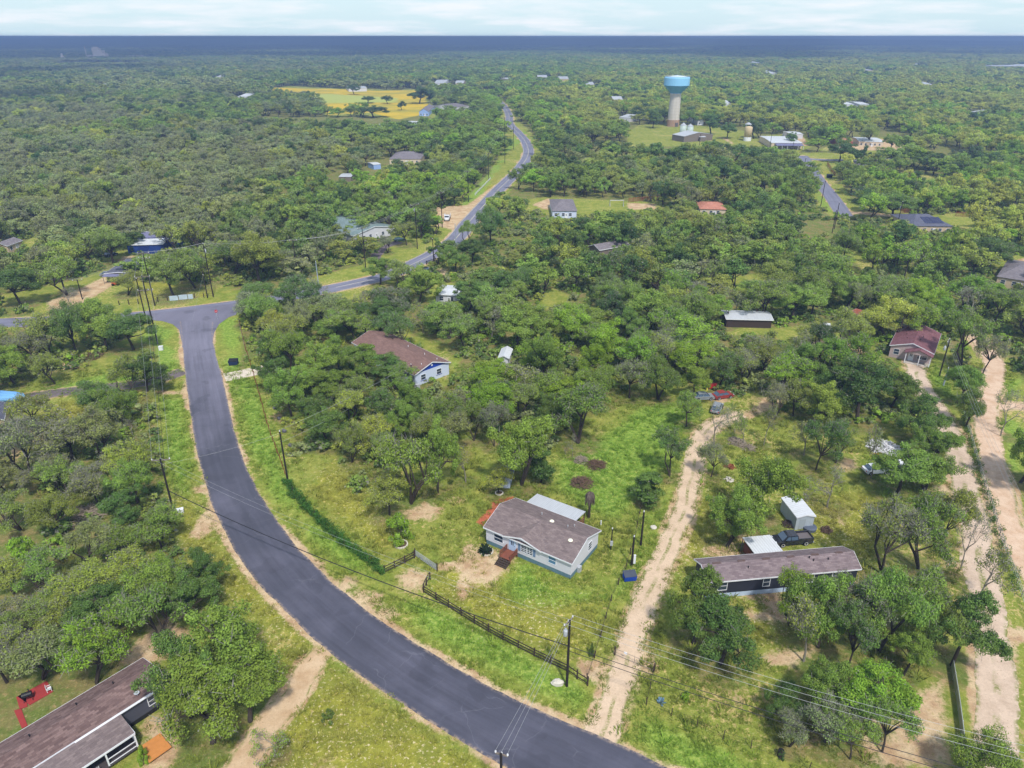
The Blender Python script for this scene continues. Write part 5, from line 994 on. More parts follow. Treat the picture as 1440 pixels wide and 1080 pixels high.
# ------------------------------------------------------------------ houses deeper in the wood
HS = [
 ("long_barn", "long low building with pale ribbed metal roof in the middle of the wood", (1021, 449), (1088, 450.5), (1089, 438), 2.3, .5, mt_grey, wood_dark, "x", 0, "building"),  # dark walls stand for the shade in the open space under the roof
 ("cottage", "small terracotta-roofed cottage left of the maroon-roofed house", (1189, 440), (1214, 453), (1203, 430), 2.6, .8, sh_terra, sd_tan, "x", 0, "house"),
 ("trailer_home", "grey-roofed trailer with porch below the blue metal building", (146, 385), (186, 384.5), (190, 364.5), 2.7, .35, sh_slate, wood_grey, "y", 0, "trailer"),
 ("house", "house with tan-grey roof half hidden at the frame's left edge", (10, 346), (32, 338), (47, 324), 2.8, 1.0, sh_grey, sd_tan, "x", 0, "house"),
 ("house", "house with slate hip roof carrying solar panels near the right side road", (1284, 318), (1341, 318.5), (1338, 302), 3.0, 2.4, sh_slate, sd_tan, "x", 5.0, "house"),
 ("house", "tan house with mauve roof cut by the frame's right edge", (1401.5, 389), (1462, 399), (1455, 370), 2.9, 1.5, sh_grey, sd_tan, "x", 4.0, "house"),
 ("house", "white-fronted grey hip-roofed house in the bare sandy yard", (776, 297), (812, 297), (822, 280), 3.0, 2.4, sh_grey, sd_pale, "x", 4.5, "house"),
 ("cabin", "weathered grey gabled roof sunk among trees below the hip-roofed house", (827, 346), (843, 352), (853, 333), 2.7, 1.2, sh_grey, wood_grey, "y", 0, "cabin"),
 ("house", "salmon tile-roofed house among dark trees behind the middle wood", (984, 294), (1022, 295), (1020, 284), 2.8, 1.4, sh_salmon, stucco, "x", 4.0, "house"),
 ("house", "teal-grey roofed house beside the cross road and power line", (497, 332), (557, 318.5), (533, 295.0), 3.0, 1.7, sh_teal, sd_white, "y", 0, "house"),
 ("house", "brown hip-roofed house left of the long straight road", (547, 224), (592, 224), (588, 214), 3.0, 2.4, sh_grey, stucco, "x", 7.0, "house"),
 ("trailer_home", "white trailer roof just below the cross road among oaks", (611, 414), (643, 416), (640, 402), 2.7, .3, mt_white, sd_white, "x", 0, "trailer"),
 ("shed", "small rusty-edged metal roof in the wood left of the brown hip roof", (476, 249), (494, 249), (494, 244), 2.4, .3, mt_grey, wood_grey, "x", 0, "shed"),
 ("storage_box", "pale blue box shed in front of the brown hip roof", (525, 232), (536, 231), (537, 227), 2.6, .3, mt_white, sd_sky, "x", 0, "shed"),
 ("house", "sky-blue gabled house at the edge of the golden field", (589, 157), (603, 157), (602, 150), 4.0, 2.4, sh_grey, sd_sky, "y", 0, "house"),
 ("house", "grey-roofed house to the right of the sky-blue gabled house", (641, 151), (660, 149), (658, 143), 3.5, 1.8, sh_grey, sd_white, "x", 0, "house"),
 ("long_shed", "long white-roofed shed between the sky-blue house and the golden field", (553, 178), (602, 173), (600, 168), 2.6, .6, mt_white, sd_white, "x", 0, "shed"),
 ("shed", "short white roof left of the long white-roofed shed", (526, 182), (540, 178), (538, 174), 2.6, .5, mt_white, sd_white, "x", 0, "shed"),
 ("shop_building", "long cream shop with blue-grey front awning by the far lane", (1085, 201), (1129, 201.5), (1128, 192), 3.6, .5, mt_white, stucco, "x", 0, "building"),
 ("shed", "white roof just behind the long cream shop", (1112, 189), (1130, 189), (1130, 185), 3.0, .4, mt_white, sd_white, "x", 0, "shed"),
 ("house", "low pale house with white roof across the far lane", (1208, 199), (1243, 200), (1242, 194), 3.2, .6, mt_white, stucco, "x", 0, "house"),
 ("house", "brick-fronted low house left of the pale house across the far lane", (1180, 199), (1200, 199), (1199, 195), 3.0, .6, sh_salmon, brick_p, "x", 0, "house"),
 ("house", "dark grey roof behind oaks at the side road bend", (1212, 236), (1242, 237), (1238, 227), 3.0, 1.3, sh_grey, stucco, "x", 4, "house"),
 ("barn", "open barn with grey sloping roofs right of the water tower", (945, 189), (962, 192), (960, 182), 4.0, 2.0, mt_grey, wood_grey, "x", 0, "barn"),
 ("barn", "low grey outbuilding at the right end of the barn yard", (984, 193), (993, 193), (992, 189), 3.0, .6, mt_grey, wood_grey, "x", 0, "barn"),
 ("house", "slate-blue roof under the oak below the barn yard", (990, 221), (1003, 221), (1001, 214), 2.8, 1.2, sh_slate, sd_white, "x", 0, "house"),
 ("long_shed", "pale low roof strip left of the slate-blue roof", (948, 234), (984, 235), (983, 230), 2.6, .4, mt_white, sd_white, "x", 0, "shed"),
 ("house", "white gable roof among trees behind the barn-yard oaks", (1019, 146), (1028, 146), (1027, 142), 4, 2, mt_white, sd_white, "x", 0, "house"),
 ("house", "pale grey roof in the sunny wood far at the right", (1365, 157), (1377, 158), (1376, 149), 3.6, 1.6, mt_grey, sd_white, "x", 0, "house"),
 ("house", "white twin roofs in the sunny wood, the left one", (1187, 147), (1201, 147), (1200, 143), 4, 1, mt_white, sd_white, "x", 0, "house"),
 ("house", "white twin roofs in the sunny wood, the right one", (1209, 147), (1223, 147), (1222, 143), 4, 1, mt_white, sd_white, "x", 0, "house"),
 ("house", "single far white house above the sunny wood", (1080, 103), (1092, 103), (1091, 99), 6, 2.4, mt_white, sd_white, "x", 0, "house"),
 ("warehouse", "left white warehouse of the far row at the right edge", (1385, 92), (1394, 92.5), (1394, 89), 9, 1, mt_white, sd_white, "x", 0, "building"),
 ("warehouse", "widest white warehouse of the far row at the right edge", (1404, 92.5), (1422, 93), (1422, 89), 9, 1, mt_white, sd_white, "x", 0, "building"),
 ("warehouse", "last white warehouse of the far row, cut by the frame edge", (1428, 93), (1446, 93.5), (1446, 90), 9, 1, mt_white, sd_white, "x", 0, "building"),
 ("house", "white roof on the plain left of the golden field", (334, 136), (348, 136), (347, 131), 4, 1.6, mt_white, sd_white, "x", 0, "house"),
 ("house", "tiny white house far beyond the left wood", (143, 119), (148, 119), (148, 115.5), 5, 2.4, mt_white, sd_white, "x", 0, "house"),
 ("house", "far roof behind the golden field's right end", (610, 117), (626, 117), (625, 112), 5, 2, mt_grey, sd_white, "x", 0, "house"),
 ("long_shed", "long grey roof at the golden field's far edge", (490, 124.5), (516, 124), (515, 121.5), 4, 1.4, mt_grey, sd_white, "x", 0, "shed"),
 ("house", "pale roof beyond the end of the long straight road", (705, 110), (715, 111), (714, 104), 5, 2, mt_white, stucco, "x", 0, "house"),
 ("house", "roof in the dark trees left of the water tower", (870, 165), (886, 166), (885, 160), 3.5, 1.3, mt_grey, sd_white, "x", 0, "house"),
 ("house", "roof between tower and sunny wood, right of the tower foot", (981, 170), (990, 170), (989, 164), 3.5, 1.3, mt_grey, sd_white, "x", 0, "house"),
 ("small_barn", "grey tin roof beside trees left of the cross road, behind the teal roof", (535, 272), (552, 279), (550, 263), 3, .8, sh_grey, stucco, "x", 0, "shed"),
 ("canopy", "white sheet canopy half buried in the middle wood", (700, 503), (716, 504), (714, 490), 2.2, .5, mt_white, sd_white, "y", 0, "canopy"),
 ("garden_shed", "small bluish shed behind the tree with the ringed base", (698, 672), (719, 674), (716, 660), 2.1, .7, sh_slate, sd_pale, "y", 0, "shed"),
 ("house", "grey house with blue-grey roof cut by the frame's left edge, near the tarp", (-30, 597), (6, 590), (12, 566), 2.9, 1.0, sh_slate, sd_tan, "y", 0, "house"),
 ("house", "white far roof just right of the long road's far end", (756, 109), (770, 109), (770, 106.0), 6.0, 2.2, mt_grey, sd_tan, "x", 0, "house"),
 ("house", "second white far roof right of the long road's far end", (786, 111), (800, 111), (800, 108.0), 6.0, 2.2, mt_grey, sd_tan, "x", 0, "house"),
 ("house", "white far roof between the long road's end and the water tower", (824, 119), (836, 119), (836, 116.0), 6.0, 2.2, mt_grey, sd_tan, "x", 0, "house"),
 ("house", 'wide white roof in the clearing left of the water tower', (862, 140), (876, 140), (876, 137.0), 6.0, 2.2, mt_grey, sd_tan, "x", 0, "house"),
 ("house", "pale far roof above and right of the water tower's bowl", (1056, 89), (1072, 89), (1072, 86.0), 6.0, 2.2, mt_grey, sd_tan, "x", 0, "house"),
 ("house", "pale roof on the plain above the sunny wood's middle", (1215, 99), (1228, 99), (1228, 96.0), 6.0, 2.2, mt_grey, sd_tan, "x", 0, "house"),
 ("house", 'white roof in the sunny wood, right of the twin roofs', (1298, 119), (1312, 119), (1312, 116.0), 6.0, 2.2, mt_grey, sd_tan, "x", 0, "house"),
 ("house", "white far roof left of the long road's far end", (640, 117), (652, 117), (652, 114.0), 6.0, 2.2, mt_grey, sd_tan, "x", 0, "house"),
 ("house", "white speck of a roof above the left wood's middle", (300, 109), (312, 109), (312, 106.0), 6.0, 2.2, mt_grey, sd_tan, "x", 0, "house"),
 ("house", 'pale roof right of the cement works conveyor', (205, 80), (216, 80), (216, 77.0), 6.0, 2.2, mt_grey, sd_tan, "x", 0, "house"),
 ("house", 'pale roof left of the warehouse row on the far plain', (1285, 91), (1300, 91), (1300, 88.0), 6.0, 2.2, mt_grey, sd_tan, "x", 0, "house"),
]
HOUSES = []
for nm, lab, fl, fr, th, ze, rise, rm, wm, rg_, hp, ct in HS:
    far = at(*fl)[1] > 330
    hp_ = min(hp, 6) if hp else 0
    e, Lx, Dy, ro = house(nm, lab, fl, fr, th, ze, rise, rm, wm, .3 if not far else .2, None, cat=ct, ridge=rg_, hip=hp_, trim=not far)
    HOUSES.append((e, Lx, Dy)); dims = (Lx, Dy)
    if ct not in ("house", "trailer") or "canopy" in lab: continue
    for u_ in (np.arange(1.6, Lx - 1.0, 2.9) if Lx < 24 else np.linspace(2, Lx - 2, 7)): window(e, "f", u_, .95, 1.1, min(1.2, ze - 1.3), dims)
    if Lx > 5: door(e, "f", min(Lx - .9, Lx * .5 + .75), .03, dims, ht=min(2.05, ze - .5))
def find(words): return [h for h in HOUSES if words in h[0]["label"]][0]
# solar panels on the slate hip roof; awning on the cream shop; porch of the trailer
e, Lx, Dy = find("solar panels"); k = 2.4 / (Dy / 2); sol = glass("solar_glass", lin(40, 44, 84))
for q in range(5):
    x_ = Lx * .36 + q * Lx * .10; y0_, y1_ = Dy * .10, Dy * .36; MB().slab([(x_, y0_, 3 + k * y0_ + .2), (x_ + Lx * .088, y0_, 3 + k * y0_ + .2), (x_ + Lx * .088, y1_, 3 + k * y1_ + .2), (x_, y1_, 3 + k * y1_ + .2)], .05).build("solar_panel", sol, e)
e, Lx, Dy = find("cream shop"); MB().slab([(2, -6, 2.7), (Lx * .98, -6, 2.7), (Lx * .98, -.05, 3.3), (2, -.05, 3.3)], .12).build("awning", mt_slope, e)
for x_ in np.linspace(2.3, Lx * .97, 6): MB().box(x_ - .1, x_ + .1, -5.9, -5.7, 0, 2.6).build("post", white_p, e)
e, Lx, Dy = find("trailer with porch"); MB().slab([(-.1, -2.2, 2.35), (Lx + .1, -2.2, 2.35), (Lx + .1, -.31, 2.62), (-.1, -.31, 2.62)], .08).build("porch_roof", mt_slope, e)
for x_ in (.1, Lx * .33, Lx * .66, Lx - .1): MB().box(x_ - .06, x_ + .06, -2.1, -1.98, 0, 2.27).build("post", wood_grey, e)
# white gable wall, carport of the teal house
e, Lx, Dy = find("teal-grey"); MB().slab([(Lx + .32, 1, 2.6), (Lx + 3.4, 1, 2.3), (Lx + 3.4, 6, 2.3), (Lx + .32, 6, 2.6)], .08).build("side_roof", mt_white, e)
# blue metal building: front lean-to and taller back range
a, an, L1, D1 = frame_of((178, 345), (229, 343.5), (229, 337), 3.2); e = thing("metal_building", "bright blue metal building with white roof strips at the wood edge", "building", (a[0], a[1], 0), an)
MB().box(0, L1, 0, 6.5, 0, 3.2).build("wall", mt_blue, e); MB().slab([(-.2, -.3, 3.25), (L1 + .2, -.3, 3.25), (L1 + .2, 6.5, 3.75), (-.2, 6.5, 3.75)], .1).build("roof", mt_white, e)
MB().box(1.5, L1 + 3.5, 6.55, 16, 0, 4.0).build("rear_wall", mt_blue, e); rr_ = MB(); rr_.slab([(1.3, 6.4, 4.1), (L1 + 3.7, 6.4, 4.1), (L1 + 3.7, 11.2, 5.0), (1.3, 11.2, 5.0)], .1); rr_.build("rear_roof_front", mt_slope, e); MB().slab([(L1 + 3.7, 16.2, 4.1), (1.3, 16.2, 4.1), (1.3, 11.2, 5.0), (L1 + 3.7, 11.2, 5.0)], .1).build("rear_roof_back", mt_white, e); MB().box(L1 * .3, L1 * .3 + 3.5, -.04, -.004, 0, 2.7).build("door", paint("blue_door", lin(30, 52, 116), .5), e)

# ------------------------------------------------------------------ water tower, standpipe, plant
c_0 = at(946, 177.5); hT = height(177.5, 106); dpt = depth_at(177.5); R1 = 34.5 * dpt / FPX / 2; R0 = 15.5 * dpt / FPX / 2
e = thing("water_tower", "tall water tower with light blue bowl on a ribbed concrete shaft", "water tower", (c_0[0], c_0[1], 0), .4)
def shaft_mat():
    m, t, b = new_mat("tower_concrete"); g = G(t); ob = g.n("TexCoord").outputs["Object"]; sp = g.n("SeparateXYZ"); g.l(ob, sp.inputs[0])
    ring = g.step(g.m('ABSOLUTE', g.m('SUBTRACT', g.m('FRACT', g.m('MULTIPLY', sp.outputs[2], .42)), .5)), .44, .49); col = g.mix(g.m('MULTIPLY', ring, .35), lin(198, 190, 182), lin(150, 142, 136))
    ba = g.step(sp.outputs[2], 5.2, 5.6); col = g.mix(ba, lin(168, 138, 116), col)
    mp_ = g.n("Mapping"); g.l(ob, mp_.inputs[0]); mp_.inputs[3].default_value = (.5, .5, .06); k = g.noise(mp_.outputs[0], 1.0, 5, .7); col = g.scale(col, g.m('ADD', .65, g.m('MULTIPLY', k, .6)))
    g.l(col, b.inputs["Base Color"]); b.inputs["Roughness"].default_value = .9; return m
MB().lathe([(R0 * 1.12, -.5), (R0 * 1.10, 5.4), (R0 * 1.04, 5.5), (R0 * .96, hT * .55), (R0 * .98, hT * .67)], 40, (0, 0, 0)).build("shaft", shaft_mat(), e)
MB().lathe([(R0 * .98, hT * .655), (R0 * 1.03, hT * .668), (R0 * 1.12, hT * .68), (R1 * .97, hT * .80), (R1 * 1.0, hT * .812)], 48).build("lower_bowl", paint("deep_blue_tank", lin(96, 158, 212), .5, .08, .3), e)
MB().lathe([(R1 * 1.004, hT * .81), (R1 * 1.008, hT * .95), (R1 * .985, hT * .965), (R1 * .9, hT * .975)], 48).build("tank", paint("pale_blue_tank", lin(140, 198, 236), .5, .06, .3), e)
MB().lathe([(R1 * .9, hT * .974), (R1 * .4, hT * .992), (R1 * .05, hT)], 40).build("tank_roof", paint("pale_tank_roof", lin(206, 224, 234), .6, .06), e, smooth=True)
rl = MB(); th_ = np.linspace(0, 2 * pi, 37)
for z_ in (.6, 1.15): rl.tube([(R1 * .96 * cos(t_), R1 * .96 * sin(t_), hT * .965 + z_) for t_ in th_], .06, 4)
for t_ in th_[:-1]: rl.tube([(R1 * .96 * cos(t_), R1 * .96 * sin(t_), hT * .962), (R1 * .96 * cos(t_), R1 * .96 * sin(t_), hT * .965 + 1.15)], .05, 4)
rl.build("roof_railing", steel, e); MB().tube([(0, 0, hT), (0, 0, hT + 3)], .12, 5).tube([(2, 1, hT * .985), (2, 1, hT + 2)], .08, 5).build("antenna", steel, e); MB().box(-1.2, 1.2, -R0 * 1.12 - .3, -R0 * 1.05, 0, 3.2).build("door", paint("tower_door", lin(96, 92, 92), .6), e)
c_0 = at(1050.5, 198); e = thing("standpipe", "tan cylindrical water tank with a roofed top at the far lane", "water tank", (c_0[0], c_0[1], 0)); hh = height(198, 176); r0 = 5.2 * depth_at(198) / FPX
MB().lathe([(r0 * 1.02, 0), (r0 * 1.02, 2.6), (r0, 2.65)], 28).build("base", white_p, e); MB().lathe([(r0, 2.6), (r0, hh * .86), (r0 * .9, hh * .9), (.2, hh * .95)], 28).build("tank", paint("tan_tank", lin(196, 176, 138), .6, .1, .4), e, smooth=True)
MB().lathe([(r0 * .95, hh * 1.04), (r0 * .2, hh * 1.15), (.1, hh * 1.16)], 12, (0, 2, 0)).build("cap", steel, e)
for t_ in (.5, 2.1, 3.7, 5.3): MB().tube([(r0 * .85 * cos(t_), 2 + r0 * .85 * sin(t_), 0), (r0 * .85 * cos(t_), 2 + r0 * .85 * sin(t_), hh * 1.05)], .14, 5).build("leg", steel, e)
c_0 = at(967, 193)
for k, (dx, hh_) in enumerate(((-4, 10.0), (1.2, 9.2))):
    e = thing("grain_bin", ("taller" if not k else "shorter") + " pale metal grain bin standing by the open barn", "grain bin", (c_0[0] + dx, c_0[1], 0)); MB().lathe([(2.4, 0), (2.4, hh_ * .85)], 20).build("drum", paint("pale_bin", lin(176, 190, 182), .5, .15, .5), e, smooth=True); MB().lathe([(2.5, hh_ * .85), (.5, hh_), (.4, hh_ * 1.03)], 20).build("roof", mt_grey, e)
# cement works on the plain
plant_m = paint("plant_concrete", lin(238, 218, 204), .9, .12, .05); 
c_0 = at(138, 84); s = depth_at(84) / FPX; e = thing("cement_works", "pale cement works with a stepped tower far out on the plain", "factory", (c_0[0], c_0[1], 0))
for nm, x0_, x1_, h_ in (("kiln_tower", -6, 3, 14.5), ("stair_tower", 3, 8, 12), ("side_block", 8, 12, 8), ("packing_hall", 14, 40, 4.5), ("side_silo", -14, -9, 6)): MB().box(x0_ * s, x1_ * s, 0, 18, 0, h_ * s).build(nm, plant_m, e)
for q in range(5): MB().box((-6 + q * 1.9) * s, (-5 + q * 1.9) * s, 2, 12, 14.5 * s, (15.5 + (q % 2)) * s).build("roof_house", plant_m, e)
MB().tube([(-15 * s, 0, 0), (-15 * s, 0, 17 * s)], .5 * s, 8).build("stack", plant_m, e)
for q in range(6): MB().box((42 + q * 4) * s, (42.5 + q * 4) * s, 0, 2, 0, 5 * s).build("gantry_leg", plant_m, e)
MB().box(40 * s, 64 * s, 0, 3, 4.6 * s, 5.4 * s).build("conveyor", plant_m, e)
c_0 = at(89, 85.5); e = thing("stockpile_hall", "pale cone-roofed works building left of the stepped tower", "factory", (c_0[0], c_0[1], 0)); MB().lathe([(5 * s, 0), (5 * s, 1 * s), (1.4 * s, 6.5 * s), (1.2 * s, 9 * s)], 10).build("cone", plant_m, e); MB().box(2 * s, 11 * s, -10, 10, 0, 3 * s).build("annex", plant_m, e)

# ------------------------------------------------------------------ vehicles
def wheel(par, x, y, r=.36, wd=.24):
    o = bpy.data.objects.new("wheel", MB().data if False else None) if False else None
    t = MB(); n = 18; vs = []
    for yy_, rr_ in ((-wd / 2, r * .62), (-wd / 2, r * .92), (-wd * .35, r), (wd * .35, r), (wd / 2, r * .92), (wd / 2, r * .62)): vs += [(x + rr_ * cos(2 * pi * k / n), y + yy_, r + rr_ * sin(2 * pi * k / n)) for k in range(n)]
    fs = [(i * n + k, i * n + (k + 1) % n, (i + 1) * n + (k + 1) % n, (i + 1) * n + k) for i in range(5) for k in range(n)] + [tuple(range(n)), tuple(5 * n + k for k in range(n - 1, -1, -1))]
    o = t.add(vs, fs).build("wheel", tyre, par); s = 1 if y > 0 else -1
    vs = [(x + r * .66 * cos(2 * pi * k / n), y + s * (wd / 2 + .012), r + r * .66 * sin(2 * pi * k / n)) for k in range(n)] + [(x, y + s * (wd / 2 - .03), r)]
    MB().add(vs, [(k, (k + 1) % n, n) for k in range(n)]).build("rim", rim_p, o)
def body(prof, halfw, tuck=.12):
    """car shell: side profile (x, z) swept across with rounded shoulders"""
    m = MB(); xs = np.array(prof); rows = [(-halfw, .0, 1.0), (-halfw * .985, .02, 1.0)]; k = len(prof)
    vs = []
    for yy_, zin in ((-halfw + tuck, 0.0), (-halfw, -.06), (halfw, -.06), (halfw - tuck, 0.0)):
        vs += [(x, yy_, max(z + (zin if z > .5 else 0), .0)) for x, z in prof]
    fs = [(r_ * k + i, r_ * k + (i + 1) % k, (r_ + 1) * k + (i + 1) % k, (r_ + 1) * k + i) for r_ in range(3) for i in range(k)] + [tuple(range(k - 1, -1, -1)), tuple(3 * k + i for i in range(k))]
    return m.add(vs, fs)
def pickup(label, loc, rz, paint_m, bedcol=None, name="pickup_truck"):
    e = thing(name, label, "pickup truck", loc, rz); W = .96
    body([(-2.85, .45), (-2.85, .95), (-2.80, 1.05), (-.35, 1.05), (2.0, 1.05), (2.7, .98), (2.86, .86), (2.9, .45), (2.3, .38), (-2.3, .38)], W, .06).build("body", paint_m, e, bevel=.04)
    cabp = [(-.55, 1.03), (-.45, 1.72), (-.2, 1.82), (.95, 1.82), (1.2, 1.76), (2.0, 1.05)]; W2 = .90; vs = []
    for yy_, f_ in ((-W2, 0), (W2, 0)): vs += [(x, yy_ * (1 - .16 * (z - 1.03) / .8), z) for x, z in cabp]
    c = MB().add(vs, [(0, 1, 2, 3, 4, 5), (11, 10, 9, 8, 7, 6)] + [(i, i + 6, (i + 1) % 6 + 6, (i + 1) % 6) for i in range(6)]).build("cab", paint_m, e, bevel=.03)
    MB().face([(1.96, -.80, 1.10), (1.96, .80, 1.10), (1.27, .70, 1.74), (1.27, -.70, 1.74)]).build("windscreen", car_pane, e).location = (.03, 0, .02)
    for s in (-1, 1):
        y0_, y1_ = s * .905, s * .79
        for x0_, x1_, x2_, x3_ in ((.72, 1.55, 1.12, .72), (-.40, .62, .62, -.34)): q = [(x0_, y0_, 1.14), (x1_, y0_, 1.14), (x2_, y1_, 1.68), (x3_, y1_, 1.68)]; MB().face(q if s < 0 else q[::-1]).build("side_window", car_pane, e)
        MB().box(1.2, 1.42, s * 1.08 - .1, s * 1.08 + .1, 1.1, 1.28).build("mirror", black_p, e); MB().box(2.82, 2.91, s * .72 - .18, s * .72 + .18, .72, .9).build("headlight", car_white, e); MB().box(-2.87, -2.84, s * .84 - .07, s * .84 + .07, .7, 1.0).build("tail_light", red_p, e)
    b_ = MB().box(-2.72, -.62, -.80, .80, .99, 1.052); b_.build("bed_floor", bedcol or bed_grey, e); m = MB()
    for a in ((-2.85, -2.75, -W, W), (-2.74, -.58, -W, -.84), (-2.74, -.58, .84, W)): m.box(*a, 1.052, 1.34)
    m.build("bed_wall", paint_m, e); MB().box(2.86, 3.0, -.9, .9, .42, .62).build("front_bumper", steel, e); MB().box(-3.0, -2.86, -.9, .9, .45, .62).build("rear_bumper", steel, e); MB().box(2.88, 2.92, -.5, .5, .66, .9).build("grille", black_p, e)
    for x_ in (-1.75, 1.85):
        for s in (-1, 1): wheel(e, x_, s * .90, .42, .26)
    return e
def car(label, loc, rz, paint_m, name="parked_car", suv=False, cat="car"):
    e = thing(name, label, cat, loc, rz); h = 1.74 if suv else 1.44; W = .9
    body([(-2.25, .5), (-2.2, .9), (-1.9, .98), (1.1, .98), (1.95, .86), (2.2, .7), (2.22, .42), (1.8, .3), (-1.9, .3)], W, .07).build("body", paint_m, e, bevel=.04)
    cp = [(-2.0 if suv else -1.85, .96), (-1.75 if suv else -1.25, h - .06), (-1.5 if suv else -1.0, h), (.1, h), (.35, h - .05), (1.15, .97)]; vs = []
    for yy_ in (-.82, .82): vs += [(x, yy_ * (1 - .2 * (z - .96) / .5), z) for x, z in cp]
    MB().add(vs, [(0, 1, 2, 3, 4, 5), (11, 10, 9, 8, 7, 6)] + [(i, i + 6, (i + 1) % 6 + 6, (i + 1) % 6) for i in range(6)]).build("cabin", car_pane, e)
    vs = []
    for yy_ in (-.68, .68): vs += [(x, yy_, z + .02) for x, z in cp[1:5]]
    MB().add([(a[0], a[1], a[2] + dz) for dz in (-.02, .03) for a in vs], [(0, 1, 5, 4), (1, 2, 6, 5), (2, 3, 7, 6), (12, 13, 9, 8), (13, 14, 10, 9), (14, 15, 11, 10)]).build("car_roof", paint_m, e)
    for s in (-1, 1):
        for x_ in (-.35, -1.45): MB().box(x_ - .05, x_ + .05, s * .79 - .02, s * .79 + .03, .97, h - .1).build("door_pillar", paint_m, e)
        MB().box(2.14, 2.23, s * .62 - .16, s * .62 + .16, .6, .74).build("headlight", car_white, e); MB().box(-2.24, -2.17, s * .7 - .1, s * .7 + .1, .68, .86).build("tail_light", red_p, e)
    for x_ in (-1.35, 1.35):
        for s in (-1, 1): wheel(e, x_, s * .84, .35, .22)
    return e
def dumpster(label, loc, rz, mat, sz=1.0, lid=None):
    e = thing("dumpster", label, "dumpster", loc, rz); e.scale = (sz, sz, sz)
    vs = [(-.95, -.55, .15), (.95, -.55, .15), (.95, .55, .15), (-.95, .55, .15), (-1.0, -.75, 1.15), (1.0, -.75, 1.15), (1.0, .65, 1.35), (-1.0, .65, 1.35)]
    MB().add(vs, [(3, 2, 1, 0), (4, 5, 6, 7), (0, 1, 5, 4), (1, 2, 6, 5), (2, 3, 7, 6), (3, 0, 4, 7)]).build("bin_body", mat, e)
    for s in (0, 1): MB().slab([(-1 + s, -.78, 1.19), (s, -.78, 1.19), (s, .66, 1.40), (-1 + s, .66, 1.40)], .04).build("lid", lid or black_p, e)
    for s in (-1, 1): MB().box(s * 1.02 - .04, s * 1.02 + .04, -.3, .3, .7, .85).build("lifting_pocket", mat, e); MB().box(s * .8 - .08, s * .8 + .08, -.45, -.3, 0, .15).box(s * .8 - .08, s * .8 + .08, .3, .45, 0, .15).build("caster", black_p, e)
    return e
def gp(px, py): return at(px, py)
def dirn(a, b): q = at(*b) - at(*a); return atan2(q[1], q[0])
pickup("black pickup parked between the white lean-to and the grey shed", gp(1113, 763), dirn((1139, 764), (1089, 768)), car_black)
car("silver car with black rear window left under the bare twisted tree", gp(1008, 577), 1.1, car_silver, "junk_car", True)
car("dull red old car half hidden behind the silver car", gp(1016, 559), .3, paint("dull_red", lin(140, 56, 52), .6, .3), "junk_car"); car("pale grey old car left of the dull red one", gp(989, 561), .1, car_silver, "junk_car")
car("white car peeping out left of the oak on the right-hand lawn", gp(1231, 664), .1, car_white); pickup("white pickup behind the oak, right of the white car", gp(1258, 662), .1, car_white)
car("black car on the bare drive left of the blue metal building", gp(156, 360), 1.0, car_black); car("dark car in front of the trailer porch, right one", gp(152, 388), .2, car_silver, "parked_car"); 
car("left dark car in the yard behind the teal-roofed house", gp(468, 301), -.3, car_black, suv=True); car("right dark car with pale trim in the yard behind the teal-roofed house", gp(494, 301), .1, car_black); car("green covered car beside the teal-roofed house", gp(562, 339), .5, car_green); car("dark car parked at the drive mouth below the cross road", gp(600, 382), .2, car_black); car("white car below the white trailer near the cross road", gp(635, 424), -.5, car_white)
car("dark car at the left edge of the shop's front", gp(1114, 203), 1.5, car_black); car("white car at the dirt yard beside the side road's oaks", gp(1272, 233), .3, car_white); car("dark car by the white one in the dirt yard", gp(1266, 230), .3, car_black)
car("red car parked on the sandy spur", gp(1436, 552), .2, red_p) if False else None
car("white car under the twiggy tree of the cottage yard, left one", gp(1162, 462), 1.2, car_white); car("white car under the twiggy tree of the cottage yard, right one", gp(1190, 462), 1.2, car_white)
# flatbed lorry by the cross road
e = thing("flatbed_truck", "white flatbed truck parked on the sandy lay-by of the cross road", "truck", gp(629, 309), dirn((633, 295), (627, 313))); MB().box(-4.2, .6, -1.2, 1.2, .95, 1.2).build("flatbed", black_p, e)
fr = MB()
for x_ in np.linspace(-4.1, .5, 6):
    for s in (-1, 1): fr.box(x_ - .05, x_ + .05, s * 1.15 - .04, s * 1.15 + .04, 1.2, 2.0)
for s in (-1, 1): fr.box(-4.15, .55, s * 1.16 - .03, s * 1.16 + .03, 1.9, 2.05)
fr.build("side_rack", car_white, e); MB().box(.75, 2.2, -1.05, 1.05, .5, 2.3).build("cab", car_white, e, bevel=.12); MB().box(2.2, 3.3, -.85, .85, .5, 1.35).build("bonnet", car_white, e, bevel=.12); MB().face([(2.21, -.85, 1.45), (2.21, .85, 1.45), (2.21, .85, 2.1), (2.21, -.85, 2.1)]).build("windscreen", pane, e)
for x_ in (-3.2, -2.2, 2.6):
    for s in (-1, 1): wheel(e, x_, s * 1.0, .5, .3)
dumpster("bright blue dumpster beside the sandy double track", gp(885, 815), .15, blue_bin, .88, paint("grey_lid", lin(70, 76, 88), .6)); dumpster("dark blue dumpster at the concrete drive stub on the curved road", gp(329, 513), .1, navy_bin, 1.0)
dumpster("black dumpster by the side road, left verge", gp(1135, 252), .1, black_p, 1.2); dumpster("black dumpster by the side road, right verge", gp(1166, 250), .1, black_p, 1.3)

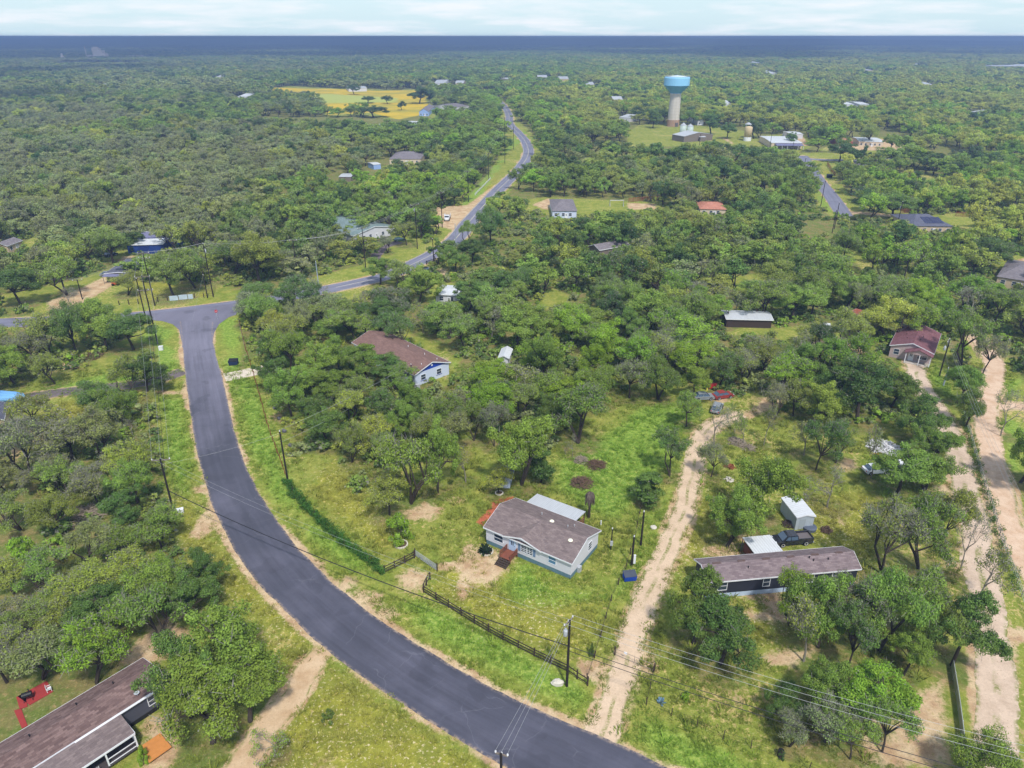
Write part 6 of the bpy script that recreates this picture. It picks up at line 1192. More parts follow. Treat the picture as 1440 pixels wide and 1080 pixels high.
# ------------------------------------------------------------------ poles and wires
POLES = {}
def pole(key, base, top, label, arm=None, arm_len=2.4, xf=0, mat=None, rad=.16, lamp=False, hh=None, armz=(.35,), p=None):
    """base and top pixels; arm: direction of the crossarm in radians, or None"""
    q = at(*base) if p is None else p; h = hh or height(base[1], top[1]); e = thing("utility_pole", label, "utility pole", q, 0, "wooden poles along the roads")
    MB().tube([(0, 0, -.3), (0, 0, h * .5), (0, 0, h)], [rad, rad * .9, rad * .72], 10).build("shaft", mat or pole_m, e); ends = []
    if arm is not None:
        u_ = np.array((cos(arm), sin(arm), 0)); nrm = np.array((-sin(arm), cos(arm), 0)) * .17
        for j, z_ in enumerate(armz):
            o = MB().box(-arm_len / 2, arm_len / 2, -.06, .06, -.07, .07).build("crossarm", wood_grey, e, loc=tuple(nrm + (0, 0, h - z_)), rz=arm); ins = MB()
            for s in (-.95, 0 if j == 0 else .4, .95):
                w_ = u_ * arm_len / 2 * s; ins.lathe([(.05, .07), (.09, .12), (.05, .18), (.10, .24), (.05, .34)], 8, (arm_len / 2 * s, 0, 0))
                if j == 0: ends.append(q + nrm + w_ + (0, 0, h - z_ + .36))
            ins.build("insulator", insul, o)
    else:
        MB().lathe([(.05, 0), (.1, .06), (.05, .14), (.09, .2), (.04, .3)], 8, (0, 0, h)).build("insulator", insul, e); ends = [q + (0, 0, h + .3)] * 3
    for s in range(xf):
        a_ = (arm or 0) + pi / 2 + s * 2.1; o = MB().lathe([(.24, 0), (.26, .05), (.26, .8), (.2, .88), (.05, .9)], 14, (cos(a_) * .48, sin(a_) * .48, h - 2.6)).build("transformer", steel, e, smooth=True); MB().lathe([(.05, 0), (.08, .1), (.04, .25)], 6, (cos(a_) * .48, sin(a_) * .48, h - 1.7)).build("bushing", insul, o)
    POLES[key] = (q, h, ends); return e
pole("P1", (797, 965), (800, 872), "utility pole with grey transformer at the corner of the dark rail fence", .9, 1.7, 1)
p2 = None
for yb in np.arange(1080, 1300, 1.0):
    if height(yb, 1059) > POLES["P1"][1] * .98: p2 = at(705.5, yb); break
pole("P2", None, None, "pole whose top just enters the bottom frame edge beside the asphalt", -.3, 1.2, 0, hh=POLES["P1"][1] * .98, p=p2)
pole("P3", (244, 719), (224, 645), "leaning crossarm pole on the left verge of the curved road", .15, 2.7); pole("P4", (405, 678), (395, 607), "plain pole at the upper end of the ivy hedge")
pole("P5", (222, 484), (197, 388), "two-armed pole in the grass corner of the junction", .2, 3.4, armz=(.3, 3.6)); pole("P6", (218, 430), (202, 355), "tall double-topped pole behind the junction, left of the white panels", .1, 3.0, armz=(.3, 1.6)); pole("P6b", (206, 452), (197, 392), "short stub pole next to the two-armed pole", None)
pole("P7", (300, 417), (286, 343), "pole with white transformer beyond the junction", None, 2, 1); pole("P7b", (292, 419), (284, 387), "short guy stub beside the transformer pole"); pole("P8", (419, 391), (411, 337), "pole among oaks right of the transformer pole", .2, 2.2); pole("P9", (116, 421), (107, 393), "short crossarm pole left of the grey-roofed trailer", .4, 2.4)
pole("P10", (514.5, 379), (507.5, 320), "crossarm pole at the teal-roofed house's drive", .5, 3.0); pole("P11", (587, 350), (582.5, 287), "crossarm pole on the lawn of the teal-roofed house", .6, 3.4, 1); pole("P12", (622, 320), (618, 270), "crossarm pole beside the flatbed truck", .7, 3.4); pole("P13", (659, 284), (657, 240), "pole past the flatbed truck up the long road", .6, 3.2)
pole("P14", (687, 253), (686, 215), "pole left of the long straight road, beyond the white fence", .6, 3.2); pole("P15", (710, 230), (709, 165), "tallest pole at the bend of the long road", .6, 3.0); pole("P16", (722, 210), (720, 178), "pole at the far end of the long road's bend", .6, 2.6)
pole("L1", (610, 369), (609, 336), "short grey-brown post on the lower verge of the cross road", None, mat=pole_m); pole("L2", (641, 346), (640, 315), "pale metal post on the lower verge of the cross road", None, mat=pole_l); pole("L3", (448, 401), (444, 368), "pale metal post above the junction oaks", None, mat=pole_l); pole("L4", (731, 253), (731, 237), "stubby dark post on the right of the long road")
pole("R1", (1128, 253), (1134, 222), "pole on the left verge of the side road, upper one"); pole("R2", (1154, 290), (1162, 254), "pole on the left verge of the side road, lower one"); pole("R3", (1170, 328), (1175, 295), "left of two close poles at the side road's lower end"); pole("R4", (1173, 322), (1181, 285), "right of two close poles at the side road's lower end"); pole("R5", (1259, 328), (1272, 284), "pole with white fitting left of the solar-panelled house", None, 2, 1)
pole("R6", (1320.7, 529), (1341, 477.5), "crossarm pole on the lawn of the maroon-roofed house", .9, 2.4, 1); pole("R7", (1326.5, 542), (1333, 518), "short grey pole with boxes below the crossarm pole", None, mat=pole_l)
pole("T1", (983, 210), (984, 188), "pole in front of the barn yard"); pole("T2", (1082, 211), (1084, 188), "pole left of the long cream shop"); pole("T3", (1114, 213), (1114, 200), "low pole on the lawn before the cream shop")
pole("H1", (901, 767), (906, 720), "pole in the fence line right of the dead palm"); pole("H2", (888, 796), (893, 755), "pole with meter board beside the sandy track"); pole("H3", (859, 773), (861, 744), "short meter post by the white house's right end", rad=.1); pole("B1", (580, 543), (579, 513), "pole at the corner of the blue-gabled house", None)
o = MB().box(.2, .5, -.1, .1, .5, 2.0).build("meter_board", white_p, None); 
hpole = [x for x in bpy.data.objects if x.get("label") == "pole with meter board beside the sandy track"][0]; o.parent = hpole
hpole = [x for x in bpy.data.objects if x.get("label", "").startswith("short meter post")][0]; MB().box(-.2, .2, -.25, -.08, .9, 1.7).build("meter_box", steel, hpole)
# pole off to the right, outside the frame, that carries the lines along the dark fence
pR = at(1470, 1180); POLES["PR"] = (pR, POLES["P1"][1] * 1.0, [pR + np.array((d_, d_ * .8, POLES["P1"][1])) for d_ in (-.8, 0, .8)])
pL = at(-160, 418); POLES["PL"] = (pL, 9.0, [pL + np.array((0, d_, 9.0)) for d_ in (-1, 0, 1)]); PT = at(1352, 640); POLES["PT"] = (PT, 9, [at(1440, 860) + np.array((d_, 0, 9.5)) for d_ in (-.8, 0, .8)])
def wire(a, b, sag, label, r_=.018, m=None, n_=14, name="overhead_wire"):
    a, b = np.array(a, float), np.array(b, float); c = (a + b) / 2; pts = [a * (1 - t) + b * t - np.array((0, 0, sag * 4 * t * (1 - t))) - c for t in np.linspace(0, 1, n_)]
    o = MB().tube(pts, r_ * (.58 if (m or wire_m) is wire_m else 1.0), 4).build(name, m or wire_m, None, loc=c); tag(o, label, "wire", "overhead wires between the poles"); return o
def span(k1, k2, sag, where, r_=.022, n_=3):
    for j in range(n_): wire(POLES[k1][2][j], POLES[k2][2][j], sag, (("left-hand", "middle", "right-hand")[j] if n_ == 3 else ("first", "second")[j]) + " bare wire " + where, r_)
def low(k1, k2, f1, f2, sag, label, r_=.03, m=None):
    a, b = POLES[k1], POLES[k2]; wire(a[0] + (0, 0, a[1] * f1), b[0] + (0, 0, b[1] * f2), sag, label, r_, m or wire_k)
span("P1", "P2", .25, "from the transformer pole over the asphalt to the bottom frame edge", .024); span("P1", "PR", .9, "from the transformer pole toward the lower right corner", .027); span("P1", "P3", 1.6, "across the curved road from the transformer pole", .021, 2)
low("P1", "P3", .62, .40, 1.5, "thick black telephone cable slung across the curved road", .075); low("P1", "PR", .62, .60, .7, "upper black cable along the dark fence to the lower right", .045); low("P1", "PR", .55, .52, .8, "lower black cable along the dark fence to the lower right", .045)
span("P3", "P5", 1.6, "along the left verge up to the two-armed pole", .024); low("P3", "P5", .6, .6, 1.5, "black cable along the left verge below the bare wires", .03)
span("P5", "P6", .3, "from the two-armed pole over the cross road", .035, 2); span("P6", "P9", .7, "from the double-topped pole to the trailer's pole", .03); span("P9", "PL", 1.0, "from the trailer's pole out of the left frame edge", .03)
span("P6", "P7", .5, "from the double-topped pole to the transformer pole past the junction", .03, 2); span("P7", "P8", .7, "from the white transformer to the pole among oaks", .035, 2); span("P8", "P10", .8, "from the pole among oaks to the teal house's drive", .035, 3); span("P10", "P11", .6, "from the drive pole to the lawn pole by the teal roof", .04); span("P11", "P12", .5, "from the lawn pole to the flatbed truck's pole", .04); span("P12", "P13", .7, "from the flatbed truck's pole up the road", .045); span("P13", "P14", .7, "past the white fence to the long road's pole", .05); span("P14", "P15", .6, "to the tallest pole at the bend", .05); span("P15", "P16", .5, "beyond the tallest pole at the bend", .05, 2)
low("P7", "P10", .58, .6, 1.2, "black cable below the bare wires left of the drive pole", .05); low("P10", "P11", .6, .6, .8, "black cable across the teal house's front lawn", .05); low("P11", "P12", .6, .62, .8, "black cable from the lawn pole to the truck's pole", .05); low("P6", "P7", .6, .58, .6, "black cable across the oaks behind the junction", .04)
low("P4", "P3", .97, .9, .5, "thin service wire over the curved road near the hedge end", .018, wire_m); wire(POLES["P4"][2][0], POLES["B1"][2][0], .6, "upper service wire from the hedge pole to the blue-gabled house", .035); low("P4", "B1", .80, .75, .8, "lower service wire from the hedge pole to the blue-gabled house", .032, wire_m); low("H1", "H2", .98, .98, .3, "short service wire between the two poles by the dead palm", .02)
span("R6", "PT", 1.2, "along the gravel track from the maroon house's pole", .027); wire(POLES["R7"][2][0], POLES["R6"][0] + (0, 0, 5.5), .1, "short stay wire between the two poles on the maroon house's lawn", .02); wire(at(270, 452), POLES["P7b"][0] + (0, 0, POLES["P7b"][1]), 0, "slack pale guy wire down to the junction corner", .025)
# ------------------------------------------------------------------ fences, gates, hedge
def fence_line(pts, label, name, post_h=1.2, step=2.6, rails=(), post_r=.07, post_m=None, rail_m=None, rail_t=.05, mesh=False, cat="fence", jitter=.05, rail_r=None):
    P = resample([at(*p)[:2] for p in pts], .25); d = np.r_[0, np.cumsum(np.hypot(*np.diff(P, axis=0).T))]; nP = max(2, int(round(d[-1] / step)) + 1); c = P.mean(0); e = thing(name, label, cat, (c[0], c[1], 0)); Q = np.c_[np.interp(np.linspace(0, d[-1], nP), d, P[:, 0]), np.interp(np.linspace(0, d[-1], nP), d, P[:, 1])] - c; rr_ = random.Random(len(label))
    for k, (x_, y_) in enumerate(Q):
        if k > 95: break
        h_ = post_h * rr_.uniform(.92, 1.08); MB().tube([(x_, y_, -.2), (x_ + rr_.uniform(-jitter, jitter), y_ + rr_.uniform(-jitter, jitter), h_)], post_r * rr_.uniform(.85, 1.15), 7).build("post", post_m or wood_dark, e)
    for z_ in rails:
        mb = MB()
        for (x0_, y0_), (x1_, y1_) in zip(Q[:-1], Q[1:]):
            a_ = atan2(y1_ - y0_, x1_ - x0_); ln = hypot(x1_ - x0_, y1_ - y0_)
            if rail_r: mb.tube([(x0_, y0_, z_), (x1_, y1_, z_)], rail_r, 5)
            else: mb.box(0, ln, -rail_t / 2 - post_r, rail_t / 2 - post_r, z_ - .07, z_ + .07, a_, (x0_, y0_, 0))
        mb.build("rail" if not rail_r or rail_r > .02 else "wire_strand", rail_m or wood_dark, e)
    return e, Q
fence_line([(596, 833), (640, 860), (680, 885), (740, 917), (798, 945)], "dark weathered three-rail fence along the white house's front lawn", "rail_fence", 1.35, 2.3, (.35, .78, 1.2), .09)
fence_line([(605, 815), (599, 826), (596, 833)], "short dark fence return left of the front lawn gate", "rail_fence", 1.4, 1.3, (.4, 1.25), .09); fence_line([(541, 806), (560, 797), (583, 785)], "dark wooden rail fence left of the wire gate", "rail_fence", 1.4, 1.9, (.4, .8, 1.25), .10)
def gate(p0, p1, label, name, h_=1.15, mat=steel, bars=5, wires=True):
    a, b = at(*p0), at(*p1); ln = float(np.linalg.norm(b - a)); e = thing(name, label, "gate", a, atan2(b[1] - a[1], b[0] - a[0])); fr_ = MB()
    for z_ in np.linspace(.2, h_, bars): fr_.tube([(0, 0, z_), (ln, 0, z_)], .03, 6)
    for x_ in (0, ln / 2, ln): fr_.tube([(x_, 0, .2), (x_, 0, h_)], .03, 6)
    fr_.build("gate_frame", mat, e)
    if wires:
        w2 = MB()
        for x_ in np.arange(.2, ln, .22): w2.box(x_ - .012, x_ + .012, -.01, .01, .2, h_)
        w2.build("mesh", steel, e)
    for x_ in (-.15, ln + .15): MB().tube([(x_, 0, -.2), (x_, 0, h_ + .3)], .09, 8).build("gate_post", wood_dark, e)
    return e
gate((585, 783), (614, 803), "grey wire-mesh farm gate at the white house's sandy entrance", "farm_gate"); e = gate((866, 922), (918, 944), "long pipe gate across the sandy double track", "pipe_gate", 1.1, paint("gate_grey", lin(140, 128, 118), .6), 2, False); MB().box(1.0, 1.4, -.03, .03, .9, 1.2).build("gate_sign", white_p, e)
fence_line([(826, 956), (842, 905), (852, 870), (862, 838), (880, 800), (892, 760), (897, 735), (903, 705)], "old post fence with sagging wire between the lawn and the sandy track", "wire_fence", 1.15, 3.6, (.4, .75, 1.05), .07, rail_r=.012, jitter=.12)
fence_line([(798, 945), (812, 955), (826, 964)], "broken end of dark fence right of the transformer pole", "rail_fence", 1.4, 1.6, (.5, 1.2), .1); fence_line([(909, 992), (946, 1008), (980, 1023), (1020, 1041), (1057, 1053), (1140, 1085), (1180, 1100)], "line of thin dark posts with wire along the lower right verge", "wire_fence", 1.3, 2.9, (.4, .8, 1.15), .05, rail_r=.01, jitter=.08); fence_line([(918, 946), (914, 970), (909, 992)], "short wire fence between the pipe gate and the thin posts", "wire_fence", 1.1, 2.2, (.5, 1.0), .05, rail_r=.01)
fence_line([(345, 490), (356, 525), (366, 560), (380, 610), (395, 650), (404, 676)], "rusty leaning post fence above the ivy hedge", "wire_fence", 1.2, 2.4, (.35, .7, 1.05), .07, rust, rust, rail_r=.014, jitter=.14); fence_line([(337, 456), (345, 490)], "brown board rail fence near the junction's right corner", "rail_fence", 1.1, 2.5, (.5, 1.0), .07, rust, wood_grey)
fence_line([(1337, 935), (1345, 985), (1352, 1040), (1358, 1100)], "low grey-green sheet fence with a pipe top rail by the gravel track", "sheet_fence", 1.15, 2.2, (1.15,), .05, steel, steel, rail_r=.03); q_ = [at(*p) for p in ((1337, 935), (1345, 985), (1352, 1040), (1358, 1100))]; mb = MB(); par = bpy.data.objects["sheet_fence"]
for a_, b_ in zip(q_[:-1], q_[1:]): mb.box(0, float(np.linalg.norm(b_ - a_)), -.02, .02, .05, 1.05, atan2(b_[1] - a_[1], b_[0] - a_[0]), a_ - np.array(par.location))
mb.build("sheet", paint("fence_sheet", lin(150, 156, 132), .85, .3, .6), par)
fence_line([(1352, 572), (1362, 610), (1376, 660), (1395, 720), (1412, 775), (1432, 830), (1445, 870), (1470, 950)], "grassy wire fence with pale top rail between gravel track and sandy road", "wire_fence", 1.3, 2.8, (.45, .85, 1.25), .05, wood_grey, steel, rail_r=.022)
fence_line([(168, 429), (200, 427), (236, 423)], "dark round-post fence in front of the grey-roofed trailer", "wire_fence", 1.4, 2.8, (.6, 1.2), .13, rail_r=.015); fence_line([(274, 419), (300, 418)], "dark round-post fence right of the white panels", "wire_fence", 1.4, 2.6, (.6, 1.2), .13, rail_r=.015)
for a_, b_, lab in (((239, 423.5), (251, 422.5), "left pale blue sheet panel in the trailer's roadside fence"), ((252, 422), (264, 421), "middle pale blue sheet panel in the trailer's roadside fence"), ((265, 421), (272, 420.5), "right pale sheet panel in the trailer's roadside fence")):
    p_, q2 = at(*a_), at(*b_); o = MB().box(0, float(np.linalg.norm(q2 - p_)), -.04, .04, .1, 1.5).build("fence_panel", paint("pale_sheet", lin(176, 192, 204), .6, .3, .8), None, loc=p_, rz=atan2(q2[1] - p_[1], q2[0] - p_[0])); tag(o, lab, "panel", "pale panels in the trailer fence")
fence_line([(884, 284.5), (905, 282.5), (932, 281.5)], "red-brown board fence at the back of the bare sandy yard", "board_fence", 1.9, 2.4, (.25, .65, 1.05, 1.45, 1.8), .07, paint("red_fence", lin(134, 72, 50), .9, .2), paint("red_fence", lin(134, 72, 50))); fence_line([(1266, 300), (1285, 299)], "dark red board fence left of the solar-panelled house", "board_fence", 1.9, 2.4, (.25, .65, 1.05, 1.45, 1.8), .07, paint("red_fence", lin(134, 72, 50)), paint("red_fence", lin(134, 72, 50)))
fence_line([(1163, 232), (1174, 248)], "orange-brown board fence along the side road's right verge", "board_fence", 1.9, 2.4, (.25, .65, 1.05, 1.45, 1.8), .07, rust, rust); fence_line([(1343, 304), (1400, 307), (1450, 309)], "long dark red board fence right of the solar-panelled house", "board_fence", 1.9, 3, (.25, .65, 1.05, 1.45, 1.8), .07, paint("red_fence", lin(134, 72, 50)), paint("red_fence", lin(134, 72, 50))); fence_line([(668, 275), (690, 252)], "white plank fence left of the long straight road", "board_fence", 1.2, 3, (.35, .7, 1.05), .08, white_p, white_p); fence_line([(600, 372), (622, 366)], "dark post fence at the drive below the cross road", "rail_fence", 1.4, 3, (.5, 1.2), .15)
# ivy hedge over the fence beside the road
HP = resample([at(*p)[:2] for p in [(405, 682), (420, 704), (445, 730), (475, 757), (505, 781), (540, 806)]], .55); c = HP.mean(0); hr_ = np.random.default_rng(8); pts = np.repeat(HP, 3, 0) + hr_.normal(0, .28, (len(HP) * 3, 2)); pz = hr_.uniform(.25, 1.25, len(pts)); rad = np.repeat(hr_.uniform(.35, .62, (len(pts), 1)), 3, 1)
q, d_ = leaves_np(np.c_[pts - c, pz], rad, 95, .085, hr_); nl = len(q); cl = np.repeat(np.arange(len(pts)), 95); at_ = np.repeat(np.c_[hr_.uniform(.65, 1.3, len(pts))[cl] * hr_.uniform(.7, 1.3, nl), np.clip(hr_.normal(.08, .15, nl), 0, .6), np.zeros(nl), np.ones(nl)], 4, 0)
e = thing("ivy_hedge", "long ivy-covered hedge between the curved road and the white house's yard", "hedge", (c[0], c[1], 0)); o = bpy.data.objects.new("foliage", mesh_np("foliage", q.reshape(-1, 3), np.arange(nl * 4), 4, leaf_near, {"leaf": ('FLOAT_COLOR', at_)})); COL.objects.link(o); o.parent = e; o.color = lin(66, 112, 46)
hp2 = MB()
for x_, y_ in HP[::5] - c: hp2 = MB().tube([(x_, y_, -.2), (x_, y_, 1.2)], .07, 6); hp2.build("post", wood_dark, e)
# overgrown strip along the wire fence by the sandy road
for pts_, lab, hgt_ in (([(1350, 560), (1362, 612), (1376, 662), (1392, 712)], "weedy green strip overgrowing the upper wire fence by the sandy road", .8), ([(1392, 712), (1412, 778), (1432, 832)], "weedy strip overgrowing the lower wire fence by the sandy road", .6)):
    HP = resample([at(*p)[:2] for p in pts_], .8); c = HP.mean(0); pts = np.repeat(HP, 2, 0) + hr_.normal(0, .4, (len(HP) * 2, 2)); rad = np.repeat(hr_.uniform(.3, .6, (len(pts), 1)), 3, 1); q, d_ = leaves_np(np.c_[pts - c, hr_.uniform(.1, hgt_, len(pts))], rad, 50, .09, hr_); nl = len(q); at_ = np.repeat(np.c_[hr_.uniform(.6, 1.35, nl), np.clip(hr_.normal(.1, .2, nl), 0, .6), np.zeros(nl), np.ones(nl)], 4, 0)
    e = thing("weed_hedge", lab, "hedge", (c[0], c[1], 0)); o = bpy.data.objects.new("foliage", mesh_np("foliage", q.reshape(-1, 3), np.arange(nl * 4), 4, leaf_near, {"leaf": ('FLOAT_COLOR', at_)})); COL.objects.link(o); o.parent = e; o.color = lin(84, 116, 50)

# ------------------------------------------------------------------ small things in the yards
def ring(px, py, r_, lab):
    c = at(px, py); e = thing("planter_ring", lab, "planter ring", c); rr_ = random.Random(int(px))
    m = MB()
    for k in range(18): a_ = 2 * pi * k / 18; m.box(-.16 * r_, .16 * r_, -.09, .09, 0, .2 + rr_.uniform(-.03, .03), a_ + pi / 2, (r_ * cos(a_), r_ * sin(a_), 0))
    m.build("kerb", stone, e); MB().lathe([(r_ * .96, -.1), (r_ * .9, .07), (.05, .1)], 18).build("soil", paint("soil", lin(92, 72, 58), 1, .3, 3), e)
ring(564, 766, .95, "pale stone planter ring under the small bright shrub"); ring(702, 694, .62, "pale stone planter ring under the small yellow-green tree"); ring(684, 776, .95, "stone planter ring of the sago plant by the red steps")
def fronds(name, label, cat, px, py, n_, ln, up, tone, trunk=0.0, tr=.1, seed=1, droop=.5, wd=.05):
    c = at(px, py); e = thing(name, label, cat, c); rr_ = np.random.default_rng(seed); V = []
    for k in range(n_):
        a = 2 * pi * k / n_ * 2.4 + rr_.normal(0, .2); el = rr_.uniform(*up); L0 = ln * rr_.uniform(.75, 1.1); p = np.array((0, 0, trunk)); d = np.array((cos(a) * cos(el), sin(a) * cos(el), sin(el))); s = np.array((-sin(a), cos(a), 0)); prev = p
        for j in range(6):
            nx_ = prev + d * L0 / 6; d = d - np.array((0, 0, droop / 6)); d /= np.linalg.norm(d); w0, w1 = wd * 5 * (1 - abs(j / 6 - .35)), wd * 5 * (1 - abs((j + 1) / 6 - .35)) * (j < 5)
            for sg in (-1, 1): V += [prev, prev + s * sg * w0 - (0, 0, w0 * .3), nx_ + s * sg * w1 - (0, 0, w1 * .3), nx_]
            prev = nx_
    V = np.array(V); nl = len(V) // 4; at_ = np.repeat(np.c_[rr_.uniform(.65, 1.3, nl), np.zeros(nl), np.zeros(nl), np.ones(nl)], 4, 0); o = bpy.data.objects.new("frond", mesh_np("frond", V, np.arange(len(V)), 4, leaf_near, {"leaf": ('FLOAT_COLOR', at_)})); COL.objects.link(o); o.parent = e; o.color = tone
    if trunk: MB().tube([(0, 0, -.2), (.03, 0, trunk * .5), (0, 0, trunk)], [tr * 1.3, tr, tr * .9], 9).build("trunk", bark, e)
    return e
fronds("sago_plant", "dark spiky sago plant in a stone ring left of the red steps", "plant", 682, 777, 40, 1.2, (.15, 1.2), lin(36, 52, 34), .35, .2, 3, .8, .045); hp_ = height(727, 687)
fronds("dead_palm", "dead brown palm with hanging fronds behind the white house's right end", "palm", 828, 728, 90, 2.3, (-.8, 1.3), lin(112, 100, 92), hp_ * .84, .2, 5, 7.0, .026); fronds("agave", "small blue-grey agave on the verge by the thin posts", "plant", 929, 988, 16, .7, (.3, 1.1), lin(110, 140, 160), 0, .1, 7, .1, .03)
def pile(name, label, cat, px, py, r_, h_, n_, mat, seed, thick=.05, ln=1.4):
    c = at(px, py); rr_ = np.random.default_rng(seed); m = MB()
    for k in range(n_):
        a = rr_.uniform(0, 2 * pi); q_ = r_ * rr_.random() ** .6; b_ = rr_.uniform(0, 2 * pi); el = rr_.normal(.1, .35); p = np.array((q_ * cos(a), q_ * sin(a), h_ * (1 - (q_ / r_) ** 2) * rr_.uniform(.2, 1) + .05)); d = np.array((cos(b_) * cos(el), sin(b_) * cos(el), sin(el))) * ln * rr_.uniform(.4, 1) / 2; m.tube([p - d, p + rr_.normal(0, .08, 3), p + d], [thick, thick * .8, thick * .4], 4, cap=False)
    o = m.build(name, mat, None, loc=c); return tag(o, label, cat)
brush_m = paint("dry_brush", lin(104, 84, 70), 1, .45, 3); brush_g = paint("grey_brush", lin(146, 134, 120), 1, .4, 3)
pile("brush_pile", "brown brush pile below the leaning dead trunk, nearer the house", "brush pile", 818, 680, 1.9, .9, 260, brush_m, 1); pile("brush_pile", "greyish brush pile right of the leaning dead trunk", "brush pile", 838, 655, 1.8, .8, 220, brush_m, 2); pile("brush_pile", "small brush heap left of the greyish brush pile", "brush pile", 817, 648, 1.2, .7, 130, brush_g, 3); pile("brush_pile", "brown brush heap in the wood corner left of the junction", "brush pile", 128, 502, 2.6, 1.1, 240, brush_m, 4); pile("brush_pile", "fallen grey branches between the left wood's oaks", "brush pile", 120, 727, 3.2, .9, 260, brush_g, 5, .06, 2.2); pile("brush_pile", "pale fallen limbs beside the dirt track's twisted tree", "brush pile", 1035, 622, 1.6, .7, 160, brush_g, 6); pile("brush_pile", "pale fallen limbs right of the leaning bright tree", "brush pile", 1052, 630, 1.3, .5, 110, brush_g, 7); pile("brush_pile", "dark root ball on the lawn right of the black pickup", "brush pile", 1162, 747, .8, .8, 110, brush_m, 8, .06, .9); pile("brush_pile", "pinkish twig heap below the two oaks left of the curved road", "brush pile", 140, 597, 1.8, .6, 130, brush_g, 9); pile("firewood_heap", "dark firewood heap against the grey shed's left wall", "firewood", 1108, 738, .9, .7, 60, wood_dark, 10, .09, .8); pile("log_heap", "orange-brown log heap by the grey tree at the track", "firewood", 1026, 657, .9, .5, 40, rust, 11, .12, .9); pile("stone_heap", "pale stones heaped by the grey tree at the track", "stones", 1025, 675, .8, .3, 40, stone, 12, .16, .3); pile("scrap_heap", "white rubbish heap among twigs left of the white car", "rubbish", 1243, 630, 3.0, .9, 200, paint("pale_scrap", lin(206, 206, 210), .6, .3), 13, .12, 1.6); pile("scrap_heap", "pale rubbish heap in the blue-gabled house's rear yard", "rubbish", 490, 549, 1.6, .6, 60, stone, 14, .12, .7); pile("firewood_heap", "orange wood pieces under the twisted tree near the tarp", "firewood", 38, 608, 1.2, .5, 50, wood_orange, 15, .1, .9)
def small(name, label, cat, px, py, parts, rz=0, z=0.0):
    c = at(px, py); e = thing(name, label, cat, c + np.array((0, 0, z)), rz)
    for nm, mb, mt in parts: mb.build(nm, mt, e)
    return e
small("chest_freezer", "white box unit lying at the foot of the leaning crossarm pole", "box", 252, 721, [("body", MB().box(-.7, .7, -.35, .35, 0, .6), white_p), ("lid", MB().box(-.72, .72, -.37, .37, .605, .68), white_p)], .4); small("utility_box", "white utility box in the grass corner of the junction", "utility box", 227, 492, [("body", MB().box(-.45, .45, -.4, .4, 0, .9), white_p), ("lid", MB().box(-.48, .48, -.43, .43, .9, .97), white_p)], .2)
def octagon(r_, y_, z_): return [(r_ * cos(pi / 8 + k * pi / 4), y_, z_ + r_ * sin(pi / 8 + k * pi / 4)) for k in range(8)]
sg = thing("stop_sign", "red octagonal stop sign at the junction's right corner", "stop sign", at(306, 449), .3); MB().box(-.035, .035, -.03, .03, 0, 2.6).build("post", steel, sg); A_, B_ = octagon(.42, -.05, 2.3), octagon(.42, -.03, 2.3); pl = MB().add(A_ + B_, [tuple(range(8)), tuple(range(15, 7, -1))] + [(k, k + 8, (k + 1) % 8 + 8, (k + 1) % 8) for k in range(8)]).build("sign_plate", red_p, sg)
def text(par, s, size, loc, rot, mat):
    c = bpy.data.curves.new("lettering", 'FONT'); c.body = s; c.size = size; c.align_x = 'CENTER'; c.align_y = 'CENTER'; c.extrude = .004; o = bpy.data.objects.new("lettering", c); COL.objects.link(o); c.materials.append(mat); bpy.context.view_layer.update(); me = bpy.data.meshes.new_from_object(o.evaluated_get(bpy.context.evaluated_depsgraph_get())); bpy.data.objects.remove(o); o = bpy.data.objects.new('lettering', me); COL.objects.link(o); o.parent = par; o.location = loc; o.rotation_euler = rot
text(pl, "STOP", .28, (0, -.056, 2.3), (pi / 2, 0, 0), white_p)
small("boulder", "pale boulder in the grass left of the transformer pole", "boulder", 784, 962, [("stone", MB().blob((0, 0, .25), (.75, .5, .42), 10, .14, 3), stone)]); small("black_barrel", "black drum standing at the thin post fence", "barrel", 1097, 1063, [("drum", MB().lathe([(.3, 0), (.32, .05), (.32, .85), (.28, .9)], 14), black_p)]); small("white_pipe", "white stub pipe on the lawn right of the dead palm", "pipe", 845, 738, [("pipe", MB().lathe([(.09, 0), (.09, .8)], 8), white_p)]); small("well_cap", "round pale well cap at the sandy track's left edge", "well cap", 919, 742, [("cap", MB().lathe([(.5, 0), (.5, .15), (.42, .2)], 16), stone)])
MBt = MB().blob((0, 0, .6), (5.0, 1.9, .95), 14, .10, 4); tag(MBt.build("tarp_covered_boat", paint("blue_tarp", lin(112, 164, 214), .5, .2, .6), None, loc=at(4, 561)), "long mound under a light blue tarp at the left frame edge", "boat"); small("water_trough", "dark grey tub turned over at the grey shed's front", "tub", 1138, 744, [("tub", MB().lathe([(1.0, 0), (1.05, .5), (.8, .62)], 16), paint("tub_grey", lin(84, 92, 108), .6))])
small("tractor_mower", "orange-red mower parked in front of the trailer porch", "mower", 163, 401, [("body", MB().box(-1.0, .9, -.5, .5, .4, .9), paint("orange_paint", lin(206, 84, 40), .5)), ("seat", MB().box(-.7, -.3, -.25, .25, .9, 1.3), black_p), ("bonnet", MB().box(.1, 1.1, -.35, .35, .9, 1.15), paint("orange_paint", lin(206, 84, 40)))] + [("wheel", MB().tube([(x_, y_ - .12, .38), (x_, y_ + .12, .38)], .38, 12), tyre) for x_ in (-.7, .7) for y_ in (-.55, .55)], .3)
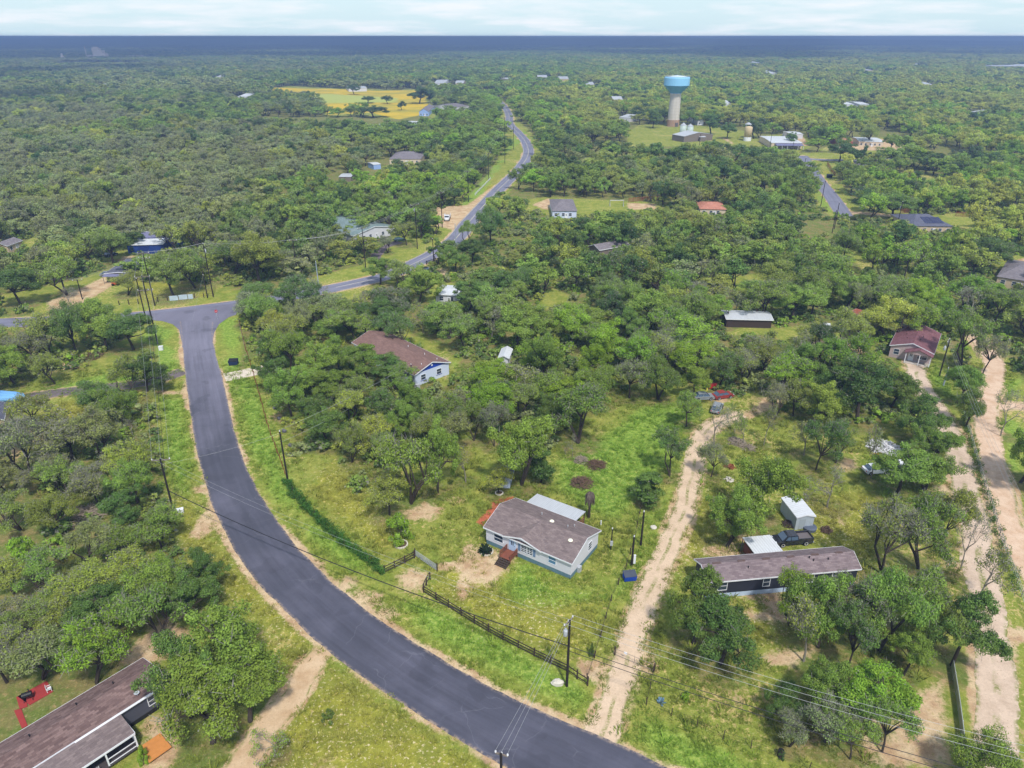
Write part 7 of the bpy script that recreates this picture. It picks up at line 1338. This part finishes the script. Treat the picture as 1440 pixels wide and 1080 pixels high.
small("blue_tarp_cart", "blue tarped load by the trees left of the black car", "cart", 139, 345, [("load", MB().blob((0, 0, 1.0), (2.2, 1.2, .7), 10, .15, 5), paint("blue_tarp", lin(112, 164, 214))), ("cart_bed", MB().box(-2, 2, -1, 1, .5, .7), black_p)] + [("wheel", MB().tube([(x_, y_ - .1, .35), (x_, y_ + .1, .35)], .35, 12), tyre) for x_ in (-1, 1) for y_ in (-1.1, 1.1)], .3)
small("red_crate", "small bright red board beside the rubbish heap on the right lawn", "crate", 1235, 641, [("crate", MB().box(-.6, .6, -.3, .3, 0, .5), red_p)], .3); small("red_trailer_box", "bright red box behind the old cars by the track", "box", 1002, 546, [("box_body", MB().box(-1.0, 1.0, -.5, .5, .2, 1.0), red_p)], .1); small("yellow_post", "thin yellow marker post left of the bright red box", "post", 994, 549, [("stake", MB().box(-.12, .12, -.12, .12, 0, 1.6), paint("yellow", lin(220, 208, 90), .6))]); small("swing_set", "grey metal swing frame in the bare sandy yard", "swing", 867, 290, [("frame_pole", MB().tube([(-3, -1, 0), (-3, 0, 2.6), (3, 0, 2.6), (3, -1, 0)], .12, 5), steel), ("frame_leg", MB().tube([(-3, 1.5, 0), (-3, 0, 2.6)], .12, 5).tube([(3, 1.5, 0), (3, 0, 2.6)], .12, 5), steel)])
for px_, py_, k in ((387, 575, "uppermost"), (393, 590, "second from the top"), (400, 608, "third from the top"), (409, 628, "lowest")): small("lawn_ornament", f"{k} of four dark stumps inside the rusty post fence", "stump", px_, py_, [("stump", MB().blob((0, 0, .3), (.45, .35, .4), 9, .2, int(px_)), paint("stump", lin(96, 96, 100), .9, .3, 3))])
for k, (px_, py_) in enumerate(((238, 505),)): pass
# ------------------------------------------------------------------ unseen cloud deck added for its shadow on the far plain and left wood
cm_, ct_, cb_s = new_mat("shadow_cloud_white"); cb_s.inputs["Base Color"].default_value = (.9, .9, .92, 1); cb_s.inputs["Roughness"].default_value = 1.0
CA = 1300.0; shx, shy = -sin(SUN_AZ) * CA / tan(SUN_EL), -cos(SUN_AZ) * CA / tan(SUN_EL); cr_ = np.random.default_rng(17)
def shadow_deck(name, label, pts, r0, r1):
    m = MB()
    for k, (x_, y_) in enumerate(pts):
        q_ = cr_.uniform(r0, r1); m.blob((x_ - shx, y_ - shy, CA + cr_.uniform(-30, 60)), (q_ * cr_.uniform(.9, 1.3), q_, q_ * .35), 8, .16, k)
    o = m.build(name, cm_, smooth=True); tag(o, label, kind="stuff")
x_, y_ = hexgrid(-9000, 9000, 2700, 9800, 430, cr_); sd_r = x_ / y_; k = (np.abs(x_) < .85 * y_ + 300) & (cr_.random(len(x_)) > np.where(sd_r > .22, .42, .14)) & (cr_.random(len(x_)) < np.clip((y_ - 2300) / 2000, 0, 1)) & (cr_.random(len(x_)) < np.clip((10600 - y_) / 3500, 0, 1)); shadow_deck("shadow_clouds", "unseen broken cloud deck added to shade the far plain", np.c_[x_[k], y_[k]], 280, 380)
x_, y_ = hexgrid(-1700, 0, 900, 1900, 190, cr_); k = (x_ < -.36 * y_) & (x_ > -.85 * y_ - 150) & (cr_.random(len(x_)) < .30); shadow_deck("shadow_clouds", "unseen broken cloud added to shade the left wood", np.c_[x_[k], y_[k]], 75, 125)
# ------------------------------------------------------------------ air between here and the far plain
hm = bpy.data.materials.new("haze_air"); hm.use_nodes = True; t = hm.node_tree; t.nodes.clear(); o_ = t.nodes.new("ShaderNodeOutputMaterial"); pv_ = t.nodes.new("ShaderNodeVolumePrincipled"); pv_.inputs["Color"].default_value = (.40, .58, 1.0, 1); pv_.inputs["Density"].default_value = 0.00033; pv_.inputs["Anisotropy"].default_value = 0.2; t.links.new(pv_.outputs[0], o_.inputs[1])
hz_ = MB().box(-40000, 40000, -300, 27500, -1.3, 70.0).build("haze", hm); hz_["kind"] = "stuff"; hz_["label"] = "thin blue air over the whole plain"
